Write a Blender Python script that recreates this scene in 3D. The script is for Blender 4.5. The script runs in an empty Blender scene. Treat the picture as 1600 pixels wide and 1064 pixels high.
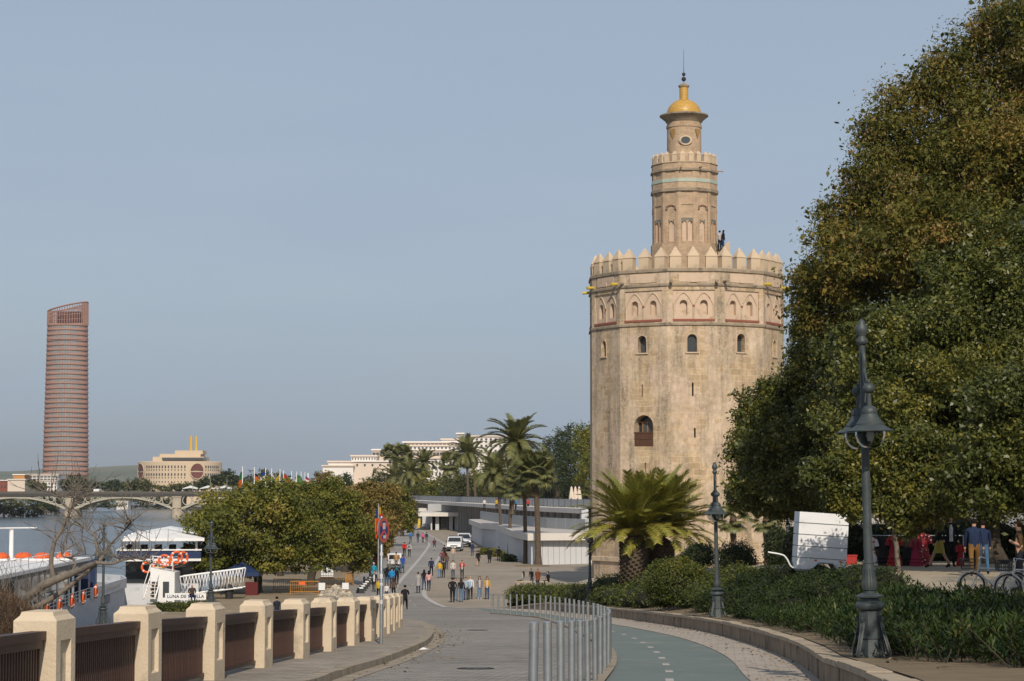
import bpy, bmesh, math, random
import numpy as np
from mathutils import Vector, Matrix, Euler
from mathutils.geometry import tessellate_polygon

random.seed(7)
SC = bpy.context.scene
COL = SC.collection
R = math.radians
PI = math.pi

# ------------------------------------------------------------------ camera, sky, sun, exposure
FPX = 3300.0                       # focal length in pixels of the 1600 px wide photograph
CAM_H = 7.9                        # eye height above the riverside promenade (z = 0)
PITCH = math.atan(236 / FPX)
cam = bpy.data.cameras.new('camera')
cam.sensor_width = 36
cam.lens = 36 * FPX / 1600
cam.clip_start = 0.5
cam.clip_end = 20000
cam_o = bpy.data.objects.new('camera', cam)
COL.objects.link(cam_o)
cam_o.location = (0, 0, CAM_H)
cam_o.rotation_euler = (PI / 2 + PITCH, 0, 0)
SC.camera = cam_o

SUN_AZ = R(6)                     # degrees right of straight behind the camera
SUN_EL = R(36)
world = bpy.data.worlds.new('World')
SC.world = world
world.use_nodes = True
wn = world.node_tree
wn.nodes.clear()
sky = wn.nodes.new('ShaderNodeTexSky')
sky.sky_type = 'NISHITA'
sky.sun_disc = False
sky.sun_elevation = SUN_EL
sky.sun_rotation = PI - SUN_AZ
sky.altitude = 0
sky.air_density = 1.0
sky.dust_density = 2.0
sky.ozone_density = 3.0
bg = wn.nodes.new('ShaderNodeBackground')
bg.inputs['Strength'].default_value = 0.1
wo = wn.nodes.new('ShaderNodeOutputWorld')
hsv = wn.nodes.new('ShaderNodeHueSaturation')
hsv.inputs['Saturation'].default_value = .6
wn.links.new(sky.outputs[0], hsv.inputs['Color'])
veil = wn.nodes.new('ShaderNodeMix')          # an even thin cloud veil over the whole sky
veil.data_type = 'RGBA'
veil.inputs[0].default_value = .6
veil.inputs[7].default_value = (3.45, 4.35, 5.6, 1)
wn.links.new(hsv.outputs[0], veil.inputs[6])
gen = wn.nodes.new('ShaderNodeTexCoord')
smap = wn.nodes.new('ShaderNodeMapping')
smap.inputs['Scale'].default_value = (3.0, 3.0, 16.0)
wn.links.new(gen.outputs['Generated'], smap.inputs['Vector'])
wisp = wn.nodes.new('ShaderNodeTexNoise')     # faint high cloud, the same all round the sky
wisp.inputs['Scale'].default_value = 1.6
wisp.inputs['Detail'].default_value = 6
wn.links.new(smap.outputs[0], wisp.inputs['Vector'])
wr_ = wn.nodes.new('ShaderNodeMapRange')
wr_.inputs[1].default_value = .3
wr_.inputs[2].default_value = .7
wr_.inputs[3].default_value = .48
wr_.inputs[4].default_value = .76
wn.links.new(wisp.outputs['Fac'], wr_.inputs[0])
wn.links.new(wr_.outputs[0], veil.inputs[0])
wn.links.new(veil.outputs[2], bg.inputs[0])
wn.links.new(bg.outputs[0], wo.inputs[0])

sun = bpy.data.lights.new('sun', 'SUN')
sun.energy = 4.0
sun.angle = R(0.5)
sun.color = (1.0, 0.89, 0.74)
sun_o = bpy.data.objects.new('sun', sun)
COL.objects.link(sun_o)
sd = Vector((math.sin(SUN_AZ) * math.cos(SUN_EL), -math.cos(SUN_AZ) * math.cos(SUN_EL), math.sin(SUN_EL)))
sun_o.rotation_euler = sd.to_track_quat('Z', 'Y').to_euler()
sun_o.location = (20, -30, 60)

SC.view_settings.view_transform = 'Standard'
SC.view_settings.look = 'None'
SC.view_settings.exposure = 0.0
SC.view_settings.gamma = 1.0
SC.view_settings.use_curve_mapping = False
SC.render.engine = 'CYCLES'
SC.cycles.max_bounces = 6
SC.cycles.transparent_max_bounces = 8
SC.cycles.volume_bounces = 0


def at(px, py, Y):
    """The point at distance Y ahead that the photograph shows at pixel (px, py)."""
    u, v = (px - 800) / FPX, (532 - py) / FPX
    dx, dy, dz = u, math.cos(PITCH) - v * math.sin(PITCH), math.sin(PITCH) + v * math.cos(PITCH)
    t = Y / dy
    return Vector((dx * t, Y, CAM_H + dz * t))


def gpt(px, py, z=0.0):
    """The point at height z on the flat promenade seen at pixel (px, py)."""
    u, v = (px - 800) / FPX, (532 - py) / FPX
    dx, dy, dz = u, math.cos(PITCH) - v * math.sin(PITCH), math.sin(PITCH) + v * math.cos(PITCH)
    t = (z - CAM_H) / dz
    return Vector((dx * t, dy * t, z))


# ------------------------------------------------------------------ helpers
class MB:
    def __init__(s):
        s.v, s.f, s.m, s.uv = [], [], [], {}

    def add(s, vs, fs, mi=0, M=None, uv=None):
        o = len(s.v)
        for i, p in enumerate(vs):
            p = Vector(p)
            if M is not None:
                p = M @ p
            s.v.append(p)
            if uv:
                s.uv[o + i] = uv[i]
        for f in fs:
            s.f.append([o + i for i in f])
            s.m.append(mi)
        return o

    def box(s, c, d, rz=0, mi=0, M=None, taper=1.0):
        x, y, z = d[0] / 2, d[1] / 2, d[2] / 2
        vs = [(-x, -y, -z), (x, -y, -z), (x, y, -z), (-x, y, -z)]
        vs += [(a * taper, b * taper, -c2) for a, b, c2 in vs]
        T = Matrix.Translation(c) @ Matrix.Rotation(rz, 4, 'Z')
        if M is not None:
            T = M @ T
        s.add(vs, [(0, 3, 2, 1), (4, 5, 6, 7), (0, 1, 5, 4), (1, 2, 6, 5), (2, 3, 7, 6), (3, 0, 4, 7)], mi, T)
        return s

    def tube(s, p0, p1, r0, r1=None, n=8, mi=0, M=None):
        return s.path([p0, p1], [r0, r0 if r1 is None else r1], n, mi, M)

    def path(s, pts, radii, n=6, mi=0, M=None, caps=True):
        pts = [Vector(p) for p in pts]
        if not hasattr(radii, '__len__'):
            radii = [radii] * len(pts)
        vs, fs = [], []
        up = None
        for i, p in enumerate(pts):
            d = (pts[min(i + 1, len(pts) - 1)] - pts[max(i - 1, 0)]).normalized()
            if up is None:
                up = Vector((0, 0, 1)) if abs(d.z) < .9 else Vector((1, 0, 0))
            a = d.cross(up)
            if a.length < 1e-4:
                a = d.orthogonal()
            a.normalize()
            b = a.cross(d).normalized()
            up = b
            for k in range(n):
                t = 2 * PI * k / n
                vs.append(p + (a * math.cos(t) + b * math.sin(t)) * radii[i])
        for i in range(len(pts) - 1):
            for k in range(n):
                k2 = (k + 1) % n
                fs.append((i * n + k, i * n + k2, (i + 1) * n + k2, (i + 1) * n + k))
        if caps:
            fs.append(tuple(range(n - 1, -1, -1)))
            fs.append(tuple((len(pts) - 1) * n + k for k in range(n)))
        s.add(vs, [f[::-1] for f in fs], mi, M)
        return s

    def lathe(s, prof, n=16, c=(0, 0, 0), mi=0, M=None, ph=0.0, sx=1, sy=1):
        vs, fs = [], []
        for r, z in prof:
            for k in range(n):
                t = 2 * PI * k / n + ph
                vs.append((c[0] + r * math.cos(t) * sx, c[1] + r * math.sin(t) * sy, c[2] + z))
        for i in range(len(prof) - 1):
            for k in range(n):
                k2 = (k + 1) % n
                fs.append((i * n + k, i * n + k2, (i + 1) * n + k2, (i + 1) * n + k))
        if prof[0][0] > 1e-4:
            fs.append(tuple(range(n - 1, -1, -1)))
        if prof[-1][0] > 1e-4:
            fs.append(tuple((len(prof) - 1) * n + k for k in range(n)))
        s.add(vs, fs, mi, M)
        return s

    def prism(s, poly, z0, z1, mi=0, M=None):
        n = len(poly)
        vs = [(p[0], p[1], z0) for p in poly] + [(p[0], p[1], z1) for p in poly]
        fs = [(i, (i + 1) % n, n + (i + 1) % n, n + i) for i in range(n)]
        fs += [tuple(range(n - 1, -1, -1)), tuple(range(n, 2 * n))]
        s.add(vs, fs, mi, M)
        return s

    def quad(s, a, b, c, d, mi=0, M=None):
        s.add([a, b, c, d], [(0, 1, 2, 3)], mi, M)
        return s

    def torus(s, c, r0, r1, n=20, m=6, mi=0, M=None):
        """Ring in the local xz plane."""
        vs, fs = [], []
        for i in range(n):
            t = 2 * PI * i / n
            for k in range(m):
                q = 2 * PI * k / m
                rr = r0 + r1 * math.cos(q)
                vs.append((c[0] + rr * math.cos(t), c[1] + r1 * math.sin(q), c[2] + rr * math.sin(t)))
        for i in range(n):
            for k in range(m):
                fs.append((i * m + k, i * m + (k + 1) % m, ((i + 1) % n) * m + (k + 1) % m, ((i + 1) % n) * m + k))
        s.add(vs, fs, mi, M)
        return s

    def ball(s, c, r, n=10, m=7, mi=0, M=None):
        if not hasattr(r, '__len__'):
            r = (r, r, r)
        prof = [(max(1e-5, math.sin(PI * i / m)), -math.cos(PI * i / m)) for i in range(m + 1)]
        T = Matrix.Translation(c) @ Matrix.Diagonal((r[0], r[1], r[2], 1))
        if M is not None:
            T = M @ T
        s.lathe(prof, n, mi=mi, M=T)
        return s

    def mesh(s, name, mats, smooth=False, angle=35):
        me = bpy.data.meshes.new(name)
        me.from_pydata(s.v, [], s.f)
        if not isinstance(mats, (list, tuple)):
            mats = [mats]
        for m in mats:
            me.materials.append(m)
        if len(mats) > 1:
            me.polygons.foreach_set('material_index', s.m)
        if s.uv:
            ul = me.uv_layers.new(name='UVMap')
            li = np.empty(len(me.loops), dtype=np.int32)
            me.loops.foreach_get('vertex_index', li)
            arr = np.zeros((len(s.v), 2), dtype=np.float32)
            for k, w in s.uv.items():
                arr[k] = w
            ul.data.foreach_set('uv', arr[li].ravel())
        if smooth:
            me.polygons.foreach_set('use_smooth', [True] * len(me.polygons))
            me.set_sharp_from_angle(angle=R(angle))
        me.update()
        return me

    def build(s, name, mats, parent=None, smooth=False, loc=None, angle=35):
        return link(name, s.mesh(name, mats, smooth, angle), parent, loc)


def link(name, me, parent=None, loc=None, rot=None, scale=None):
    o = bpy.data.objects.new(name, me)
    COL.objects.link(o)
    if parent is not None:
        o.parent = parent
    if loc is not None:
        o.location = loc
    if rot is not None:
        o.rotation_euler = rot
    if scale is not None:
        o.scale = scale if hasattr(scale, '__len__') else (scale,) * 3
    return o


def tag(o, label=None, cat=None, group=None, kind=None):
    if label:
        o['label'] = label
    if cat:
        o['category'] = cat
    if group:
        o['group'] = group
    if kind:
        o['kind'] = kind
    return o


def thing(name, label, cat, loc=(0, 0, 0), rz=0.0, group=None):
    o = bpy.data.objects.new(name, None)
    o.empty_display_size = .3
    COL.objects.link(o)
    o.location = loc
    o.rotation_euler = (0, 0, rz)
    return tag(o, label, cat, group)


def kids(o):
    return list(o.children)


def dup(root, loc, rz=0.0, label=None, scale=None):
    r = root.copy()
    COL.objects.link(r)
    r.location = loc
    r.rotation_euler = (0, 0, rz)
    if scale is not None:
        r.scale = scale if hasattr(scale, '__len__') else (scale,) * 3
    if label:
        r['label'] = label
    for ch in list(root.children):
        c = ch.copy()
        COL.objects.link(c)
        c.parent = r
        for g in list(ch.children):
            d = g.copy()
            COL.objects.link(d)
            d.parent = c
    return r


def structure(o):
    o['kind'] = 'structure'
    return o


# ------------------------------------------------------------------ materials
def nt(name):
    m = bpy.data.materials.new(name)
    m.use_nodes = True
    t = m.node_tree
    b = t.nodes['Principled BSDF']
    return m, t, b


def N(t, typ, **kw):
    n = t.nodes.new(typ)
    for k, v in kw.items():
        if k in n.inputs.keys():
            n.inputs[k].default_value = v
        else:
            setattr(n, k, v)
    return n


def c4(c):
    return (c[0], c[1], c[2], 1.0)


def ramp(t, fac, stops):
    r = t.nodes.new('ShaderNodeValToRGB')
    e = r.color_ramp.elements
    while len(e) < len(stops):
        e.new(.5)
    for i, (p, c) in enumerate(stops):
        e[i].position = p
        e[i].color = c4(c) if hasattr(c, '__len__') else (c, c, c, 1)
    t.links.new(fac, r.inputs[0])
    return r.outputs[0]


def noise(t, vec, scale, detail=4, rough=.55, dist=0):
    n = t.nodes.new('ShaderNodeTexNoise')
    n.inputs['Scale'].default_value = scale
    n.inputs['Detail'].default_value = detail
    n.inputs['Roughness'].default_value = rough
    n.inputs['Distortion'].default_value = dist
    if vec is not None:
        t.links.new(vec, n.inputs['Vector'])
    return n.outputs['Fac']


def mapping(t, vec, scale=(1, 1, 1), rot=(0, 0, 0), loc=(0, 0, 0)):
    n = t.nodes.new('ShaderNodeMapping')
    n.inputs['Scale'].default_value = scale
    n.inputs['Rotation'].default_value = rot
    n.inputs['Location'].default_value = loc
    t.links.new(vec, n.inputs['Vector'])
    return n.outputs[0]


def mixc(t, fac, a, b, mode='MIX'):
    n = t.nodes.new('ShaderNodeMix')
    n.data_type = 'RGBA'
    n.blend_type = mode
    for sock, val in ((n.inputs[0], fac), (n.inputs[6], a), (n.inputs[7], b)):
        if isinstance(val, bpy.types.NodeSocket):
            t.links.new(val, sock)
        elif hasattr(val, '__len__'):
            sock.default_value = c4(val)
        else:
            sock.default_value = val
    return n.outputs[2]


def bumpit(t, b, h, strength=.3, dist=.02):
    n = t.nodes.new('ShaderNodeBump')
    n.inputs['Strength'].default_value = strength
    n.inputs['Distance'].default_value = dist
    t.links.new(h, n.inputs['Height'])
    t.links.new(n.outputs[0], b.inputs['Normal'])


def tc(t, which='Object'):
    return t.nodes.new('ShaderNodeTexCoord').outputs[which]


def mat(name, c1, c2=None, sc=3.0, rough=.8, metal=0.0, bump=0.0, bsc=None, spec=.3, vary=0.0, wear=None, wsc=1.2, rnd=False):
    """Two colours mixed by noise, optional worn patches, optional per-object variation, fine relief."""
    m, t, b = nt(name)
    c2 = c2 or tuple(x * .82 for x in c1)
    v = tc(t)
    if rnd:                            # every copy shows its own piece of the pattern
        oi_ = t.nodes.new('ShaderNodeObjectInfo')
        va = t.nodes.new('ShaderNodeVectorMath')
        va.operation = 'MULTIPLY_ADD'
        va.inputs[1].default_value = (61, 47, 83)
        t.links.new(oi_.outputs['Random'], va.inputs[0])
        t.links.new(v, va.inputs[2])
        v = va.outputs[0]
    n = noise(t, v, sc, 5)
    col = ramp(t, n, [(.3, c1), (.7, c2)])
    if wear:
        w = noise(t, v, wsc, 6, .65)
        wf = ramp(t, w, [(.55, 0.0), (.68, 1.0)])
        col = mixc(t, wf, col, wear)
    if vary:
        oi = t.nodes.new('ShaderNodeObjectInfo')
        hv = t.nodes.new('ShaderNodeMapRange')
        hv.inputs[3].default_value = 1 - vary
        hv.inputs[4].default_value = 1 + vary
        t.links.new(oi.outputs['Random'], hv.inputs[0])
        hs = t.nodes.new('ShaderNodeHueSaturation')
        t.links.new(hv.outputs[0], hs.inputs['Value'])
        t.links.new(col, hs.inputs['Color'])
        col = hs.outputs[0]
    t.links.new(col, b.inputs['Base Color'])
    b.inputs['Roughness'].default_value = rough
    b.inputs['Metallic'].default_value = metal
    b.inputs['Specular IOR Level'].default_value = spec
    if bump:
        bumpit(t, b, noise(t, v, bsc or sc * 6, 6), bump, .03)
    return m


def paving(name, c1, c2, mortar, sx, sy, rot=0.0, msize=.02, big=(.25, .85), rough=.85, bump=.4, streak=None):
    """Setts or slabs in world coordinates: size sx by sy metres."""
    m, t, b = nt(name)
    v = tc(t)
    br = t.nodes.new('ShaderNodeTexBrick')
    br.inputs['Color1'].default_value = c4(c1)
    br.inputs['Color2'].default_value = c4(c2)
    br.inputs['Mortar'].default_value = c4(mortar)
    br.inputs['Scale'].default_value = 1.0
    br.inputs['Mortar Size'].default_value = msize
    br.inputs['Brick Width'].default_value = sx
    br.inputs['Row Height'].default_value = sy
    br.inputs['Bias'].default_value = 0.0
    t.links.new(mapping(t, v, rot=(0, 0, rot)), br.inputs['Vector'])
    n1 = noise(t, v, big[0], 6, .6)
    n2 = noise(t, v, 2.5, 5, .7)
    col = mixc(t, 1.0, br.outputs['Color'], ramp(t, n1, [(.3, big[1]), (.7, 1.08)]), 'MULTIPLY')
    col = mixc(t, 1.0, col, ramp(t, n2, [(.3, .88), (.7, 1.08)]), 'MULTIPLY')
    if streak:                         # worn rows across the way
        n3 = noise(t, mapping(t, v, streak, (0, 0, rot)), 1.0, 6, .75)
        col = mixc(t, 1.0, col, ramp(t, n3, [(.32, .70), (.5, 1.0), (.7, 1.2)]), 'MULTIPLY')
        n4 = noise(t, mapping(t, v, (.9, .9, 1), loc=(5, 9, 0)), 1.0, 7, .7)
        col = mixc(t, ramp(t, n4, [(.60, 0.0), (.66, .5)]), col, tuple(x * .55 for x in c2))
    t.links.new(col, b.inputs['Base Color'])
    b.inputs['Roughness'].default_value = rough
    b.inputs['Specular IOR Level'].default_value = .25
    inv = t.nodes.new('ShaderNodeMath')
    inv.operation = 'MULTIPLY_ADD'
    t.links.new(br.outputs['Fac'], inv.inputs[0])
    inv.inputs[1].default_value = -1.0
    t.links.new(noise(t, v, 9, 4), inv.inputs[2])
    bumpit(t, b, inv.outputs[0], bump, .02)
    return m


def leafmat(name, stops, trans=.25, rough=.55, spec=.25, attr='tint'):
    """Foliage: each leaf carries a random tint that picks its own colour from the ramp."""
    m, t, b = nt(name)
    a = t.nodes.new('ShaderNodeAttribute')
    a.attribute_name = attr
    col = ramp(t, a.outputs['Fac'], stops)
    t.links.new(col, b.inputs['Base Color'])
    b.inputs['Roughness'].default_value = rough
    b.inputs['Specular IOR Level'].default_value = spec
    tr = t.nodes.new('ShaderNodeBsdfTranslucent')
    t.links.new(mixc(t, 1.0, col, (1.35, 1.25, .55), 'MULTIPLY'), tr.inputs[0])
    mx = t.nodes.new('ShaderNodeMixShader')
    mx.inputs[0].default_value = trans
    t.links.new(b.outputs[0], mx.inputs[1])
    t.links.new(tr.outputs[0], mx.inputs[2])
    t.links.new(mx.outputs[0], t.nodes['Material Output'].inputs[0])
    return m


M = {}
M['cast_iron'] = mat('cast_iron', (.055, .068, .07), (.036, .046, .049), 6, .5, .0, .15, 40, .4, wear=(.08, .084, .076), wsc=2)
M['galv'] = mat('galvanised_steel', (.36, .38, .39), (.27, .29, .30), 5, .42, .7, .05, 40, .5, wear=(.22, .235, .25), wsc=3)
M['steel_cap'] = mat('bright_steel', (.62, .62, .6), (.5, .5, .49), 20, .28, .9)
M['glass_lamp'] = None
M['white_paint'] = mat('white_paint', (.72, .72, .71), (.66, .66, .65), 2, .45, .0, .03, 20, .4, wear=(.6, .6, .58))
M['white_wall'] = mat('white_wall', (.66, .65, .63), (.6, .59, .57), .7, .8, .0, .1, 8)
M['dark_iron'] = mat('dark_iron', (.02, .02, .022), (.03, .03, .032), 8, .5)
M['black'] = mat('black_rubber', (.012, .012, .013), (.02, .02, .02), 10, .6)
M['dark_glass'] = mat('dark_glass', (.02, .024, .028), (.03, .036, .04), 3, .08, .0, .0, spec=.6)
M['brown_rail'] = mat('brown_painted_iron', (.062, .027, .019), (.042, .018, .013), 5, .5, .0, .15, 40, .35, vary=.12)
M['pillar'] = mat('cream_render', (.575, .48, .36), (.50, .41, .30), 1.6, .85, .0, .35, 24, .2, wear=(.34, .285, .215), wsc=1.5, rnd=True)
M['soil'] = mat('dry_soil', (.21, .155, .095), (.13, .10, .062), 2.0, .95, 0, .6, 14)
M['gravel'] = mat('sandy_gravel', (.40, .335, .245), (.33, .275, .2), 1.4, .95, 0, .5, 40)
M['bark'] = mat('tree_bark', (.075, .058, .042), (.04, .032, .024), 6, .9, 0, .8, 18)
M['bark_pale'] = mat('pale_bark', (.19, .16, .125), (.11, .092, .07), 6, .9, 0, .7, 20)
M['bark_grey'] = mat('dead_grey_bark', (.20, .17, .14), (.12, .10, .082), 5, .9, 0, .8, 18)
M['palm_bark'] = mat('palm_bark', (.12, .09, .062), (.07, .052, .037), 5, .95, 0, .9, 14)
M['orange'] = mat('orange_plastic', (.75, .13, .025), (.66, .1, .02), 4, .5)
M['red'] = mat('red_plastic', (.36, .03, .025), (.3, .025, .02), 4, .5)
M['navy'] = mat('navy_paint', (.02, .04, .10), (.017, .03, .08), 3, .4)
M['grey_hull'] = mat('grey_hull_paint', (.58, .59, .62), (.52, .53, .56), .8, .5, wear=(.42, .43, .45))
M['tan'] = mat('tan_render', (.46, .38, .29), (.4, .33, .25), .6, .85)
M['skin'] = mat('skin', (.46, .26, .17), (.42, .23, .15), 8, .6)

# ------------------------------------------------------------------ terrain shape


def zr(Y):
    """Height of the ramp that falls from the bridge to the promenade."""
    if Y < 20:
        return 5.62 + .055 * (20 - Y)
    if Y < 34:
        return 5.62 - .0586 * (Y - 20)
    if Y < 138:
        return 4.8 - .0425 * (Y - 34)
    if Y < 156:
        return .38 * (1 - (Y - 138) / 18) ** 2
    return 0.0


def sstep(a, b, x):
    t = min(1, max(0, (x - a) / (b - a)))
    return t * t * (3 - 2 * t)


def curve(pts, n):
    """Catmull-Rom through points, resampled to n points of equal arc length."""
    P = [Vector((p[0], p[1], p[2] if len(p) > 2 else 0)) for p in pts]
    P = [P[0] * 2 - P[1]] + P + [P[-1] * 2 - P[-2]]
    out = []
    for i in range(1, len(P) - 2):
        for k in range(16):
            t = k / 16
            a, b, c, d = P[i - 1], P[i], P[i + 1], P[i + 2]
            out.append(.5 * ((2 * b) + (c - a) * t + (2 * a - 5 * b + 4 * c - d) * t * t + (3 * b - a - 3 * c + d) * t ** 3))
    out.append(P[-2])
    L = [0]
    for i in range(1, len(out)):
        L.append(L[-1] + (out[i] - out[i - 1]).length)
    res, j = [], 0
    for k in range(n):
        s = L[-1] * k / (n - 1)
        while j < len(L) - 2 and L[j + 1] < s:
            j += 1
        f = (s - L[j]) / max(1e-9, L[j + 1] - L[j])
        res.append(out[j].lerp(out[j + 1], min(1, f)))
    return res


WALL = [(2.2, 8), (3.2, 16), (4.2, 25), (5.1, 35), (5.86, 44), (6.35, 56.5), (6.45, 70.4), (5.9, 83), (4.7, 101), (2.2, 125), (-.9, 137)]
WY = [(p.y, p.x) for p in curve(WALL, 120)]
WY_Y = [p[0] for p in WY] + [150, 170, 260, 420]
WY_X = [p[1] for p in WY] + [-.2, 1.8, 6, 8]


def xw(Y):
    return float(np.interp(Y, WY_Y, WY_X))


def zg(x, Y):
    """Height of the planted bed and the upper level behind the low wall."""
    d = x - xw(Y)
    base = zr(Y) + .46 * (1 - sstep(131, 146, Y))
    T = float(np.interp(Y, [0, 80, 110, 140, 160, 176, 190, 420], [5.5, 5.3, 4.0, 2.2, 1.3, 1.0, .08, .08]))
    T = max(T, base)
    return base + (T - base) * sstep(.5, 6.5, d)


def sheet(name, left, right, mats, off=0.0, zf=None, ns=1, kind='structure', n=None):
    """A ribbon of ground between two lines of equal length, laid on the height function."""
    zf = zf or (lambda x, y: zr(y))
    b = MB()
    vs, fs = [], []
    k = ns + 1
    for a, c in zip(left, right):
        for j in range(k):
            p = Vector(a).lerp(Vector(c), j / ns)
            vs.append((p.x, p.y, zf(p.x, p.y) + off))
    for i in range(len(left) - 1):
        for j in range(ns):
            fs.append((i * k + j, i * k + j + 1, (i + 1) * k + j + 1, (i + 1) * k + j))
    b.add(vs, fs)
    o = b.build(name, mats, smooth=True, angle=60)
    if kind:
        o['kind'] = kind
    return o
# ------------------------------------------------------------------ ground, road, water, hills
M['asphalt'] = paving('grey_paved_road', (.33, .305, .272), (.22, .203, .182), (.14, .128, .112), .34, .17, .12, .016, (.16, .78), .85, .7, (.45, 3.2, 1))
M['walk'] = paving('sidewalk_slabs', (.31, .268, .222), (.26, .225, .188), (.16, .14, .115), .4, .4, .15, .012, (.4, .8), .9, .4, (1.2, 1.2, 1))
M['kerb'] = mat('kerb_stone', (.33, .28, .22), (.23, .195, .15), 2, .9, 0, .4, 25, .2, wear=(.16, .135, .1), wsc=1.4)
M['lane'] = mat('teal_asphalt', (.158, .188, .18), (.135, .165, .158), .5, .9, 0, .35, 60, .2, wear=(.235, .235, .195), wsc=.45)
M['strip'] = paving('beige_pavers', (.40, .345, .29), (.35, .30, .25), (.27, .23, .19), .4, .4, .1, .014, (.5, .82), .9, .4)
M['prom'] = paving('promenade_asphalt', (.285, .262, .24), (.25, .23, .212), (.19, .174, .158), 2.4, 2.4, .1, .012, (.06, .85), .9, .2)
M['plaza'] = paving('plaza_setts', (.355, .30, .235), (.30, .255, .2), (.19, .158, .12), .55, .3, .25, .02, (.12, .80), .9, .5, (.12, .7, 1))
M['mark'] = mat('road_paint', (.43, .41, .385), (.36, .34, .32), 3, .8, wear=(.27, .25, .235), wsc=2)
M['dirt'] = mat('trodden_dirt', (.26, .20, .13), (.19, .15, .1), .4, .95, 0, .4, 8, wear=(.32, .25, .165), wsc=.3)
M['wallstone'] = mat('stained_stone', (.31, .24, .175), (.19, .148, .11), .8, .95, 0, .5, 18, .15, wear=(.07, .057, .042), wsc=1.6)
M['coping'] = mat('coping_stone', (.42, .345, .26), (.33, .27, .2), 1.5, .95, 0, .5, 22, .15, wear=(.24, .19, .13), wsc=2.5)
M['grassland'] = mat('hill_grass', (.13, .14, .09), (.06, .075, .05), .006, 1, wear=(.2, .175, .11), wsc=.003)
M['farland'] = mat('far_land', (.12, .125, .07), (.09, .10, .055), .01, 1)


def water_mat():
    m, t, b = nt('river_water')
    v = tc(t)
    b.inputs['Base Color'].default_value = (.035, .06, .075, 1)
    b.inputs['Roughness'].default_value = .16
    b.inputs['IOR'].default_value = 1.33
    n = noise(t, mapping(t, v, (.35, .12, 1), (0, 0, .3)), 1.0, 5, .6)
    big = noise(t, mapping(t, v, (.01, .025, 1)), 1.0, 3)
    h = t.nodes.new('ShaderNodeMath')
    h.operation = 'MULTIPLY'
    t.links.new(n, h.inputs[0])
    t.links.new(ramp(t, big, [(.35, .55), (.65, 1.0)]), h.inputs[1])
    bumpit(t, b, h.outputs[0], .75, 1.6)
    return m


M['water'] = water_mat()

# far land, river, hills
fb = MB()
fb.add([(-9000, 1500, 1.0), (9000, 1500, 1.0), (9000, 12000, 1.0), (-9000, 12000, 1.0)], [(0, 1, 2, 3)])
structure(fb.build('far_ground', M['farland']))
wb = MB()
wb.add([(-3000, -200, -2.7), (40, -200, -2.7), (40, 1700, -2.7), (-3000, 1700, -2.7)], [(0, 1, 2, 3)])
structure(wb.build('river_water', M['water']))

QUAY = [(-23, -60), (-23, 60), (-23.2, 140), (-23.8, 168), (-30, 220), (-41, 300), (-58, 430), (-120, 880), (-200, 1300), (-260, 1700)]
q = curve(QUAY, 60)
qr = [Vector((900, p.y, 0)) for p in q]
mid = [Vector((12 if p.y < 400 else 200, p.y, 0)) for p in q]
sheet('promenade', q, mid, M['prom'], 0.0, lambda x, y: 0.0, 4)
b = MB()
vs = [(p.x, p.y, 0) for p in q] + [(p.x - .4, p.y, -4) for p in q]
n = len(q)
b.add(vs, [(i, i + 1, n + i + 1, n + i) for i in range(n - 1)])
structure(b.build('quay_wall', M['wallstone']))
# the sandy strip under the waterside trees
dl = [p for p in q if 100 < p.y < 700]
dr = [Vector((float(np.interp(p.y, [100, 150, 200, 300, 450, 700], [-9, -13.5, -14.5, -16.5, -27, -48])), p.y, 0)) for p in dl]
sheet('dirt_ground', [p + Vector((.5, 0, 0)) for p in dl], dr, M['dirt'], .006, lambda x, y: 0.0, 3)

# hills beyond the river
def hill(name, x0, x1, Y, prof, depth):
    b = MB()
    vs, fs = [], []
    nx, ny = 90, 14
    rng = random.Random(name)
    ph = [rng.random() * 6 for _ in range(4)]
    for j in range(ny):
        for i in range(nx):
            x = x0 + (x1 - x0) * i / (nx - 1)
            h = float(np.interp(i / (nx - 1), [p[0] for p in prof], [p[1] for p in prof]))
            f = sstep(0, 1, j / (ny - 1))
            z = h * f + (math.sin(x * .011 + ph[0]) + math.sin(x * .027 + j + ph[1])) * h * .018 * f
            vs.append((x, Y + depth * j / (ny - 1), 1 + z))
    for j in range(ny - 1):
        for i in range(nx - 1):
            a = j * nx + i
            fs.append((a, a + 1, a + nx + 1, a + nx))
    b.add(vs, fs)
    return structure(b.build(name, M['grassland'], smooth=True, angle=80))


# profile: hill top in the picture near y=715..750 on either side of the tall tower
hill('hills', -1900, -250, 5200, [(0, 35), (.1, 70), (.2, 74), (.33, 84), (.45, 90), (.55, 82), (.66, 42), (.78, 24), (.9, 14), (1, 4)], 1500)
hill('hills', -4200, 400, 7600, [(0, 70), (.3, 80), (.45, 95), (.6, 60), (.8, 40), (1, 26)], 1800)

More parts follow.
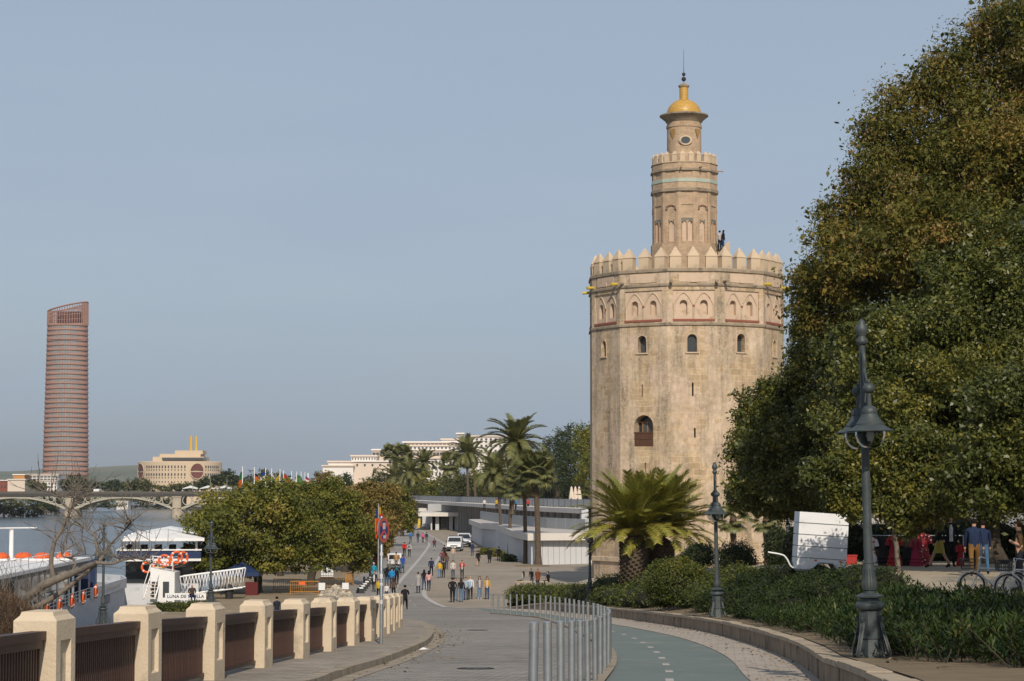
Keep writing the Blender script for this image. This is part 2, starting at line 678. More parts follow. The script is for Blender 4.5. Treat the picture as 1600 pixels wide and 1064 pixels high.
# ramp: road, sidewalk, cycle lane, verge
YS = [5, 12, 18, 24, 28, 32, 36, 40, 44, 48, 52, 57, 62, 68, 74, 80, 86, 92, 98, 104, 110, 116, 122, 128, 134, 138, 141, 144, 147, 150, 153, 156, 162]
RL = lambda y: float(np.interp(y, [0, 90, 100, 120, 156, 162], [-5.2, -5.2, -6.5, -9, -13.5, -14]))
sheet('road', [(RL(y), y, 0) for y in YS], [(max(xw(y), -1.0) + .1, y, 0) for y in YS], M['asphalt'], .004, None, 4)
KERB = [(-3.45, 8), (-3.4, 18), (-3.25, 27), (-3.07, 35), (-2.93, 38.4), (-2.57, 44.7), (-2.3, 53.5), (-2.28, 60), (-2.5, 68), (-3.0, 77), (-3.5, 84), (-4.4, 89.5)]
kc = curve(KERB, 60)
kin = [Vector((p.x - .28, p.y, 0)) for p in kc[:-3]] + [Vector((-4.9, 88.2, 0)), Vector((-5.0, 88.6, 0)), Vector((-5.1, 89, 0))]
wallside = [Vector((-5.25, p.y, 0)) for p in kin]
sheet('sidewalk', wallside, kin, M['walk'], .13, None, 2)
# kerb stones one by one
kroot = structure(thing('kerb', None, None))
for i in range(0, len(kc) - 1):
    a, c, ai, ci = kc[i], kc[i + 1], kin[i], kin[i + 1]
    j = random.uniform(-.006, .006)
    g = .006
    a2, c2, ai2, ci2 = a.lerp(c, g), c.lerp(a, g), ai.lerp(ci, g), ci.lerp(ai, g)
    v = []
    for p in (a2, c2, ci2, ai2):
        v.append((p.x, p.y, zr(p.y) - .1))
    for p in (a2, c2, ci2, ai2):
        v.append((p.x - (.02 if p in (a2, c2) else 0), p.y, zr(p.y) + .136 + j))
    bb = MB()
    bb.add(v, [(0, 1, 5, 4), (1, 2, 6, 5), (2, 3, 7, 6), (3, 0, 4, 7), (4, 5, 6, 7)])
    bb.build('kerb_stone', M['kerb'], kroot)
gl = [Vector((p.x + .005, p.y, 0)) for p in kc]
sheet('gutter', gl, [Vector((p.x + .35, p.y, 0)) for p in kc], M['kerb'], .012)

BPX = [385, 487, 571, 642, 698, 746, 795, 828, 858, 880, 890, 890, 880, 860, 835, 815, 785, 750, 718, 690, 660, 630, 602, 565, 534, 505, 473, 438, 401, 365, 321, 284, 242, 201, 163, 125]
BY = np.interp(range(36), [0, 3, 6, 10, 16, 22, 27, 35], [20.4, 27.4, 35.2, 45, 62, 82, 99.5, 114])
BOLL = [((px / 4.2105 - 60) / FPX * Y, float(Y)) for px, Y in zip(BPX, BY)]
bl = [(0.05, 10), (.1, 15)] + [BOLL[i] for i in (0, 3, 6, 9, 12, 15, 18, 21, 24, 27, 30, 33, 35)]
bcur = curve(bl, 110)
LR = [(2.45, 10), (2.9, 16), (3.5, 27), (4.06, 36.8), (4.7, 46), (5.0, 54.6), (5.0, 64), (4.55, 75), (3.7, 88), (2.4, 104), (.9, 118), (-1.6, 134), (-2.4, 139)]
lcur = curve(LR, 110)
ll = [Vector((p.x + .16, p.y, 0)) for p in bcur]
sheet('cycle_lane', ll, lcur, M['lane'], .010, None, 2)
sheet('bollard_kerb', [Vector((p.x - .14, p.y, 0)) for p in bcur], ll, M['kerb'], .05)
kb = MB()
vs = [(p.x - .14, p.y, zr(p.y) + .05) for p in bcur] + [(p.x - .14, p.y, zr(p.y) - .05) for p in bcur]
n = len(bcur)
kb.add(vs, [(i, n + i, n + i + 1, i + 1) for i in range(n - 1)])
structure(kb.build('bollard_kerb_face', M['kerb']))
vwall = [Vector((xw(p.y) + .02, p.y, 0)) for p in lcur if p.y < 136]
sheet('verge_paving', [p for p in lcur if p.y < 136], vwall, M['strip'], .022, None, 1)
DASH = [(2.0, 24), (2.25, 28), (2.48, 32), (2.67, 36.1), (2.92, 39.6), (3.1, 42.9), (3.28, 46.6), (3.43, 50.5), (3.53, 54.3), (3.6, 58.5), (3.62, 63.0), (3.55, 67.5), (3.4, 72), (3.2, 76.5), (2.95, 81), (2.6, 86), (2.2, 91), (1.7, 96), (1.1, 101), (.4, 106), (-.4, 111), (-1.3, 116), (-2.2, 121)]


def dash(b, x, y, ang, w, l, off):
    c, s = math.cos(ang), math.sin(ang)
    v = []
    for du, dv in ((-w, -l), (w, -l), (w, l), (-w, l)):
        X, Y = x + du * c - dv * s, y + du * s + dv * c
        v.append((X, Y, zr(Y) + off))
    b.add(v, [(0, 1, 2, 3)])


mk = structure(thing('lane_marking', None, None))
for i, (x, y) in enumerate(DASH):
    nx_, ny_ = DASH[min(i + 1, len(DASH) - 1)]
    px_, py_ = DASH[max(i - 1, 0)]
    bb = MB()
    dash(bb, x, y, math.atan2(ny_ - py_, nx_ - px_) - PI / 2, .07, .5, .016)
    bb.build('painted_dash', M['mark'], mk)

# promenade path borders, dashed middle line, plaza paving
LB = [gpt(px, py) for px, py in ((600, 818), (628, 828), (652, 838), (668, 847), (670.6, 851), (659, 868), (641, 889), (623, 910), (612, 930))]
RB = [gpt(px, py) for px, py in ((622, 812), (657, 828), (676, 838), (693, 848), (696, 855), (682, 877), (670, 900), (662.7, 923.7))] + \
     [Vector((-6.5, 160, 0)), Vector((-5.5, 151, 0)), Vector((-4.3, 141, 0)), Vector((-3.0, 136.5, 0))]
lbc, rbc = curve(LB, 60), curve(RB, 80)


def line_sheet(name, pts, w, off):
    l, r = [], []
    for i, p in enumerate(pts):
        d = (pts[min(i + 1, len(pts) - 1)] - pts[max(i - 1, 0)])
        nrm = Vector((-d.y, d.x, 0)).normalized() * w / 2
        l.append(p + nrm)
        r.append(p - nrm)
    return sheet(name, l, r, M['mark'], off)


line_sheet('path_border', lbc, .36, .014)
line_sheet('path_border', rbc, .36, .018)
md = curve([gpt(px, py) for px, py in ((676, 846), (684, 852), (672, 871), (656, 893), (645, 912), (640, 925), (641, 940), (652, 952))], 44)
mk2 = structure(thing('lane_marking', None, None))
for i in range(0, 43, 2):
    a, c = md[i], md[i + 1]
    bb = MB()
    mx = (a + c) / 2
    dash(bb, mx.x, mx.y, math.atan2(c.y - a.y, c.x - a.x) - PI / 2, .06, .6, .014)
    bb.build('painted_dash', M['mark'], mk2)
pr = []
for p in rbc:
    pr.append(Vector((float(np.interp(p.y, [136, 140, 150, 170, 182, 1000], [-1.2, -.6, .8, 6, 30, 30])), p.y, 0)))
sheet('plaza', rbc, pr, M['plaza'], .010, None, 6)

# planted bed behind the low wall and the upper level
YG = [8, 16, 22, 28, 34, 40, 46, 52, 58, 64, 70, 76, 82, 88, 94, 100, 106, 112, 118, 124, 130, 136, 142, 148, 154, 160, 168, 180, 200, 230, 260, 330]
bed_l = [Vector((xw(y) + .3, y, 0)) for y in YG]
bed_r = [Vector((xw(y) + 4.4, y, 0)) for y in YG]
k_ = YG.index(136)
sheet('garden_bed', bed_l[:k_ + 1], bed_r[:k_ + 1], M['soil'], .02, zg, 8)
sheet('stone_slope', bed_l[k_:], bed_r[k_:], M['plaza'], .02, zg, 8)
up_m = [Vector((xw(y) + 7.5, y, 0)) for y in YG]
up_r = [Vector((170, y, 0)) for y in YG]
sheet('upper_plaza', bed_r, up_m, M['gravel'], .02, zg, 6)
sheet('upper_plaza', up_m, up_r, M['gravel'], .02, zg, 10)

# low retaining wall in separate lengths of stone
wr = thing('retaining_wall', 'low curved stone retaining wall with dark stains beside the green cycle lane', 'wall')
wc = curve(WALL, 46)
for i in range(len(wc) - 1):
    a, c = wc[i], wc[i + 1]
    a, c = a.lerp(c, .004), c.lerp(a, .004)
    d = (c - a).normalized()
    nr = Vector((d.y, -d.x, 0))
    fade = lambda y: .47 * (1 - sstep(126, 139, y))
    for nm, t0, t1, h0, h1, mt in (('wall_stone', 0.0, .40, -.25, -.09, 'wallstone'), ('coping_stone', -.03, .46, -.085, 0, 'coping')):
        bb = MB()
        j = random.uniform(-.012, .012)
        v = []
        for hh, lo in ((h0, 1), (h1, 0)):
            for p, t_ in ((a, t0), (c, t0), (c, t1), (a, t1)):
                qd = p + nr * (t_ + j)
                z = zr(p.y) + (fade(p.y) + (hh if nm == 'coping_stone' or not lo else -9) + (j if not lo else 0))
                if nm == 'wall_stone' and lo:
                    z = zr(p.y) - .2
                v.append((qd.x, qd.y, z))
        bb.add(v, [(0, 3, 2, 1), (4, 5, 6, 7), (0, 1, 5, 4), (1, 2, 6, 5), (2, 3, 7, 6), (3, 0, 4, 7)])
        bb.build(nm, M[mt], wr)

# embankment that carries the ramp on the river side
YL = [5, 15, 25, 35, 45, 55, 65, 75, 85, 95, 105, 115, 125, 135, 145, 155]
sheet('river_bank', [Vector((float(np.interp(y, [5, 60, 110, 155], [-17, -15, -13, -15])), y, 0)) for y in YL], [Vector((RL(y), y, 0)) for y in YL], M['dirt'], .012,
      lambda x, y: zr(y) * sstep(float(np.interp(y, [5, 60, 110, 155], [-17, -15, -13, -15])), RL(y) - .4, x), 8)
# ------------------------------------------------------------------ the twelve-sided tower
def tower_mats():
    # weathered render over coursed stone: UV is metres round the wall and metres up
    m, t, b = nt('tower_render')
    uv = tc(t, 'UV')
    v = tc(t)
    plaster = ramp(t, noise(t, v, .45, 6, .6), [(.3, (.60, .475, .35)), (.5, (.49, .385, .275)), (.7, (.37, .29, .205))])
    fine = noise(t, v, 3.2, 6, .7)
    br = t.nodes.new('ShaderNodeTexBrick')
    br.inputs['Color1'].default_value = (.54, .405, .26, 1)
    br.inputs['Color2'].default_value = (.38, .275, .165, 1)
    br.inputs['Mortar'].default_value = (.60, .48, .34, 1)
    br.inputs['Scale'].default_value = 1
    br.inputs['Brick Width'].default_value = .95
    br.inputs['Row Height'].default_value = .46
    br.inputs['Mortar Size'].default_value = .022
    br.inputs['Mortar Smooth'].default_value = .6
    br.offset = .5
    wob = t.nodes.new('ShaderNodeMix')
    wob.data_type = 'VECTOR'
    wob.inputs[0].default_value = .05
    t.links.new(uv, wob.inputs[4])
    nz = t.nodes.new('ShaderNodeTexNoise')
    nz.inputs['Scale'].default_value = 1.3
    t.links.new(uv, nz.inputs['Vector'])
    t.links.new(nz.outputs['Color'], wob.inputs[5])
    t.links.new(wob.outputs[1], br.inputs['Vector'])
    # stone laid bare near the corners (u repeats every facet) and in irregular patches
    sx = t.nodes.new('ShaderNodeSeparateXYZ')
    t.links.new(uv, sx.inputs[0])
    md = t.nodes.new('ShaderNodeMath')
    md.operation = 'PINGPONG'
    t.links.new(sx.outputs[0], md.inputs[0])
    md.inputs[1].default_value = 2.053
    edge = t.nodes.new('ShaderNodeMapRange')
    edge.inputs[1].default_value = 1.95
    edge.inputs[2].default_value = .75
    edge.inputs[3].default_value = .0
    edge.inputs[4].default_value = .16
    t.links.new(md.outputs[0], edge.inputs[0])
    pn = noise(t, mapping(t, uv, (.5, .5, 1), loc=(3, 1, 0)), 1.0, 6, .62)
    ad = t.nodes.new('ShaderNodeMath')
    ad.operation = 'SUBTRACT'
    t.links.new(pn, ad.inputs[0])
    t.links.new(edge.outputs[0], ad.inputs[1])
    mask = ramp(t, ad.outputs[0], [(.38, 0.0), (.42, .9)])
    col = mixc(t, mask, plaster, br.outputs['Color'])
    # pale and pinkish patches of newer render
    p2 = noise(t, mapping(t, uv, (.33, .22, 1), loc=(9, 4, 0)), 1.0, 5, .7)
    col = mixc(t, ramp(t, p2, [(.52, 0.0), (.56, .7)]), col, (.53, .405, .31))
    # dark run-off stains
    s1 = noise(t, mapping(t, uv, (1.1, .12, 1), loc=(2, 7, 0)), 1.0, 6, .7)
    s2 = noise(t, v, 6, 5, .8)
    sm = t.nodes.new('ShaderNodeMath')
    sm.operation = 'MULTIPLY'
    t.links.new(ramp(t, s1, [(.47, 0.0), (.62, .95)]), sm.inputs[0])
    t.links.new(ramp(t, s2, [(.38, .1), (.58, 1.0)]), sm.inputs[1])
    col = mixc(t, sm.outputs[0], col, (.20, .165, .12))
    col = mixc(t, 1.0, col, ramp(t, fine, [(.28, .72), (.72, 1.15)]), 'MULTIPLY')
    t.links.new(col, b.inputs['Base Color'])
    b.inputs['Roughness'].default_value = .92
    b.inputs['Specular IOR Level'].default_value = .12
    hh = t.nodes.new('ShaderNodeMath')
    hh.operation = 'ADD'
    t.links.new(fine, hh.inputs[0])
    t.links.new(noise(t, v, 14, 5, .7), hh.inputs[1])
    bumpit(t, b, hh.outputs[0], .6, .05)
    M['tower'] = m
    # small brick of the turret
    m, t, b = nt('tower_brick')
    uv = tc(t, 'UV')
    v = tc(t)
    br = t.nodes.new('ShaderNodeTexBrick')
    br.inputs['Color1'].default_value = (.46, .32, .205, 1)
    br.inputs['Color2'].default_value = (.33, .22, .138, 1)
    br.inputs['Mortar'].default_value = (.46, .355, .25, 1)
    br.inputs['Scale'].default_value = 1
    br.inputs['Brick Width'].default_value = .28
    br.inputs['Row Height'].default_value = .085
    br.inputs['Mortar Size'].default_value = .02
    t.links.new(uv, br.inputs['Vector'])
    n1 = noise(t, v, 1.2, 6, .7)
    col = mixc(t, 1.0, br.outputs['Color'], ramp(t, n1, [(.3, .70), (.7, 1.15)]), 'MULTIPLY')
    t.links.new(col, b.inputs['Base Color'])
    b.inputs['Roughness'].default_value = .9
    b.inputs['Specular IOR Level'].default_value = .1
    bumpit(t, b, n1, .4, .05)
    M['tbrick'] = m
    # glazed golden tiles of the dome
    m, t, b = nt('golden_tile')
    v = tc(t, 'UV')
    br = t.nodes.new('ShaderNodeTexBrick')
    br.inputs['Color1'].default_value = (.55, .33, .06, 1)
    br.inputs['Color2'].default_value = (.44, .25, .045, 1)
    br.inputs['Mortar'].default_value = (.30, .17, .05, 1)
    br.inputs['Scale'].default_value = 1
    br.inputs['Brick Width'].default_value = .2
    br.inputs['Row Height'].default_value = .13
    br.inputs['Mortar Size'].default_value = .012
    t.links.new(v, br.inputs['Vector'])
    t.links.new(br.outputs['Color'], b.inputs['Base Color'])
    b.inputs['Roughness'].default_value = .45
    M['gold'] = m


tower_mats()
M['tstone'] = mat('parapet_render', (.55, .43, .305), (.44, .345, .24), .9, .9, 0, .4, 14, .15, wear=(.30, .25, .185), wsc=1.6)
M['tcord'] = mat('weathered_moulding', (.34, .27, .195), (.22, .18, .135), 1.2, .95, 0, .4, 12, .1, wear=(.12, .1, .08), wsc=1.5)
M['tpanel'] = mat('pink_render', (.55, .42, .315), (.48, .365, .27), 1.2, .9, 0, .3, 12, .1, wear=(.37, .28, .19), wsc=1.3)
M['redbrick'] = mat('red_brick_line', (.27, .09, .06), (.22, .075, .05), 6, .85)
M['glaze'] = mat('yellow_glaze', (.55, .42, .06), (.45, .33, .05), 6, .35)
M['teal'] = mat('teal_tile', (.28, .40, .36), (.42, .40, .31), 5, .4)
M['inlay'] = mat('dark_tile_inlay', (.20, .19, .155), (.12, .125, .105), 8, .6)
M['wood'] = mat('window_wood', (.10, .05, .03), (.07, .035, .02), 5, .6)
M['ochre'] = mat('ochre_wood', (.30, .16, .06), (.24, .12, .05), 5, .6)
M['glint'] = mat('grey_window_glass', (.05, .058, .062), (.06, .066, .07), 1, .12, spec=.6)

TC = Vector((at(1073, 768, 170).x, 170.0, 0))
TR = 7.93
TA = TR * math.cos(R(15))
TW = 2 * TR * math.sin(R(15))
TZ = lambda py: at(1073, py, 170 - TA).z
tower = thing('tower', 'tall twelve sided stone tower with battlements and a small golden dome', 'tower', TC)


def arch(uc, w, z0, z1, kind='round', n=8):
    h = w / 2
    zs = z1 - h if kind == 'round' else z1 - h * 1.15
    pts = [(uc - h, z0), (uc + h, z0), (uc + h, zs)]
    for i in range(1, n):
        t = PI * i / n
        c, s = math.cos(t), math.sin(t)
        if kind == 'point':
            s = s ** .8 * 1.15 if abs(c) > .02 else 1.15
            s = (1 - abs(c) ** 1.5) * 1.15
        pts.append((uc + h * c, zs + h * s))
    pts.append((uc - h, zs))
    return pts


def rect(u0, u1, z0, z1):
    return [(u0, z0), (u1, z0), (u1, z1), (u0, z1)]


def facet(b, k, ap, half, z0, z1, holes=(), mi=0, dep=0.0, outer=None, center=(0, 0)):
    """Flat wall of facet k with real openings: holes = [(outline, depth, back material or None)]."""
    phi = R(30 * k)
    nrm = Vector((math.sin(phi), -math.cos(phi), 0))
    tan = Vector((math.cos(phi), math.sin(phi), 0))
    P = lambda u, z, d: Vector((center[0], center[1], 0)) + nrm * (ap - d) + tan * u + Vector((0, 0, z))
    uv0 = k * TW
    out = outer or rect(-half, half, z0, z1)
    loops = [[Vector((u, z, 0)) for u, z in out]] + [[Vector((u, z, 0)) for u, z in h[0][::-1]] for h in holes]
    flat = [p for l in loops for p in l]
    tris = tessellate_polygon(loops)
    vs = [P(p.x, p.y, dep) for p in flat]
    fs = []
    for a, c, d in tris:
        n = (vs[c] - vs[a]).cross(vs[d] - vs[a])
        fs.append((a, c, d) if n.dot(nrm) > 0 else (a, d, c))
    b.add(vs, fs, mi, uv=[(uv0 + p.x + TW / 2, p.y) for p in flat])
    for pts, dd, back in holes:
        n = len(pts)
        vs = [P(u, z, dep) for u, z in pts] + [P(u, z, dep + dd) for u, z in pts]
        uvs = [(uv0 + u + TW / 2, z) for u, z in pts] * 2
        fs = [(i, n + i, n + (i + 1) % n, (i + 1) % n) for i in range(n)]
        b.add(vs, fs, mi, uv=uvs)
        if back is not None:
            b.add([P(u, z, dep + dd) for u, z in pts], [tuple(range(n))], back, uv=uvs[:n])
    return P


Z_C, Z_S1, Z_FR, Z_S2, Z_BA, Z_S3, Z_P = 2.75, TZ(508), TZ(505), TZ(446.5), TZ(443.5), TZ(424), TZ(420)
ZB = -1.0
WIN = {
    0: [(-.15, .74, TZ(549), TZ(523), 'w'), (-.12, .13, TZ(618), TZ(597), 's'), (.02, .13, TZ(683), TZ(668), 's')],
    -1: [(-.13, .72, TZ(549), TZ(524), 'w'), (-.13, .13, TZ(618), TZ(599), 's'), (-.02, 1.62, TZ(696), TZ(647), 'b'), (.1, .13, TZ(737), TZ(722), 's')],
    1: [(-.12, .74, TZ(548), TZ(521), 'w'), (.05, .13, TZ(618), TZ(598), 's'), (.2, 1.62, TZ(696), TZ(647), 'b')],
    -2: [(-.25, .6, TZ(551), TZ(526), 'w'), (-.25, .13, TZ(618), TZ(599), 's'), (-.2, .13, TZ(686), TZ(668), 's')],
    2: [(.1, .6, TZ(551), TZ(526), 'w'), (.3, .13, TZ(618), TZ(599), 's')],
}
body = MB()
glassb = []
hw = TW / 2
for k in range(-5, 7):
    # rough foot, then the ledge and the tall wall
    facet(body, k, TA - .12, hw - .03, ZB, Z_C)
    holes = []
    for u, w, z0, z1, kd in WIN.get(k, []):
        if kd == 's':
            holes.append((rect(u - w / 2, u + w / 2, z0, z1), .5, 1))
        elif kd == 'w':
            holes.append((arch(u, w, z0, z1), .55 if k else .28, None))
        else:
            holes.append((arch(u, w, z0, z1, 'round', 12), .85, 2))
    facet(body, k, TA, hw, Z_C, Z_S1, holes)
    facet(body, k, TA, hw, Z_FR, Z_S2, [(rect(-1.62, 1.62, TZ(501.5), TZ(453.5)), .10, None)])
    facet(body, k, TA, hw, Z_BA, Z_S3)
    facet(body, k, TA, hw, Z_P - .02, TZ(419))
    facet(body, k, TA - .62, hw - .166, Z_P - 1.4, TZ(419))
walls = body.build('wall', [M['tower'], M['black'], M['dark_glass']], tower)
# ledges / top caps
dodeca = lambda r: [(r * math.cos(R(15 + 30 * i)), r * math.sin(R(15 + 30 * i))) for i in range(12)]


def ring(name, r0, r1, z0, z1, m, parent, lip=0.0):
    b = MB()
    po, pi_ = dodeca(r1), dodeca(r0)
    vs = [(x, y, z0) for x, y in po] + [(x, y, z1 - lip) for x, y in po] + [(x * (1 - lip / r1), y * (1 - lip / r1), z1) for x, y in po] + [(x, y, z1) for x, y in pi_] + [(x, y, z0) for x, y in pi_]
    fs = []
    for i in range(12):
        j = (i + 1) % 12
        for a in range(4):
            fs.append((a * 12 + i, a * 12 + j, (a + 1) * 12 + j, (a + 1) * 12 + i))
        fs.append((48 + i, 48 + j, j, i))
    b.add(vs, fs)
    return b.build(name, m, parent)


ring('ledge', TR - .5, TR + .05, Z_C - .25, Z_C + .12, M['tstone'], tower, .04)
for z0, z1 in ((Z_S1 - .03, Z_FR + .03), (Z_S2 - .03, Z_BA + .03), (Z_S3 - .03, Z_P + .03)):
    ring('string_course', TR - .6, TR + .11, z0, z1, M['tcord'], tower, .05)
rb = MB()
rb.prism(dodeca(TR - .4), Z_P - 1.5, Z_P - 1.3)
rb.build('terrace_floor', M['tstone'], tower)
# frieze: sunk panel with two arched niches, mouldings, red brick line, little capital
for k in range(-3, 4):
    b = MB()
    n1 = [(arch(s * .79, .58, TZ(492), TZ(469)), .32, 0) for s in (-1, 1)]
    P = facet(b, k, TA, 0, 0, 0, n1, 0, .10, rect(-1.62, 1.62, TZ(501.5), TZ(453.5)))
    b.build('frieze_panel', [M['tpanel']], tower)
    b = MB()
    for s in (-1, 1):
        pts = []
        for i in range(15):
            t = -1 + 2 * i / 14
            zz = TZ(477) + (TZ(457.5) - TZ(477)) * (1 - abs(t) ** 1.7)
            pts.append(P(s * .79 + t * .74, zz, .07))
        pts = [P(s * .79 - .74, TZ(499), .07)] + pts + [P(s * .79 + .74, TZ(499), .07)]
        b.path(pts, .05, 5)
    b.build('arch_moulding', M['tstone'], tower)
    b = MB()
    T = Matrix.Rotation(R(30 * k), 4, 'Z')
    b.box((0, -TA - .01, TZ(500.6)), (3.24, .1, .16), 0, 0, T)
    b.box((0, -TA + .04, TZ(478)), (.16, .14, .12), 0, 0, T)
    b.build('red_brick_line', M['redbrick'], tower)
    b = MB()
    b.box((0, -TA + .0, (TZ(441) + TZ(427)) / 2), (2.3, .09, TZ(427) - TZ(441)), 0, 0, T)
    b.box((0, -TA - .05, TZ(438.5)), (.5, .1, .3), 0, 0, T)
    b.build('band_panel', M['tpanel'], tower)
    for s in (-1, 1):
        if (k + s) % 2 == 0 and s == 1:
            continue
        b = MB()
        b.tube((s * 1.75, -TA + .1, TZ(440)), (s * 1.78, -TA - .62, TZ(441)), .10, .13, 8, 0, T)
        b.build('water_spout', M['glaze'] if abs(k) >= 2 else M['tcord'], tower)
# windows
for k, lst in WIN.items():
    for u, w, z0, z1, kd in lst:
        T = Matrix.Rotation(R(30 * k), 4, 'Z')
        if kd == 'w':
            d = .55 if k else .28
            b = MB()
            pts = arch(u, w, z0, z1)
            b.add([T @ Vector((uu, -TA + d - .03, zz)) for uu, zz in pts], [tuple(range(len(pts)))])
            b.build('window_pane', M['glint'], tower)
            b = MB()
            b.path([T @ Vector((uu, -TA - .0, zz)) for uu, zz in arch(u, w + .12, z0, z1 + .06)[1:] + arch(u, w + .12, z0, z1 + .06)[:1]], .045, 4)
            b.build('window_surround', M['tstone'], tower)
            b = MB()
            b.box((u, -TA - .02, z0 - .06), (w + .3, .16, .1), 0, 0, T)
            b.build('window_sill', M['tstone'], tower)
        elif kd == 'b':
            wn_ = link('balcony_window', None, tower)
            b = MB()
            h = (z1 - z0)
            for xx in (-.42, 0, .42):
                b.box((u + xx, -TA + .72, z0 + h * .42), (.09, .1, h * .8), 0, 0, T)
            b.box((u, -TA + .72, z0 + h * .78), (1.5, .1, .1), 0, 0, T)
            b.build('frame', M['ochre'], wn_)
            b = MB()
            for xx in (-.21, .21):
                b.box((u + xx, -TA + .74, z0 + h * .45), (.32, .03, h * .7), 0, 0, T)
            b.build('pane', M['glint'], wn_)
            b = MB()
            b.box((u, -TA + .02, z0 + .52), (w - .06, .06, 1.0), 0, 0, T)
            b.box((u, -TA + .0, z0 + 1.06), (w, .1, .09), 0, 0, T)
            b.box((u, -TA - .02, z0 + .58), (w - .02, .06, .07), 0, 0, T)
            for i in range(9):
                b.box((u - w / 2 + .1 + i * (w - .2) / 8, -TA - .02, z0 + .5), (.03, .04, 1.0), 0, 0, T)
            b.build('balcony_rail', M['wood'], wn_)


def merlon_mesh(w, t, h, cap):
    b = MB()
    b.box((0, 0, h / 2), (w, t, h))
    e = .05 * w
    x, y = w / 2 + e, t / 2 + e
    b.add([(-x, -y, h), (x, -y, h), (x, y, h), (-x, y, h), (-x * .96, -y * .96, h + .07), (x * .96, -y * .96, h + .07), (x * .96, y * .96, h + .07), (-x * .96, y * .96, h + .07), (0, 0, h + cap)],
          [(3, 2, 1, 0), (0, 1, 5, 4), (1, 2, 6, 5), (2, 3, 7, 6), (3, 0, 4, 7), (4, 5, 8), (5, 6, 8), (6, 7, 8), (7, 4, 8)])
    return b.mesh('merlon', M['tstone'])


mm = merlon_mesh(.86, .6, TZ(400.5) - TZ(419.5), TZ(385.5) - TZ(400.5) + .08)
for k in range(12):
    T = Matrix.Rotation(R(30 * k), 4, 'Z')
    for j in (-1, 0, 1):
        p = T @ Vector((j * 1.385, -TA + .34, TZ(419.5)))
        link('merlon', mm, tower, p, (0, 0, R(30 * k) + random.uniform(-.01, .01)), (1 + random.uniform(-.03, .03), 1, 1 + random.uniform(-.02, .02)))

# second body: brick turret
turret = link('turret', None, tower)
UR = 2.66
UA = UR * math.cos(R(15))
UWd = 2 * UR * math.sin(R(15))
UZ = lambda py: at(1070, py, 170 - UA).z
uh = UWd / 2
b = MB()
OFF = (at(1070, 400, 170).x - TC.x, 0)
for k in range(-5, 7):
    facet(b, k, UA + .13, uh + .036, Z_P - 1.4, UZ(379), center=OFF)
    top = rect(-.47, .47, UZ(318), UZ(300))
    if k % 2:
        big = arch(0, .94, UZ(377.5), UZ(321), 'round', 10)
        facet(b, k, UA, uh, UZ(378.5), UZ(298), [(top, .05, 0), (big, .09, None)], center=OFF)
        facet(b, k, UA, 0, 0, 0, [(arch(0, .52, UZ(377), UZ(344), 'point', 10), .12, 1)], 0, .09, arch(0, .94, UZ(377.5), UZ(321), 'round', 10), center=OFF)
    else:
        low = rect(-.47, .47, UZ(377.5), UZ(320))
        facet(b, k, UA, uh, UZ(378.5), UZ(298), [(top, .05, 0), (low, .06, None)], center=OFF)
        facet(b, k, UA, 0, 0, 0, [(arch(s * .23, .36, UZ(377), UZ(345), 'round', 8), .1, 1) for s in (-1, 1)], 0, .06, low, center=OFF)
    facet(b, k, UA + .03, uh + .008, UZ(294), UZ(284), center=OFF)
    facet(b, k, UA + .02, uh + .005, UZ(279), UZ(266), [(rect(-.42, .42, UZ(277), UZ(267.5)), .06, 0)], center=OFF)
    facet(b, k, UA + .03, uh + .008, UZ(263.5), UZ(252), center=OFF)
    facet(b, k, UA - .2, uh - .05, UZ(263.5), UZ(252), center=OFF)
b.build('turret_wall', [M['tbrick'], M['tpanel']], turret)
for z in (UZ(379), UZ(252)):
    b = MB()
    b.prism([(x + OFF[0], y) for x, y in dodeca(UR + .1)], z - .08, z)
    b.build('turret_floor', M['tstone'], turret)
for z0, z1, rr, mm_ in ((UZ(298.5), UZ(293.5), .13, 'tcord'), (UZ(284.2), UZ(278.8), .07, 'teal'), (UZ(266.4), UZ(263.2), .14, 'tcord')):
    o = ring('turret_moulding', UR - .3, UR + rr, z0, z1, M[mm_], turret, .02)
    o.location.x = OFF[0]
# glazed heads and red lines over the turret niches
for k in range(-3, 4):
    T = Matrix.Translation((OFF[0], 0, 0)) @ Matrix.Rotation(R(30 * k), 4, 'Z')
    b = MB()
    for s in (-1, 1):
        zz = UZ(324) if k % 2 else UZ(344)
        b.box((s * .38, -UA + .02, zz), (.16, .06, .3), 0, 0, T)
    if k % 2:
        for s in (-1, 1):
            b.box((s * .2, -UA + .1, UZ(345)), (.12, .05, .25), 0, 0, T)
    else:
        b.box((0, -UA + .07, UZ(342.5)), (.8, .04, .2), 0, 0, T)
    b.build('tile_inlay', M['inlay'], turret)['kind'] = 'stuff'
    b = MB()
    if k % 2:
        pts = arch(0, .98, UZ(377.5), UZ(320), 'round', 12)
        pts = pts[1:] + pts[:1]
        b.path([T @ Vector((u, -UA - .005, z)) for u, z in pts[1:-1]], .03, 4)
    else:
        for u in (-.45, 0, .45):
            b.box((u, -UA + .06, UZ(362)), (.035, .03, UZ(350) - UZ(376)), 0, 0, T)
    b.build('red_brick_line', M['redbrick'], turret)
ms = merlon_mesh(.40, .24, UZ(241.5) - UZ(252.5), .32)
for k in range(12):
    T = Matrix.Translation((OFF[0], 0, 0)) @ Matrix.Rotation(R(30 * k), 4, 'Z')
    for j in (-.5, .5):
        link('turret_merlon', ms, turret, T @ Vector((j * .7, -UA + .11, UZ(252.3))), (0, 0, R(30 * k)))
b = MB()
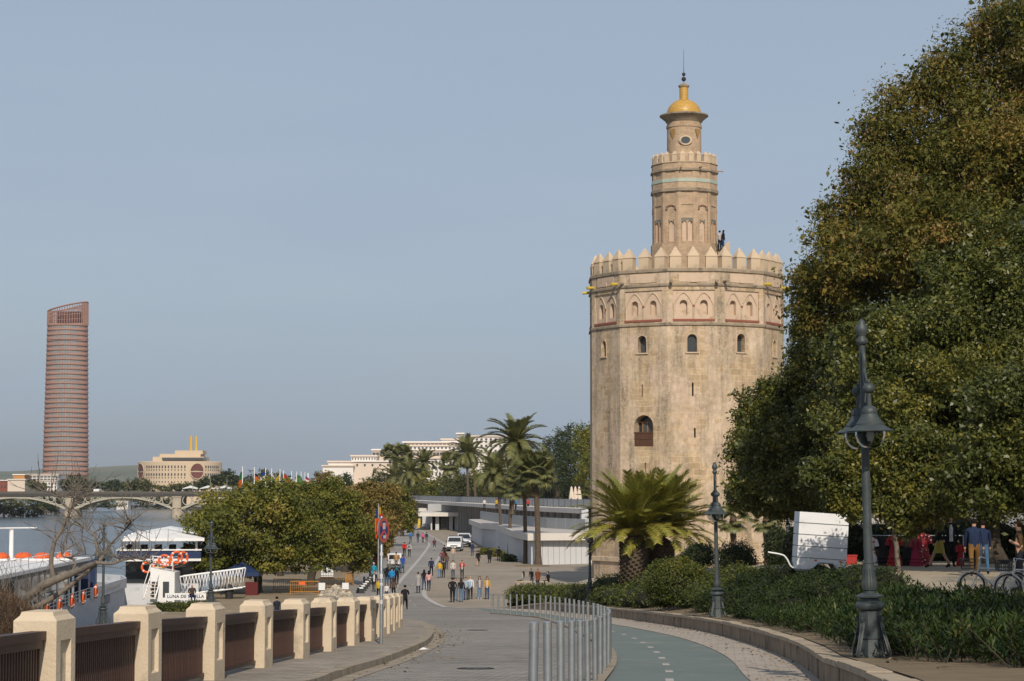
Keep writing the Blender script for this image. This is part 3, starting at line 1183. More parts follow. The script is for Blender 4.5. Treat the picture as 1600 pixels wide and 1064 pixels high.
for a in (R(-100), R(-10), R(-68)):
    d = Vector((math.cos(a), math.sin(a), 0))
    b.tube(d * UR + Vector((OFF[0], 0, UZ(262))), d * (UR + .5) + Vector((OFF[0], 0, UZ(262.5))), .05, .06, 6)
b.build('turret_spout', M['tcord'], turret)

# third body: round lantern with golden dome
lan = link('dome_lantern', None, tower)
VZ = lambda py: at(1070, py, 168.6).z


def lathe_uv(name, prof, n, m, parent, smooth=True):
    b = MB()
    for i in range(len(prof) - 1):
        (r0, z0), (r1, z1) = prof[i], prof[i + 1]
        vs, uvs = [], []
        for r_, z_ in ((r0, z0), (r1, z1)):
            for j in range(n + 1):
                t = 2 * PI * j / n - PI / 2
                vs.append((OFF[0] + r_ * math.cos(t), r_ * math.sin(t), z_))
                uvs.append((j / n * 2 * PI * 1.39, z_))
        b.add(vs, [(j, j + 1, n + 2 + j, n + 1 + j) for j in range(n)], 0, uv=uvs)
    me = b.mesh(name, m)
    bm = bmesh.new()
    bm.from_mesh(me)
    bmesh.ops.remove_doubles(bm, verts=bm.verts, dist=1e-5)
    bm.to_mesh(me)
    bm.free()
    if smooth:
        me.polygons.foreach_set('use_smooth', [True] * len(me.polygons))
        me.set_sharp_from_angle(angle=R(35))
    return link(name, me, parent)


lathe_uv('drum', [(1.46, UZ(252)), (1.46, VZ(240)), (1.40, VZ(239)), (1.39, VZ(198)), (1.45, VZ(197)), (1.45, VZ(193.5)), (1.39, VZ(193)), (1.39, VZ(188))], 32, M['tbrick'], lan)
lathe_uv('cornice', [(1.38, VZ(189)), (1.5, VZ(187)), (1.56, VZ(184.5)), (1.72, VZ(182.5)), (1.92, VZ(179)), (1.98, VZ(178.6)), (1.98, VZ(176.8)), (1.86, VZ(176)), (1.36, VZ(174.5))], 32, M['tcord'], lan)
H = VZ(151) - VZ(175)
lathe_uv('dome', [(1.39, VZ(175.2))] + [(1.40 * math.cos(t), VZ(175) + H * math.sin(t)) for t in [R(x) for x in range(4, 80, 8)]] + [(.3, VZ(151.5))], 32, M['gold'], lan)
lathe_uv('lantern_drum', [(.36, VZ(153)), (.36, VZ(132.5)), (.42, VZ(132))], 16, M['gold'], lan)
lathe_uv('lantern_cap', [(.36, VZ(133)), (.45, VZ(131)), (.46, VZ(129.5)), (.38, VZ(128.5)), (.3, VZ(127.5)), (.12, VZ(125.5)), (.05, VZ(124))], 16, M['tcord'], lan)
b = MB()
cx = OFF[0]
b.ball((cx, 0, VZ(119)), .19, 12, 8)
b.ball((cx, 0, VZ(111.5)), .15, 12, 8)
b.tube((cx, 0, VZ(125)), (cx, 0, VZ(98)), .035, .02, 6)
b.tube((cx, 0, VZ(98)), (cx, 0, VZ(72)), .018, .01, 6)
b.build('finial', M['dark_iron'], lan, smooth=True)
b = MB()
T = Matrix.Translation((cx, -1.41, VZ(220))) @ Matrix.Diagonal((1.25, 1, .95, 1))
b.torus((0, 0, 0), .36, .09, 24, 6, 0, T)
b.build('oculus_surround', M['tstone'], lan, smooth=True)
b = MB()
b.add([T @ Vector((.33 * math.cos(t), -.02, .33 * math.sin(t))) for t in [2 * PI * i / 20 for i in range(20)]], [tuple(range(20))])
b.build('oculus_pane', M['glint'], lan)
for s in (-1, 1):
    b = MB()
    T = Matrix.Translation((cx, 0, 0)) @ Matrix.Rotation(s * R(44), 4, 'Z') @ Matrix.Translation((0, -1.42, VZ(208)))
    b.add([(-.26, 0, .36), (.26, 0, .36), (.2, 0, .1), (0, 0, -.42), (-.2, 0, .1), (-.26, -.05, .36), (.26, -.05, .36), (.2, -.05, .1), (0, -.05, -.42), (-.2, -.05, .1)],
          [(5, 6, 7, 8, 9), (0, 5, 9, 4), (4, 9, 8, 3), (3, 8, 7, 2), (2, 7, 6, 1), (1, 6, 5, 0)], 0, T)
    b.build('tile_ornament', M['gold'], lan)
# white parapet of the stair beside the turret
b = MB()
xa, xb = at(1118, 400, 169).x - TC.x, at(1140, 400, 169).x - TC.x
zt = UZ(374)
b.add([(xa, -1.4, Z_P - 1.3), (xb, -1.4, Z_P - 1.3), (xb, -1.4, zt), (xa, -1.4, UZ(392)), (xa, -.9, Z_P - 1.3), (xb, -.9, Z_P - 1.3), (xb, -.9, zt), (xa, -.9, UZ(392))],
      [(0, 1, 2, 3), (7, 6, 5, 4), (3, 2, 6, 7), (1, 5, 6, 2), (0, 3, 7, 4)])
b.build('stair_parapet', M['tpanel'], tower)
# ------------------------------------------------------------------ trees, palms, hedges
def leaf_mesh(name, P, NR, D, L, W, tint, m, fold=0.0):
    """One small pointed leaf face per point: P centre, NR normal, D long axis, L/W sizes."""
    n = len(P)
    Wv = np.cross(NR, D)
    Wv /= np.linalg.norm(Wv, axis=1, keepdims=True) + 1e-9
    co = np.empty((n, 4, 3), dtype=np.float32)
    co[:, 0] = P - D * (L / 2)[:, None]
    co[:, 1] = P + Wv * (W / 2)[:, None] + D * (L * .08)[:, None]
    co[:, 2] = P + D * (L / 2)[:, None]
    co[:, 3] = P - Wv * (W / 2)[:, None] + D * (L * .08)[:, None]
    me = bpy.data.meshes.new(name)
    me.vertices.add(n * 4)
    me.vertices.foreach_set('co', co.ravel())
    me.loops.add(n * 4)
    me.loops.foreach_set('vertex_index', np.arange(n * 4, dtype=np.int32))
    me.polygons.add(n)
    me.polygons.foreach_set('loop_start', np.arange(0, n * 4, 4, dtype=np.int32))
    me.materials.append(m)
    a = me.attributes.new('tint', 'FLOAT', 'FACE')
    a.data.foreach_set('value', np.clip(tint, 0, 1).astype(np.float32))
    me.update(calc_edges=True)
    return me


def unit(v):
    return v / (np.linalg.norm(v, axis=1, keepdims=True) + 1e-9)


def sublobes(lobes, k, seed, f=.42, big=.72):
    """Break each lobe into smaller boughs spread over its surface, so that light and shade fall in clumps."""
    rg = np.random.default_rng(seed + 5000)
    out = []
    for l in lobes:
        t0 = l[6] if len(l) > 6 else 0
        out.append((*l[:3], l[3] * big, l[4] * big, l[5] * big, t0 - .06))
        for i in range(k):
            z = 1 - 2 * (i + .5) / k
            a = i * 2.39996 + rg.random() * .8
            q = math.sqrt(max(0, 1 - z * z))
            d = np.array([q * math.cos(a), q * math.sin(a), z]) + rg.normal(size=3) * .12
            r = rg.uniform(.72, .95)
            g = f * rg.uniform(.65, 1.25)
            out.append((l[0] + d[0] * l[3] * r, l[1] + d[1] * l[4] * r, l[2] + d[2] * l[5] * r, l[3] * g, l[4] * g, l[5] * g * .8, t0 + rg.normal() * .05))
    return out


def cloud(name, lobes, n, size, m, seed, parent=None, per=14, clump=.45, shell=.5, aspect=.45, droop=.3, tv=.17, tl=.10, toff=0.0, up=.35, rough=.16, skip=.62, tops=0.0):
    """Leaves gathered in clumps spread through the outer volume of several lobes."""
    rg = np.random.default_rng(seed)
    L = np.array([l[:6] for l in lobes], float)
    area = (L[:, 3] * L[:, 4] + L[:, 4] * L[:, 5] + L[:, 3] * L[:, 5])
    nc = max(4, n // per)
    idx = rg.choice(len(L), int(nc * 1.6), p=area / area.sum())
    d = unit(rg.normal(size=(len(idx), 3)))
    r = 1 - shell * rg.random(len(idx)) ** 1.4
    f = rg.normal(size=(5, 3)) * 2.6
    ph = rg.random(5) * 6
    wob = sum(np.sin(d @ f[i] * 1.7 + ph[i] + idx * 1.3) for i in range(5)) * rough * .45
    C = L[idx, :3] + d * (r * (1 + wob))[:, None] * L[idx, 3:6]
    keep = np.ones(len(idx), bool)
    for j in range(len(L)):
        q = np.linalg.norm((C - L[j, :3]) / L[j, 3:6], axis=1)
        keep &= ~((q < skip) & (idx != j))
    C, idx, d = C[keep][:nc], idx[keep][:nc], d[keep][:nc]
    nc = len(C)
    lt = rg.normal(size=len(L)) * tl + np.array([l[6] if len(l) > 6 else 0 for l in lobes])
    ct = .5 + toff + lt[idx] + rg.normal(size=nc) * tv + tops * d[:, 2]  # last term paints sunlight into the tint of upward leaves
    ci = np.repeat(np.arange(nc), per)
    k = len(ci)
    sc = (L[idx, 3:6].min(axis=1) ** .35)[ci]
    P = C[ci] + rg.normal(size=(k, 3)) * (clump * sc)[:, None] * np.array([1, 1, .75])
    out = unit(d[ci])
    NR = unit(out * .55 + rg.normal(size=(k, 3)) * .65 + np.array([0, 0, up]))
    D = rg.normal(size=(k, 3)) + out * .5 - np.array([0, 0, droop])
    D = unit(D - NR * (D * NR).sum(1, keepdims=True))
    Ls = size * (.65 + .7 * rg.random(k))
    me = leaf_mesh(name, P, NR, D, Ls, Ls * aspect * (.8 + .4 * rg.random(k)), ct[ci] + rg.normal(size=k) * .10, m)
    return link(name, me, parent)


G = {}
# front trees with brown seed pods / dark evergreens / waterside trees / hedges
G['pods'] = leafmat('leaf_autumn', [(0.0, (.028, .038, .008)), (.45, (.088, .092, .016)), (.68, (.155, .135, .024)), (.87, (.21, .135, .03)), (1.0, (.30, .19, .06))], .22)
G['pod'] = leafmat('seed_pods', [(0.0, (.16, .095, .045)), (.5, (.30, .19, .10)), (1.0, (.42, .29, .17))], .2)
G['ever'] = leafmat('leaf_evergreen', [(0.0, (.024, .036, .009)), (.45, (.068, .082, .018)), (.75, (.125, .13, .026)), (1.0, (.24, .2, .035))], .2, .42, .35)
G['quay'] = leafmat('leaf_waterside', [(0.0, (.048, .062, .013)), (.45, (.115, .125, .021)), (.75, (.18, .172, .028)), (1.0, (.28, .22, .055))], .25)
G['rust'] = leafmat('leaf_rusty', [(0.0, (.085, .075, .018)), (.5, (.18, .14, .035)), (1.0, (.32, .21, .075))], .25)
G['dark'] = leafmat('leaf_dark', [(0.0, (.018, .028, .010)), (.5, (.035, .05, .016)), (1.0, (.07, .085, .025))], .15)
G['far'] = leafmat('leaf_far', [(0.0, (.035, .045, .016)), (.5, (.07, .078, .025)), (1.0, (.14, .125, .04))], .2)
G['hedge'] = leafmat('leaf_hedge', [(0.0, (.022, .036, .008)), (.5, (.058, .076, .015)), (1.0, (.15, .15, .03))], .2, .5)
G['olean'] = leafmat('leaf_oleander', [(0.0, (.012, .024, .006)), (.5, (.025, .046, .010)), (.85, (.055, .08, .018)), (1.0, (.15, .14, .04))], .2, .5, .2)
G['bush'] = leafmat('leaf_dark_bush', [(0.0, (.010, .019, .005)), (.5, (.022, .036, .009)), (.9, (.05, .066, .017)), (1.0, (.10, .10, .03))], .15, .55, .15)
G['palm'] = leafmat('leaf_palm', [(0.0, (.05, .065, .026)), (.5, (.13, .14, .05)), (1.0, (.26, .23, .085))], .2, .45, .35)
G['canary'] = leafmat('leaf_broad_palm', [(0.0, (.06, .078, .016)), (.45, (.165, .178, .034)), (.8, (.29, .26, .05)), (1.0, (.40, .31, .07))], .2, .4, .4)
G['dry'] = leafmat('dry_stalks', [(0.0, (.06, .036, .022)), (.5, (.19, .13, .075)), (1.0, (.30, .22, .13))], .1)
M['core'] = mat('hedge_core', (.012, .014, .007), (.02, .018, .01), 5, .95)


def trunk(pts, radii, m, parent, name='trunk', n=9):
    b = MB()
    b.path(pts, radii, n)
    return b.build(name, m, parent, smooth=True, angle=80)


def wiggle(p0, p1, k, amp, rg):
    p0, p1 = Vector(p0), Vector(p1)
    return [p0.lerp(p1, i / k) + Vector((rg.uniform(-amp, amp), rg.uniform(-amp, amp), 0)) * (0 if i in (0,) else 1) for i in range(k + 1)]


def tree(name, label, base, lobes, n, size, leaf, bark, tr, seed, group=None, limbs=5, cat='tree', fork=.45, pods=0, inner=0, **kw):
    """lobes are world positions; the thing sits at the trunk's base."""
    base = Vector(base)
    rg = random.Random(seed)
    t = thing(name, label, cat, base, 0, group)
    loc = [(l[0] - base.x, l[1] - base.y, l[2] - base.z, *l[3:]) for l in lobes]
    zc = sum(l[2] for l in loc) / len(loc)
    fz = max(.8, min(l[2] - l[5] for l in loc) + .3) if fork is None else max(.8, zc * fork)
    top = Vector((sum(l[0] for l in loc) / len(loc) * .35, sum(l[1] for l in loc) / len(loc) * .35, fz))
    pts = wiggle((0, 0, -.3), top, 5, tr * .3, rg)
    trunk(pts, [tr * 1.35, tr * 1.08, tr, tr * .95, tr * .92, tr * .9], bark, t)
    for i, l in enumerate(sorted(loc, key=lambda q: -q[3] * q[5])[:limbs]):
        e = Vector(l[:3]) + Vector((0, 0, l[5] * .35))
        md = top.lerp(e, .5) + Vector((rg.uniform(-.4, .4), rg.uniform(-.4, .4), -.2))
        trunk([top - Vector((0, 0, tr)), md, e], [tr * .62, tr * .38, tr * .12], bark, t, 'limb', 6)
    sk = kw.pop('sub', 9)
    crown = sublobes(loc, sk, seed) if sk else loc
    cloud('crown', crown, n, size, leaf, seed, t, **kw)
    if inner:
        cloud('inner_leaves', [(*l[:3], l[3] * .74, l[4] * .74, l[5] * .74) for l in crown], inner, size * 1.6, leaf, seed + 7, t, per=10, clump=.5, shell=.75, aspect=.6, tv=.12, skip=.3)
    if pods:
        cloud('seed_pods', crown[::3], pods, size * .95, G['pod'], seed + 1, t, per=16, clump=kw.get('clump', .4) * .75, shell=.14, aspect=.3, droop=2.5, up=.1, tv=.15)
    return t


def lobes_px(Y, lst, dy=.9):
    """Crown lobes given as picture centre and radii at distance Y -> metres."""
    out = []
    for l in lst:
        px, py, rx, ry = l[:4]
        yy = Y + (l[4] if len(l) > 4 else 0)
        c = at(px, py, yy)
        s = yy / FPX
        tt = (l[5],) if len(l) > 5 else ()
        out.append((c.x, c.y, c.z, rx * s, max(rx, ry) * s * dy, ry * s, *tt))
    return out


# the large trees on the upper level, right of the tower
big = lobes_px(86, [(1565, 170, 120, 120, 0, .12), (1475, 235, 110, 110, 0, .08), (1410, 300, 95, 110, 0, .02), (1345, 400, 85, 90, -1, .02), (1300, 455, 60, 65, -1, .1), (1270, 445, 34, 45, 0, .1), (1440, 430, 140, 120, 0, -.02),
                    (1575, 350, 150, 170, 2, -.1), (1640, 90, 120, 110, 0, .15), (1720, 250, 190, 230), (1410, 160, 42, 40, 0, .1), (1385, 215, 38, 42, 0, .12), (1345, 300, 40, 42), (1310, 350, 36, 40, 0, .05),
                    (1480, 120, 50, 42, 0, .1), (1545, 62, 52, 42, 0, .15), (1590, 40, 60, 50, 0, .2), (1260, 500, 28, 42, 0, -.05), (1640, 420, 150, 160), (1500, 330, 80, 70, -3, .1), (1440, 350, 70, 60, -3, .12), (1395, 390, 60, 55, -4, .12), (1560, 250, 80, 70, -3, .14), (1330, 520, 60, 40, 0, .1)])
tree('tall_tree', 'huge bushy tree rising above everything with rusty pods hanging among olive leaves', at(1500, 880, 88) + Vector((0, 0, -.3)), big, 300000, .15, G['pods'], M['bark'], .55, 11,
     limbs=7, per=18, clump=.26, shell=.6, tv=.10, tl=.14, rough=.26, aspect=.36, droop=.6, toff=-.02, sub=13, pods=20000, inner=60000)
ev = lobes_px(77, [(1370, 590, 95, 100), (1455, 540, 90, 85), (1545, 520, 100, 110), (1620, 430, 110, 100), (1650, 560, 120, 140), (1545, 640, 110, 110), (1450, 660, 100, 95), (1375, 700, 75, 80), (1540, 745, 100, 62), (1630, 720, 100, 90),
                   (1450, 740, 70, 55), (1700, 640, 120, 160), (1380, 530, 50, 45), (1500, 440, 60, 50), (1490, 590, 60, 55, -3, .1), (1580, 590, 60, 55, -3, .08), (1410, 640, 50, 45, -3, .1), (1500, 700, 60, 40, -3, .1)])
tree('evergreen_tree', 'dense dark evergreen tree with thick trunk shading the flower patterned dresses', at(1556, 893, 77), ev, 190000, .145, G['ever'], M['bark'], .48, 12,
     limbs=7, fork=.42, per=16, clump=.22, shell=.6, tv=.12, rough=.26, aspect=.5, droop=.2, sub=11, inner=20000, toff=.05)
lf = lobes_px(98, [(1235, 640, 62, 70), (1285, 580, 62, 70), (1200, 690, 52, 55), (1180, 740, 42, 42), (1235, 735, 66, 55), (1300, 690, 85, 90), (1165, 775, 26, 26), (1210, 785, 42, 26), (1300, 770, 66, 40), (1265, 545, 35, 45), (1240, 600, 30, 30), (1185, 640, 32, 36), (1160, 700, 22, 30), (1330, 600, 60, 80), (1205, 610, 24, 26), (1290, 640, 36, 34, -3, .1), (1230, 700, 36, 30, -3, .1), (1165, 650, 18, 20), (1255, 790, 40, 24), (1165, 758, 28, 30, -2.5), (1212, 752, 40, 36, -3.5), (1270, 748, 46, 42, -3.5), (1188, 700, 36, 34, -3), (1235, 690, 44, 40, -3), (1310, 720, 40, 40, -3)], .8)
tree('evergreen_tree', 'rounded evergreen tree whose leaves cover the tower wall above the white trailer', at(1262, 884, 98), lf, 110000, .16, G['ever'], M['bark'], .3, 13,
     limbs=6, fork=.35, per=15, clump=.22, shell=.6, tv=.14, rough=.4, aspect=.5, droop=.2, inner=10000, toff=.12)
sm = lobes_px(69, [(1405, 720, 60, 50, 0, .08), (1440, 765, 52, 36, 0, .1), (1385, 775, 45, 30, 0, .06), (1455, 795, 30, 30, 0, .1), (1420, 805, 34, 28, 0, .08), (1360, 740, 40, 36), (1470, 730, 46, 40, 0, .1), (1320, 770, 34, 26), (1295, 745, 40, 28), (1335, 798, 20, 16), (1350, 710, 40, 34)], .8)
tree('orange_tree', 'small tree with slender pale trunk and low hanging bright leaves behind the lamp post', at(1405, 888, 69), sm, 34000, .15, G['ever'], M['bark_pale'], .085, 14,
     limbs=5, fork=.5, per=12, clump=.24, shell=.6, tv=.17, rough=.25, aspect=.5, droop=.3, toff=.08)

rt = lobes_px(66, [(1545, 745, 66, 50), (1605, 705, 90, 80), (1490, 752, 40, 30, 0, .05), (1660, 640, 120, 110), (1560, 690, 60, 50), (1700, 740, 110, 60), (1585, 772, 40, 26)], .9)
tree('evergreen_tree', 'evergreen tree by the picture edge whose low branches hang over the strolling man', (at(1650, 900, 66).x, 66, zg(17, 66)), rt, 46000, .16, G['ever'], M['bark'], .3, 15,
     limbs=5, fork=.4, per=14, clump=.22, shell=.6, tv=.13, rough=.28, aspect=.5, droop=.2)

# waterside row: broad crowns over the sandy strip
WG = 'broad trees in a row along the waterside'
row = [
    (166, (405, 928), [(400, 815, 80, 60), (340, 850, 55, 45), (315, 870, 34, 30), (420, 790, 60, 40), (470, 830, 60, 50), (370, 795, 45, 32), (440, 870, 60, 26), (380, 875, 60, 26), (495, 865, 40, 30), (350, 820, 40, 34, -3)], 34000, 'quay', 'first broad olive green tree beside the gangway'),
    (180, (487, 908), [(480, 800, 65, 48), (530, 820, 55, 50), (440, 785, 45, 28), (500, 775, 40, 26), (555, 850, 36, 34), (520, 860, 50, 22), (470, 770, 30, 18)], 26000, 'quay', 'broad olive green tree behind the orange barriers'),
    (210, (540, 893), [(545, 800, 46, 42), (580, 815, 34, 42), (520, 785, 36, 28), (560, 780, 28, 20), (595, 840, 20, 26)], 17000, 'rust', 'rusty brown crowned tree over the black kiosk'),
    (255, (585, 878), [(590, 790, 36, 32), (570, 775, 26, 18), (610, 800, 24, 30), (595, 770, 22, 14)], 12000, 'rust', 'brownish tree between the kiosk tree and the far green one'),
    (310, (612, 856), [(618, 795, 28, 34), (600, 778, 22, 18), (632, 805, 16, 26), (622, 772, 18, 12)], 10000, 'quay', 'green tree at the far bend of the path'),
    (380, (628, 840), [(634, 798, 18, 26), (622, 785, 16, 18), (640, 812, 10, 16)], 6000, 'rust', 'farthest and smallest tree of the waterside row'),
]
for i, (Y, bp, ls, n, lm, lab) in enumerate(row):
    bb = gpt(*bp)
    bb.y = Y
    bb.x = (bp[0] - 800) / FPX * Y
    tree('waterside_tree', lab, (bb.x, Y, 0), lobes_px(Y, ls), n, .26 * (Y / 166) ** .5, G[lm], M['bark'], .34, 20 + i, WG, limbs=5, fork=.40, per=11, clump=.24, shell=.6, tv=.12, tl=.12, rough=.26, aspect=.6, droop=.25)
for i, (px, Y) in enumerate(((440, 200), (505, 230), (520, 215))):
    ls = lobes_px(Y, [(px, 800, 34, 30), (px + 16, 815, 26, 26)])
    tree('waterside_tree', ['tree hidden behind the first broad tree, only its dark trunk showing', 'tree standing in shade left of the black kiosk', 'slim trunked tree in shade beside the white water tank'][i], ((px - 800) / FPX * Y, Y, 0), ls, 3500, .4, G['quay'], M['bark'], .25, 40 + i, WG, limbs=2, fork=.5, per=8, clump=.35)

# trees on the street level beyond the pavilions and behind the tower
SG = 'street trees beyond the riverside pavilions'
street = [
    (330, [(895, 720, 34, 45), (915, 690, 28, 36), (880, 745, 26, 26), (930, 720, 30, 50)], 9000, 'dark', 'dark tall tree next to the tower', 775),
    (345, [(872, 710, 26, 38), (855, 735, 24, 26), (885, 690, 20, 22)], 7000, 'dark', 'dark round tree behind the tall palms', 775),
    (315, [(918, 695, 20, 34, 0, .1), (925, 735, 20, 36, 0, .1)], 5000, 'quay', 'sunlit yellowish tree touching the tower edge', 775),
    (420, [(780, 735, 30, 26), (758, 745, 24, 20), (800, 750, 26, 20)], 6000, 'quay', 'olive tree between the palm crowns', 780),
    (480, [(735, 752, 28, 20), (710, 758, 22, 18), (755, 760, 20, 16)], 5000, 'far', 'low green tree behind the far pavilion roof', 780),
    (560, [(690, 755, 26, 20), (670, 762, 20, 18), (708, 748, 16, 14)], 4500, 'quay', 'rounded green tree under the white apartment blocks', 782),
    (620, [(640, 752, 24, 20), (622, 760, 20, 18), (655, 765, 18, 16)], 4000, 'far', 'grey green tree left of the thin palms', 782),
    (560, [(538, 752, 12, 14), (530, 758, 10, 10), (546, 758, 9, 10)], 1800, 'dark', 'very dark round tree before the white building', 782),
    (520, [(508, 746, 16, 12), (494, 752, 12, 10)], 1800, 'rust', 'brownish tree top above the waterside row', 782),
    (900, [(405, 745, 22, 14), (430, 748, 22, 12), (388, 752, 14, 10)], 2600, 'far', 'wide grey green tree behind the row of flags', 782),
    (380, [(825, 745, 22, 24), (842, 758, 18, 16)], 3500, 'dark', 'dark tree behind the double palm', 778),
    (640, [(595, 748, 16, 14), (580, 755, 14, 10)], 2200, 'far', 'pale green tree at the foot of the white blocks', 782),
]
for i, (Y, ls, n, lm, lab, by) in enumerate(street):
    L_ = lobes_px(Y, ls)
    bx = sum(l[0] for l in L_) / len(L_)
    tree('street_tree', lab, (bx, Y, at(800, by, Y).z), L_, n, .32 * (Y / 330) ** .8, G[lm], M['bark'], .3, 60 + i, SG, limbs=3, fork=.4, per=9, clump=.33, shell=.6, tv=.15, rough=.25, aspect=.6)

# vegetation of the far bank, left and under the bridge
BG = 'trees and bushes on the far river bank'
bank = [
    (905, [(12, 790, 22, 15), (38, 794, 22, 13), (-12, 788, 20, 18), (60, 799, 12, 8)], 3000, 'far', 'olive bush at the water edge before the bridge arch', .1),
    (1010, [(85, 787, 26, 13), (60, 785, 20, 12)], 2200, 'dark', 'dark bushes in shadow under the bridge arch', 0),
    (1180, [(130, 784, 26, 12), (165, 784, 24, 11)], 1800, 'far', 'grey bushes on the bank right of the bridge pier', 0),
    (1350, [(200, 783, 24, 11), (235, 782, 24, 11), (264, 783, 18, 11)], 3200, 'dark', 'low dark bank trees seen through the middle arch', 0),
    (1400, [(300, 781, 22, 12), (330, 780, 22, 12), (360, 780, 20, 13)], 3200, 'dark', 'dark bank trees seen through the last arch', 0),
    (1000, [(118, 752, 12, 15), (104, 757, 10, 12), (128, 756, 10, 13)], 2200, 'dark', 'tall dark tree at the foot of the red skyscraper', 0),
    (1020, [(148, 760, 14, 9), (166, 762, 14, 8), (180, 758, 12, 9)], 1800, 'dark', 'dark low trees behind the white van on the bridge', 0),
    (1040, [(205, 757, 18, 9), (230, 761, 18, 7), (222, 756, 12, 8)], 2200, 'far', 'olive trees left of the round office building', 0),
    (1040, [(262, 762, 22, 6), (290, 760, 20, 7), (310, 758, 16, 8)], 2200, 'far', 'green trees hiding the foot of the round building', 0),
    (1000, [(330, 752, 13, 11), (345, 748, 10, 10), (318, 755, 10, 9)], 2200, 'dark', 'dark bushy trees right of the round building', 0),
    (990, [(362, 748, 8, 12), (372, 752, 8, 10), (356, 744, 5, 12)], 1500, 'dark', 'narrow dark conifers near the first flag', 0),
    (1030, [(52, 757, 10, 8), (66, 760, 9, 7)], 1000, 'far', 'brownish bare tree before the pale houses', .15),
]
for i, (Y, ls, n, lm, lab, to) in enumerate(bank):
    L_ = lobes_px(Y, ls)
    bx = sum(l[0] for l in L_) / len(L_)
    zb = min(l[2] - l[5] for l in L_)
    tree('bank_tree', lab, (bx, Y, zb - 1.5), L_, n, 1.0, G[lm], M['bark'], .4, 90 + i, BG, limbs=2, fork=.3, per=7, clump=.5, shell=.7, tv=.14, aspect=.7, toff=to, rough=.3)


# ---- palms
def frond(name, L, droop, nl, ll, w, m, seed, vee=.35, yellow=0.0, curl=1.4):
    rg = random.Random(seed)
    pts, p, a = [], Vector((0, 0, 0)), 0.0
    K = 14
    for i in range(K + 1):
        pts.append(p.copy())
        a = -droop * (i / K) ** curl
        p = p + Vector((math.cos(a), 0, math.sin(a))) * (L / K)
    V, F, T = [], [], []

    def q(vs, t):
        o = len(V)
        V.extend(vs)
        F.append((o, o + 1, o + 2, o + 3))
        T.append(t)
    for i in range(K):
        r0, r1 = .045 * (1 - i / K) + .008, .045 * (1 - (i + 1) / K) + .008
        a_, c_ = pts[i], pts[i + 1]
        q([a_ + Vector((0, r0, 0)), a_ - Vector((0, r0, 0)), c_ - Vector((0, r1, 0)), c_ + Vector((0, r1, 0))], .85)
        q([a_ + Vector((0, 0, r0)), a_ - Vector((0, 0, r0)), c_ - Vector((0, 0, r1)), c_ + Vector((0, 0, r1))], .85)
    for j in range(nl):
        t = .1 + .9 * (j + .5) / nl
        f = t * K
        i = min(K - 1, int(f))
        b0 = pts[i].lerp(pts[i + 1], f - i)
        fw = (pts[i + 1] - pts[i]).normalized()
        upv = Vector((0, 1, 0)).cross(fw) * -1
        upv = fw.cross(Vector((0, 1, 0))).normalized() * -1 if fw.cross(Vector((0, 1, 0))).z > 0 else fw.cross(Vector((0, 1, 0))).normalized()
        upv = upv if upv.z > 0 else -upv
        ln = ll * (math.sin(PI * min(1, .12 + .80 * t)) ** .6) * rg.uniform(.85, 1.1)
        for s in (-1, 1):
            dr = (fw * rg.uniform(.55, .8) + Vector((0, s, 0)) * .8 + upv * (vee + rg.uniform(-.1, .1))).normalized()
            tip = b0 + dr * ln - Vector((0, 0, ln * .18))
            wv = fw * (w * .5)
            md = b0.lerp(tip, .5) + Vector((0, 0, ln * .05))
            tt = .5 + rg.gauss(0, .16) + yellow
            q([b0 - wv, b0 + wv, md + wv * 1.1, md - wv * 1.1], tt)
            q([md - wv * 1.1, md + wv * 1.1, tip + wv * .15, tip - wv * .15], tt + .05)
    me = bpy.data.meshes.new(name)
    me.from_pydata(V, [], F)
    me.materials.append(m)
    at_ = me.attributes.new('tint', 'FLOAT', 'FACE')
    at_.data.foreach_set('value', np.clip(np.array(T, dtype=np.float32), 0, 1))
    return me


def fan(name, m, seed, R_=.85, pet=1.0):
    rg = random.Random(seed)
    V, F, T = [], [], []
    for s in (-1, 1):
        o = len(V)
        V += [Vector((0, s * .03, 0)), Vector((0, -s * .03, .02)), Vector((pet, -s * .02, .02)), Vector((pet, s * .02, 0))]
        F.append((o, o + 1, o + 2, o + 3))
        T.append(.7)
    n = 26
    for i in range(n):
        a = -2.1 + 4.2 * i / (n - 1)
        d = Vector((math.cos(a), math.sin(a), .18 * math.cos(a * 2)))
        e = Vector((-math.sin(a), math.cos(a), 0))
        L = R_ * rg.uniform(.85, 1.1)
        c = Vector((pet, 0, 0))
        dp = Vector((0, 0, -.32 * L))
        o = len(V)
        V += [c, c + d * L * .55 + e * .085, c + d * L + dp, c + d * L * .55 - e * .085]
        F.append((o, o + 1, o + 2, o + 3))
        T.append(.5 + rg.gauss(0, .15))
    me = bpy.data.meshes.new(name)
    me.from_pydata(V, [], F)
    me.materials.append(m)
    at_ = me.attributes.new('tint', 'FLOAT', 'FACE')
    at_.data.foreach_set('value', np.clip(np.array(T, dtype=np.float32), 0, 1))
    return me


FR = [frond('frond', 3.4, d, 38, .78, .10, G['palm'], 200 + i) for i, d in enumerate((.7, 1.1, 1.5, 1.9))]
FRD = [frond('dry_frond', 2.6, d, 26, .5, .06, G['dry'], 210 + i) for i, d in enumerate((.8, 1.3))]
FAN = [fan('fan_frond', G['palm'], 220 + i) for i in range(3)]


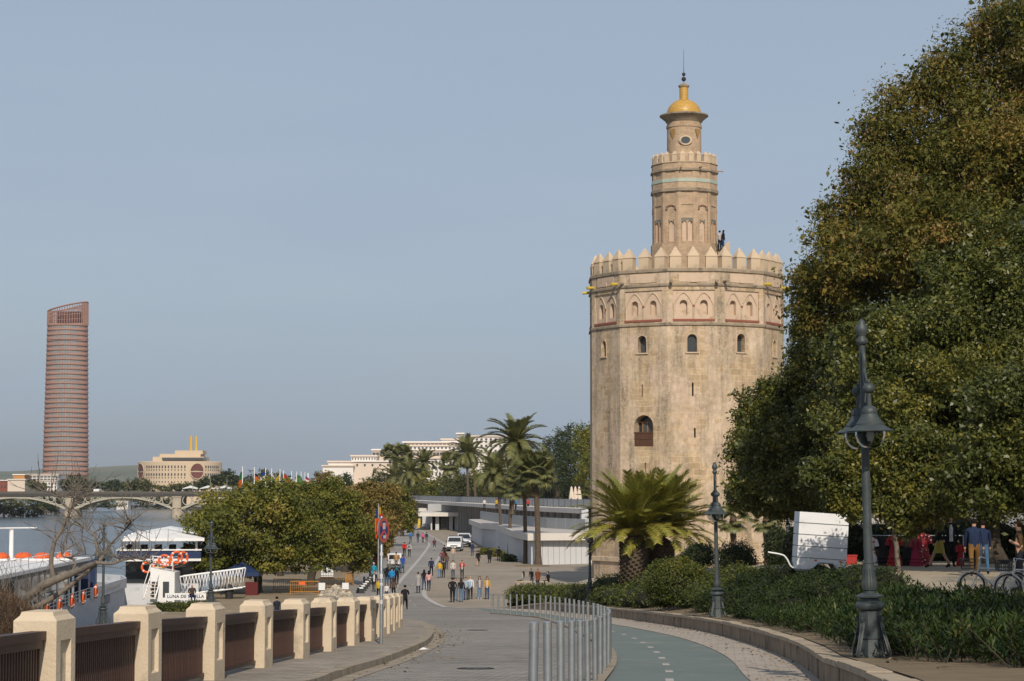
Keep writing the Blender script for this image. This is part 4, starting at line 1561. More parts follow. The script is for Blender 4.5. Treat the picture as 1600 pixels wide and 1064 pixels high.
def palm(label, base, H, r, kind, seed, size=1.0, nf=38, lean=(0, 0), group='tall palms along the riverside pavilions'):
    rg = random.Random(seed)
    t = thing('palm_tree', label, 'palm tree', base, 0, group)
    b = MB()
    k = 14
    pts, rad = [], []
    for i in range(k + 1):
        f = i / k
        pts.append((lean[0] * f * f, lean[1] * f * f, -.2 + (H + .2) * f))
        rad.append(r * (1 + .55 * math.exp(-f * 12)) * (1 - .22 * f) * (1 + (.05 if i % 2 else -.02)))
    b.path(pts, rad, 10)
    b.build('trunk', M['palm_bark'], t, smooth=True, angle=80)
    top = Vector(pts[-1])
    b = MB()
    b.lathe([(r * .8, -1.1), (r * 1.35, -.5), (r * 1.5, -.1), (r * 1.1, .25), (.02, .5)], 10, tuple(top))
    b.build('crown_shaft', M['palm_bark'], t, smooth=True, angle=70)
    for i in range(nf):
        f = (i + .5) / nf
        el = R(78) - f * R(128) + rg.uniform(-.12, .12)
        az = i * 2.39996 + rg.uniform(-.2, .2)
        if kind == 'fan':
            me = FAN[i % 3]
            sc = 1.2 * size * rg.uniform(.85, 1.1)
        else:
            me = FR[min(3, int(f * 3.6 + rg.random()))]
            sc = 1.22 * size * rg.uniform(.85, 1.08) * (.8 + .2 * math.sin(PI * min(1, f + .2)))
        o = link('frond', me, t, top + Vector((0, 0, .15)), (0, -el, az), sc)
    for i in range(6):
        az = rg.random() * 6.28
        link('dry_frond', FRD[i % 2], t, top - Vector((0, 0, .3)), (0, R(60) + rg.random() * .4, az), size * .7)
    return t


def palm_px(label, bpx, bpy_, ctop, wpx, kind, seed, size=1.0, nf=38, cx=None, Y=None):
    g = gpt(bpx, bpy_) if Y is None else at(bpx, bpy_, Y)
    top = at(cx if cx is not None else bpx, ctop, g.y)
    return palm(label, g, top.z - g.z, wpx / 2 / FPX * g.y, kind, seed, size, nf, (top.x - g.x, 0))


palm_px('palm with the thickest trunk, nearest of the group by the white pavilion', 841, 883, 738, 9.5, 'fan', 301, 1.25, 44, 836)
palm_px('fan palm standing just left of the thickest trunk', 821, 880, 748, 7, 'fan', 302, 1.2, 40, 819)
palm_px('tallest palm with wide feathery crown above the fan palms', 796, 868, 693, 5.5, 'date', 303, 1.12, 52, 806)
palm_px('palm with drooping crown leaning left of the tallest', 783, 859, 740, 5, 'date', 304, 1.05, 42, 776)
palm_px('slim palm between the pavilions with a ragged crown', 732, 829, 708, 4.6, 'date', 305, 1.15, 44, 729)
palm_px('slim palm leaning beside its ragged neighbour', 744, 826, 712, 4, 'date', 306, .95, 36, 738)
palm_px('far palm with round full crown near the path bend', 664, 812, 724, 3.6, 'date', 307, 1.3, 46, 663)
palm_px('short trunked palm half hidden behind the tallest', 801, 800, 762, 4.5, 'fan', 308, 1.0, 24, 801, 262)
palm_px('thin tall fan palm before the white apartment terraces', 611, 790, 708, 1.6, 'fan', 309, 1.5, 26, 609, 620)
palm_px('stout fan palm right of the thin one', 628, 790, 712, 3, 'fan', 310, 1.9, 34, 628, 610)
palm_px('fan palm standing before the white block with brick corner', 704, 790, 724, 2, 'fan', 311, 1.8, 30, 704, 560)
palm_px('far palm with feathery crown left of the round crowned one', 640, 800, 740, 3, 'date', 312, 1.5, 36, 640, 580)
palm_px('low far palm above the waterside trees', 618, 800, 748, 3, 'date', 313, 1.6, 34, 618, 600)
palm_px('far palm behind the path bend, lower than its neighbour', 653, 812, 752, 2.6, 'date', 314, 1.2, 30, 653, 585)

# broad palm in the garden before the tower: two stout trunks
CF = [frond('broad_frond', 4.1, d, 64, .70, .06, G['canary'], 330 + i, .22, y, 1.9) for i, (d, y) in enumerate(((.6, 0), (.85, 0), (1.1, .06), (1.4, .2)))]


def broad_palm(label, px, py_b, py_c, Y, wpx, seed, nf, size):
    rg = random.Random(seed)
    g = at(px, py_b, Y)
    g.z = zg(g.x, g.y) - .1
    top = at(px, py_c, Y)
    H = top.z - g.z
    r = wpx / 2 / FPX * Y
    t = thing('broad_palm', label, 'palm tree', g, 0, 'broad garden palms before the tower')
    b = MB()
    b.lathe([(r * .95, -.3), (r * .92, .2), (r, H * .45), (r * 1.18, H * .8), (r * .95, H * .98), (.1, H + .3)], 16, (0, 0, 0))
    b.build('trunk', M['palm_bark'], t, smooth=True, angle=80)
    # old leaf bases, one joined mass of stubs
    b = MB()
    n = int(260)
    for i in range(n):
        z = H * (.05 + .92 * i / n)
        a = i * 2.39996
        rr = r * (1.0 + .14 * min(1, z / H))
        T = Matrix.Translation((rr * math.cos(a), rr * math.sin(a), z)) @ Matrix.Rotation(a, 4, 'Z') @ Matrix.Rotation(-.7, 4, 'Y')
        b.box((.03, 0, 0), (.2, .16, .07), 0, 0, T, .5)
    o = b.build('leaf_base', M['palm_bark'], t)
    o['kind'] = 'stuff'
    for i in range(nf):
        f = (i + .5) / nf
        el = R(80) - f * R(66) + rg.uniform(-.1, .1)
        me = CF[min(3, int(f * 3.4 + rg.random() * .9))]
        link('frond', me, t, (0, 0, H + .1), (rg.uniform(-.3, .3), -el, i * 2.39996 + rg.uniform(-.2, .2) - .25 * math.sin(i * 2.39996 + 1.6)), size * rg.uniform(.88, 1.08))
    return t


broad_palm('broad palm with stout trunk in deep shade, left one of the garden pair', 991, 906, 842, 111, 38, 341, 70, .9)
broad_palm('broad palm with yellowing lower fronds in front of the tower', 1029, 888, 843, 113, 42, 342, 80, .95)
# slender young palm trunks by the tower foot
for px, Y, lab in ((1198, 118, 'slender young palm against the tower foot beside the trailer drawbar'), (1146, 122, 'slender young palm trunk behind the round clipped bushes')):
    g = at(px, 900, Y)
    g.z = zg(g.x, Y)
    palm(lab, g, at(px, 815, Y).z - g.z, .16, 'fan', px, .55, 16, (0, 0), 'young palms at the tower foot')


# ---- hedges and bushes
def hedge(name, label, lobes, n, size, leaf, seed, cat='hedge', group=None, aspect=.5, per=8, clump=.12, **kw):
    """Clipped mass: solid dark core against see-through, leaves over it. Lobes are ellipsoids in world space."""
    c = Vector((sum(l[0] for l in lobes) / len(lobes), sum(l[1] for l in lobes) / len(lobes), min(l[2] - l[5] for l in lobes)))
    t = thing(name, label, cat, c, 0, group)
    loc = [(l[0] - c.x, l[1] - c.y, l[2] - c.z, *l[3:]) for l in lobes]
    b = MB()
    for l in loc:
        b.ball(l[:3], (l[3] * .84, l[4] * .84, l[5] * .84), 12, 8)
    o = b.build('twigs', M['core'], t, smooth=True, angle=80)  # solid dark filling behind the leaves
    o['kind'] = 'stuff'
    cloud('foliage', loc, n, size, leaf, seed, t, per=per, clump=clump, shell=.16, aspect=aspect, droop=-.1, tv=.16, rough=.14, skip=.8, **kw)
    return t


def lob(x, y, w, d, h, z=None):
    z = zg(x, y) if z is None else z
    return (x, y, z + h * .45, w / 2, d / 2, h * .58)


# low clipped hedge that follows the wall round to the plaza, in three lengths
for i, (ya, yb, lab) in enumerate(((96, 110, 'low clipped hedge beside the broad palms'), (111, 124, 'low clipped hedge behind the far lamp post'), (125, 137.5, 'end of the low clipped hedge facing the plaza'))):
    ls = []
    k = 8
    for j in range(k):
        y = ya + (yb - ya) * j / (k - 1)
        x = xw(y) + 1.5 + (.15 if j % 2 else -.1)
        ls.append((x, y, zr(y) + .46 + .42, 1.15, 1.35, .62))
        if i < 2 and j % 2 == 0:
            ls.append((x + 1.6, y, zg(x + 1.6, y) + .35, 1.2, 1.3, .6))
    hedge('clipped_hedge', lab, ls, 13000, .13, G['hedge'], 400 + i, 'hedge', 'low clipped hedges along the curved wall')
Y0 = 88
hedge('round_bush', 'large clipped bush beside the lamp post with yellowish top tinted as if sunlit', lobes_px(88, [(1058, 912, 46, 36), (1035, 915, 28, 32), (1085, 918, 26, 30), (1060, 895, 32, 22, 0, .12)], .9), 22000, .10, G['hedge'], 410, 'bush', tops=.22)  # upper leaves coloured brighter to imitate sun on the top
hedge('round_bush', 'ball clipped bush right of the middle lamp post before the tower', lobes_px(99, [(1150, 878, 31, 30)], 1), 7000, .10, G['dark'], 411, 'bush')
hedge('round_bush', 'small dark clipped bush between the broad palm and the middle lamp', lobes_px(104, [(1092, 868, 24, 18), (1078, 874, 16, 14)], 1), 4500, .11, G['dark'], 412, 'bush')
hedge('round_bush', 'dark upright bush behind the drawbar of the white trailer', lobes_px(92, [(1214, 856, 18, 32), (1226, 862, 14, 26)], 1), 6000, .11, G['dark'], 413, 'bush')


def shrubs(name, label, spots, leaf, seed, hgt, size, n_per, aspect, group=None, spread=.55):
    """Upright leafy shoots: long leaves set along many stems."""
    rg = np.random.default_rng(seed)
    c = Vector(spots[0])
    t = thing(name, label, 'shrub', c, 0, group)
    P, NR, D, L, T = [], [], [], [], []
    b = MB()
    for s in spots:
        for k in range(9):
            a = rg.random() * 6.28
            r = spread * math.sqrt(rg.random())
            base = np.array([s[0] - c.x + r * math.cos(a), s[1] - c.y + r * math.sin(a), s[2] - c.z])
            tip = base + np.array([rg.normal() * .26 + .25 * r * math.cos(a), rg.normal() * .22 + .25 * r * math.sin(a), hgt * rg.uniform(.65, 1.15)])
            if k < 3:
                b.path([tuple(base - [0, 0, .1]), tuple(tip)], [.012, .006], 4)
            m_ = n_per // 9
            tt = rg.random(m_) ** .7
            pos = base + (tip - base) * tt[:, None] + rg.normal(size=(m_, 3)) * .035
            az = rg.random(m_) * 6.28
            el = rg.uniform(.15, 1.15, m_)
            d = np.stack([np.cos(az) * np.cos(el), np.sin(az) * np.cos(el), np.sin(el)], 1)
            ln = size * rg.uniform(.7, 1.25, m_)
            pos = pos + d * (ln / 2)[:, None]
            nn = unit(np.cross(d, np.stack([-np.sin(az), np.cos(az), np.zeros(m_)], 1)) + rg.normal(size=(m_, 3)) * .3)
            nn = unit(nn - d * (nn * d).sum(1, keepdims=True))
            P.append(pos)
            NR.append(nn)
            D.append(d)
            L.append(ln)
            T.append(.5 + rg.normal() * .13 + rg.normal(size=m_) * .13 + .12 * (tt - .5))
    o = b.build('stems', M['bark'], t)
    o['kind'] = 'stuff'
    P, NR, D, L, T = (np.concatenate(q_) for q_ in (P, NR, D, L, T))
    me = leaf_mesh('foliage', P, NR, D, L, L * aspect, T, leaf)
    link('foliage', me, t)
    return t


rs = random.Random(5)
OG = 'leafy shrubs in the planted bed'


def bed(y0, y1, d0, d1, step):
    out = []
    y = y0
    while y < y1:
        d = d0
        while d < d1:
            yy = y + rs.uniform(-.25, .25)
            x = xw(yy) + d + rs.uniform(-.2, .2)
            if (x - 5.6) ** 2 + (yy - 33) ** 2 > .95 and not (abs(x - 5.45) < .75 and yy < 33):
                out.append((x, yy, zg(x, yy)))
            d += step
        y += step
    return out


shrubs('oleander', 'oleander thicket with long narrow leaves beside the nearest lamp post', bed(33.5, 41, .95, 4.2, .58), G['olean'], 420, .62, .17, 420, .2, OG)
shrubs('oleander', 'oleander thicket below the parked bicycles', bed(41, 50, 1.25, 4.4, .62), G['olean'], 421, .5, .17, 360, .2, OG)
shrubs('oleander', 'dark oleander thicket below the hanging dresses', bed(50, 60, 1.0, 4.4, .7), G['olean'], 422, .42, .18, 300, .2, OG)
def mass(y0, y1, d0, d1, n, hh, lab, seed, leaf):
    ls = []
    for k in range(n):
        y = rs.uniform(y0, y1)
        d = rs.uniform(d0, d1)
        x = xw(y) + d
        w = rs.uniform(.7, 1.15)
        ls.append((x, y, zg(x, y) + hh * .35, w, w, hh * rs.uniform(.5, .75)))
    return hedge('bush', lab, ls, 26000, .13, leaf, seed, 'bush', 'dark bushes along the low wall', aspect=.34, clump=.16, up=.5)


mass(60, 66.5, 1.5, 4.2, 20, .8, 'dark leafy bush below the white trailer, nearer the oleanders', 431, G['bush'])
mass(66, 73, 1.5, 4.0, 20, .55, 'dark leafy bush below the drawbar of the trailer', 432, G['bush'])
mass(73.5, 80, 1.5, 4.0, 18, .7, 'dark leafy bush just behind the middle lamp post', 433, G['bush'])
mass(80, 88, 1.5, 3.6, 18, .8, 'dark bush left of the middle lamp post under the clipped one', 434, G['hedge'])
shrubs('oleander', 'oleander shoots at the very edge of the bed by the frame side', bed(26, 33, 1.05, 5.0, .6), G['olean'], 425, .6, .17, 260, .2, OG)

# trees beside the ramp, outside the picture on the right, that shade the bed and the upper level
for i, (x, y, zc_, r) in enumerate(((11.6, 26, 13.4, 4.6), (14.8, 36, 14.2, 4.8), (18.6, 46, 14.2, 5.0), (22.5, 56, 14.5, 5.2))):
    zz = zg(x, y)
    rg_ = random.Random(i)
    ls = [(x, y, zc_, r * .8, r * .8, r * .62)] + [(x + r * .55 * math.cos(a), y + r * .55 * math.sin(a), zc_ - .6 + rg_.uniform(-.6, .8), r * .5, r * .5, r * .4) for a in (0, 1.3, 2.5, 3.8, 5.1)]
    tree('evergreen_tree', ['evergreen tree on the upper level beside the road, shading the oleanders', 'evergreen tree next to the one shading the oleanders', 'evergreen tree shading the parked bicycles', 'evergreen tree shading the strolling people'][i], (x, y, zz), ls, 22000, .22, G['ever'], M['bark'], .3, 500 + i, limbs=5, fork=.5, per=14, clump=.25, shell=.6, aspect=.5)

# added dark foliage standing in for the shade under the street trees
for i, (px0, px1, Y, lab) in enumerate(((560, 700, 640, 'long dark foliage added as tree shade far along the upper street'), (690, 800, 520, 'dark foliage added as tree shade on the upper street behind tall palms'), (790, 935, 360, 'dark foliage added as tree shade on the upper street next to the tower'))):
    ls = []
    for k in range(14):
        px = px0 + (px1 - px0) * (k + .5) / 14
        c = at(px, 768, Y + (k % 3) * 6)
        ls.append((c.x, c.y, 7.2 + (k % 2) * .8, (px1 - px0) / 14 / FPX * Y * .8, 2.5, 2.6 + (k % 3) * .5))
    hedge('shade_foliage', lab, ls, 5000, .4 * (Y / 360), G['dark'], 460 + i, 'planting', None, .6, 8, .3)

# scrub and olive trees scattered over the far hills, uncountable
rg_ = np.random.default_rng(77)
pts = []
for o_ in [o for o in COL.objects if o.name.startswith('hills')]:
    vv = [o_.matrix_world @ v.co for v in o_.data.vertices]
    for i in rg_.choice(len(vv), 330):
        v = vv[i]
        if v.y < (5900 if 'hills' == o_.name else 8600):
            for q_ in range(6):
                pts.append((v.x + rg_.normal() * 30, v.y + rg_.normal() * 30, v.z + 1 + rg_.random() * 7))
P_ = np.array(pts)
k_n = len(P_)
N_ = unit(rg_.normal(size=(k_n, 3)) + np.array([0, -.8, .4]))
D_ = rg_.normal(size=(k_n, 3))
D_ = unit(D_ - N_ * (D_ * N_).sum(1, keepdims=True))
L_n = rg_.uniform(7, 16, k_n)
hs_o = link('hill_scrub', leaf_mesh('hill_scrub', P_, N_, D_, L_n, L_n * .8, .4 + rg_.normal(size=k_n) * .2, G['dark']))
hs_o['kind'] = 'stuff'

# fallen leaves along the verge, the gutter and the bed
rg_ = np.random.default_rng(9)
P_ = []
for i in range(1500):
    y = rg_.uniform(26, 120)
    if i % 3 == 0:
        x = xw(y) - abs(rg_.normal()) * .5 - .05
        z = zr(y) + .03
    elif i % 3 == 1:
        x = float(np.interp(y, [p.y for p in kc], [p.x for p in kc])) + abs(rg_.normal()) * .5 + .03
        z = zr(y) + .02
        if y > 84:
            continue
    else:
        x = xw(y) + rg_.uniform(.45, 1.3)
        z = zg(x, y) + .03
    P_.append((x, y, z))
P_ = np.array(P_)
k_n = len(P_)
N_ = unit(rg_.normal(size=(k_n, 3)) * .25 + np.array([0, 0, 1]))
D_ = rg_.normal(size=(k_n, 3))
D_ = unit(D_ - N_ * (D_ * N_).sum(1, keepdims=True))
L_n = rg_.uniform(.05, .13, k_n)
fl = link('fallen_leaves', leaf_mesh('fallen_leaves', P_, N_, D_, L_n, L_n * .5, .5 + rg_.normal(size=k_n) * .3, G['dry']))
fl['kind'] = 'stuff'
# ------------------------------------------------------------------ balustrade
PIL = [(-4.95, 17), (-4.94, 22.5), (-4.92, 28), (-4.80, 33.3), (-4.63, 38.5), (-4.41, 43.3), (-4.21, 47.6), (-4.02, 52), (-3.87, 56), (-3.82, 60), (-3.86, 64), (-3.92, 68), (-4.02, 73)]
PTOP = [6.86, 6.646, 6.415, 6.164, 5.946, 5.727, 5.534, 5.33, 5.16, 4.98, 4.81, 4.63, 4.43]
bal = thing('balustrade', 'cream pillared balustrade with dark brown iron railings along the sidewalk', 'balustrade', (-4.6, 40, zr(40)))


def loc(v, root):
    return Vector(v) - root.location


def pillar_mesh(h=1.18, w=.47, d=.58):
    b = MB()
    x, y = w / 2, d / 2
    # body with a sunk panel on both long sides
    z0, z1 = .3, h - .3
    for s in (-1, 1):
        X = s * x
        P = lambda yy, zz, dd=0: (X - s * dd, yy, zz)
        q = y - .13
        o = [P(-y, -.3), P(y, -.3), P(y, h - .09), P(-y, h - .09)]
        i_ = [P(-q, z0), P(q, z0), P(q, z1), P(-q, z1)]
        r_ = [P(-q + .02, z0 + .02, .05), P(q - .02, z0 + .02, .05), P(q - .02, z1 - .02, .05), P(-q + .02, z1 - .02, .05)]
        f = [(0, 1, 5, 4), (1, 2, 6, 5), (2, 3, 7, 6), (3, 0, 4, 7), (4, 5, 9, 8), (5, 6, 10, 9), (6, 7, 11, 10), (7, 4, 8, 11), (8, 9, 10, 11)]
        b.add(o + i_ + r_, f if s > 0 else [t[::-1] for t in f])
    for s in (-1, 1):
        v = [(-x, s * y, -.3), (x, s * y, -.3), (x, s * y, h - .09), (-x, s * y, h - .09)]
        b.add(v, [(0, 1, 2, 3) if s < 0 else (3, 2, 1, 0)])
    e = .05
    v = [(-x, -y, h - .09), (x, -y, h - .09), (x, y, h - .09), (-x, y, h - .09), (-x + e, -y + e, h - .04), (x - e, -y + e, h - .04), (x - e, y - e, h - .04), (-x + e, y - e, h - .04)]
    t = e + .015
    v += [(-x + t, -y + t, h), (x - t, -y + t, h), (x - t, y - t, h), (-x + t, y - t, h)]
    b.add(v, [(0, 1, 5, 4), (1, 2, 6, 5), (2, 3, 7, 6), (3, 0, 4, 7), (4, 5, 9, 8), (5, 6, 10, 9), (6, 7, 11, 10), (7, 4, 8, 11), (8, 9, 10, 11)])
    me = b.mesh('pillar', M['pillar'])
    return me


pm = pillar_mesh()
barm = MB().box((0, 0, .46), (.03, .045, .80)).mesh('bar', M['brown_rail'])
for i, (x, y) in enumerate(PIL):
    rz = R(-8)
    zb = PTOP[i] - 1.18
    o = link('pillar', pm, bal, loc((x, y, zb), bal), (random.uniform(-.006, .006), random.uniform(-.006, .006), rz + random.uniform(-.02, .02)), (1, 1, 1 + random.uniform(-.012, .012)))
    if i == len(PIL) - 1:
        break
    x2, y2 = PIL[i + 1]
    z2 = PTOP[i + 1] - 1.18
    a, c = Vector((x, y, zb)), Vector((x2, y2, z2))
    d = (c - a)
    a2, c2 = a + d.normalized() * .27, c - d.normalized() * .27
    rail = link('railing', None, bal, loc(a2, bal))
    b = MB()
    up = Vector((0, 0, 1))
    sd_ = d.normalized().cross(up).normalized()
    for z0, hw_, hh in ((.93, .085, .045), (.85, .06, .05), (.08, .04, .03)):
        vs = []
        for p in (Vector((0, 0, 0)), c2 - a2):
            for s, t in ((-1, -1), (1, -1), (1, 1), (-1, 1)):
                vs.append(p + sd_ * (s * hw_) + up * (z0 + t * hh))
        b.add(vs, [(0, 1, 2, 3), (7, 6, 5, 4), (0, 4, 5, 1), (1, 5, 6, 2), (2, 6, 7, 3), (3, 7, 4, 0)])
    b.build('rail', M['brown_rail'], rail)
    nb = int((c2 - a2).length / .118)
    ang = math.atan2(d.y, d.x) - PI / 2
    if i < 7:
        for k in range(nb):
            p = (c2 - a2) * ((k + .5) / nb)
            link('bar', barm, rail, p, (0, 0, ang))
    else:
        b = MB()
        for k in range(nb):
            p = (c2 - a2) * ((k + .5) / nb)
            b.box((p.x, p.y, p.z + .46), (.03, .045, .80), ang)
        o = b.build('bars', M['brown_rail'], rail)
        o['kind'] = 'stuff'
bal['label'] = 'cream pillared balustrade with dark brown iron railings along the sidewalk'

# ------------------------------------------------------------------ bollards


def bollard_proto():
    t = thing('bollard', None, None)
    b = MB()
    r = .046
    b.lathe([(r, -.1), (r, .93)], 14)
    b.build('tube', M['galv'], t, smooth=True)
    b = MB()
    b.lathe([(r + .0015, .93), (r + .0015, 1.0), (r * .8, 1.012), (.001, 1.014)], 14)
    b.build('cap', M['steel_cap'], t, smooth=True)
    return t


ORD = 'first second third fourth fifth sixth seventh eighth ninth tenth eleventh twelfth thirteenth fourteenth fifteenth sixteenth seventeenth eighteenth nineteenth'.split()
bp = None
BG_ = 'steel bollards lining the green cycle lane'
N_B = len(BOLL)
for i, (x, y) in enumerate(BOLL):
    if i < 18:
        lab = f'steel bollard, {ORD[i]} of the curved row counted from the camera'
    else:
        lab = f'steel bollard, {ORD[N_B - 1 - i]} of the curved row counted from the plaza end'
    if bp is None:
        bp = bollard_proto()
        o = bp
    else:
        o = dup(bp, (0, 0, 0))
    o.location = (x, y, zr(y) + .05)
    o.rotation_euler = (random.gauss(0, .006), random.gauss(0, .006), random.random() * 6)
    tag(o, lab, 'bollard', BG_)

# ------------------------------------------------------------------ cast-iron lamp posts
m, t, b_ = nt('lamp_glass')
tr = t.nodes.new('ShaderNodeBsdfTransparent')
tr.inputs[0].default_value = (.62, .64, .63, 1)
gl_ = t.nodes.new('ShaderNodeBsdfGlossy')
gl_.inputs['Roughness'].default_value = .06
fr_ = t.nodes.new('ShaderNodeLayerWeight')
fr_.inputs[0].default_value = .12
mx = t.nodes.new('ShaderNodeMixShader')
t.links.new(fr_.outputs[0], mx.inputs[0])
t.links.new(tr.outputs[0], mx.inputs[1])
t.links.new(gl_.outputs[0], mx.inputs[2])
t.links.new(mx.outputs[0], t.nodes['Material Output'].inputs[0])
M['glass_lamp'] = m


def lamp_proto():
    t = thing('street_lamp', None, None)
    ci = M['cast_iron']
    b = MB()
    b.lathe([(.30, -.15), (.30, .0), (.235, .01), (.19, .3), (.205, .31), (.205, .34), (.185, .36), (.17, .74)], 8, ph=PI / 8)
    b.build('base', ci, t)
    b = MB()
    b.lathe([(.15, .74), (.2, .76), (.225, .80), (.225, .84), (.2, .875), (.15, .885), (.145, .925), (.16, .935), (.225, .945), (.23, .965), (.17, .985), (.12, 1.01)], 20)
    b.build('collar', ci, t, smooth=True, angle=50)
    b = MB()
    b.lathe([(.085, 1.01), (.085, 1.04), (.105, 1.06), (.118, 1.14), (.112, 1.2), (.09, 1.32), (.082, 1.46), (.09, 1.47), (.09, 1.49), (.072, 1.5)], 16)
    for k in range(16):
        a = 2 * PI * k / 16
        b.path([(.108 * math.cos(a), .108 * math.sin(a), 1.08), (.116 * math.cos(a), .116 * math.sin(a), 1.15), (.088 * math.cos(a), .088 * math.sin(a), 1.38)], .008, 4)
    b.build('fluted_shaft', ci, t, smooth=True)
    b = MB()
    b.lathe([(.072, 1.5), (.06, 3.9), (.052, 4.0), (.05, 4.9)], 14)
    b.build('pole', ci, t, smooth=True)
    for k in range(4):
        b = MB()
        T = Matrix.Rotation(PI / 4 + k * PI / 2, 4, 'Z')
        pts = [(.19, 0, .62), (.215, 0, .66), (.235, 0, .64), (.23, 0, .60), (.205, 0, .56), (.24, 0, .42), (.30, 0, .24), (.345, 0, .1), (.335, 0, .035), (.285, 0, .02), (.25, 0, .055), (.255, 0, .1), (.285, 0, .105), (.295, 0, .075)]
        pts = curve(pts, 26)
        vs = []
        for p in pts:
            vs += [p + Vector((0, -.035, 0)), p + Vector((0, .035, 0))]
        b.path(pts, .019, 5, 0, T)
        for s in (-.026, .026):
            b.path([p + Vector((0, s, 0)) for p in pts], .014, 4, 0, T)
        b.build('scroll_bracket', ci, t, smooth=True, angle=60)
    b = MB()
    b.lathe([(.05, 4.86), (.085, 4.9), (.09, 4.94), (.06, 4.97), (.055, 5.0), (.1, 5.06), (.095, 5.14), (.055, 5.19), (.06, 5.22), (.03, 5.25), (.001, 5.27)], 14)
    b.build('finial', ci, t, smooth=True, angle=60)
    for s in (-1, 1):
        b = MB()
        pts = curve([(0, s * .03, 4.8), (0, s * .14, 4.66), (0, s * .12, 4.45), (0, s * .2, 4.28), (0, s * .34, 4.2), (0, s * .46, 4.14), (0, s * .46, 4.0)], 20)
        b.path(pts, [.032] * 20, 6)
        b.path(curve([(0, s * .05, 4.5), (0, s * .2, 4.4), (0, s * .28, 4.3), (0, s * .2, 4.22), (0, s * .12, 4.26)], 14), .02, 5)
        b.ball((0, s * .46, 4.17), (.1, .1, .085), 10, 6)
        b.ball((0, s * .46, 4.27), .03, 8, 5)
        b.path([(0, s * .05, 3.75), (0, s * .25, 3.95), (0, s * .4, 4.12)], .018, 5)
        b.build('arm', ci, t, smooth=True, angle=60)
        lt = link('lantern', None, t, (0, s * .46, 0))
        b = MB()
        b.lathe([(.362, 3.50), (.366, 3.515), (.30, 3.545), (.215, 3.60), (.215, 3.625), (.19, 3.65), (.14, 3.73), (.118, 3.775), (.122, 3.785), (.118, 3.84), (.085, 3.885), (.04, 3.905), (.035, 4.02)], 24)
        b.lathe([(.362, 3.50), (.23, 3.51), (.10, 3.7)], 24)
        b.build('hood', ci, lt, smooth=True, angle=40)
        b = MB()
        b.lathe([(.233, 3.505), (.232, 3.44), (.20, 3.34), (.14, 3.275), (.07, 3.245), (.001, 3.238)], 24)
        b.build('globe', M['glass_lamp'], lt, smooth=True)
        b = MB()
        b.lathe([(.03, 3.56), (.05, 3.52), (.065, 3.44), (.04, 3.36), (.001, 3.34)], 12)
        b.build('bulb', M['white_paint'], lt, smooth=True)
    return t


lp = None
LG = 'cast iron lamp posts'
LAMPS = [
    (1357, 33.0, None, 'nearest and largest cast iron lamp post, standing on the wall among oleanders', -3.0, -.018),
    (1119, 72.0, None, 'cast iron lamp post rising in front of the tower wall, beside the large clipped bush', -2.0, -.012),
    (921, 113.0, None, 'cast iron lamp post at the corner of the tower where the hedge bends', -4.0, 0),
    (165, 122.0, .30, 'cast iron lamp post tangled in bare branches before the moored boat', 40, 0),
    (332, 149.0, 0.0, 'cast iron lamp post beside the gangway and the broad tree', 25, .0),
]
for px, Y, z, lab, rz, lean in LAMPS:
    x = (px - 800) / FPX * Y
    z = zr(Y) + .47 if z is None else z
    if lp is None:
        lp = lamp_proto()
        o = lp
    else:
        o = dup(lp, (0, 0, 0))
    o.location = (x, Y, z)
    o.rotation_euler = (0, lean, R(rz + 4))
    if Y > 115:
        o.scale = (1.12, 1.12, 1.12)
    tag(o, lab, 'lamp post', LG)

# ------------------------------------------------------------------ no stopping sign
M['sign_red'] = mat('faded_sign_red', (.50, .10, .06), (.42, .08, .05), 5, .5)
M['sign_blue'] = mat('sign_blue', (.02, .045, .19), (.018, .04, .16), 5, .45)
M['sticker'] = mat('worn_sticker', (.62, .6, .58), (.35, .36, .42), 30, .6)
sx, sy = (597 - 800) / FPX * 53, 53.0
sg = thing('no_stopping_sign', 'round no stopping sign, red and blue with stickers, on a grey pole', 'traffic sign', (sx, sy, zr(53) + .13), R(68))
b = MB()
b.lathe([(.042, -.1), (.042, 3.15), (.03, 3.17)], 12)
b.build('pole', M['galv'], sg, smooth=True)
T0 = Matrix.Translation((0, -.06, 2.83))


def disc(b, r, y, n=32, mi=0, c=(0, 0), M_=None):
    b.add([(M_ or T0) @ Vector((c[0] + r * math.cos(2 * PI * i / n), y, c[1] + r * math.sin(2 * PI * i / n))) for i in range(n)], [tuple(range(n))], mi)


b = MB()
n = 32
rim = [(T0 @ Vector((.32 * math.cos(2 * PI * i / n), yy, .32 * math.sin(2 * PI * i / n)))) for yy in (0, .03) for i in range(n)]
b.add(rim, [(i, n + i, n + (i + 1) % n, (i + 1) % n) for i in range(n)] + [tuple(range(n)), tuple(range(2 * n - 1, n - 1, -1))])
b.build('plate', M['galv'], sg)
b = MB()
disc(b, .312, -.003)
b.build('red_ring', M['sign_red'], sg)
b = MB()
disc(b, .232, -.006)
b.build('blue_field', M['sign_blue'], sg)
b = MB()
for s in (-1, 1):
    b.box((0, -.0085, 0), (.062, .003, .46), 0, 0, T0 @ Matrix.Rotation(s * R(45), 4, 'Y'))
b.build('red_cross', M['sign_red'], sg)
for (cx_, cz_, w_, h_) in ((0.0, .15, .14, .06), (.0, .07, .12, .1), (.03, -.17, .15, .08)):
    b = MB()
    b.box((cx_, -.0125, cz_), (w_, .003, h_), 0, 0, T0)
    b.build('sticker', M['sticker'], sg)
b = MB()
for z in (1.0, 1.45, 1.62, 2.2):
    b.lathe([(.0445, z), (.0445, z + random.uniform(.05, .12))], 12)
o = b.build('pole_stickers', M['sticker'], sg, smooth=True)
o['kind'] = 'stuff'
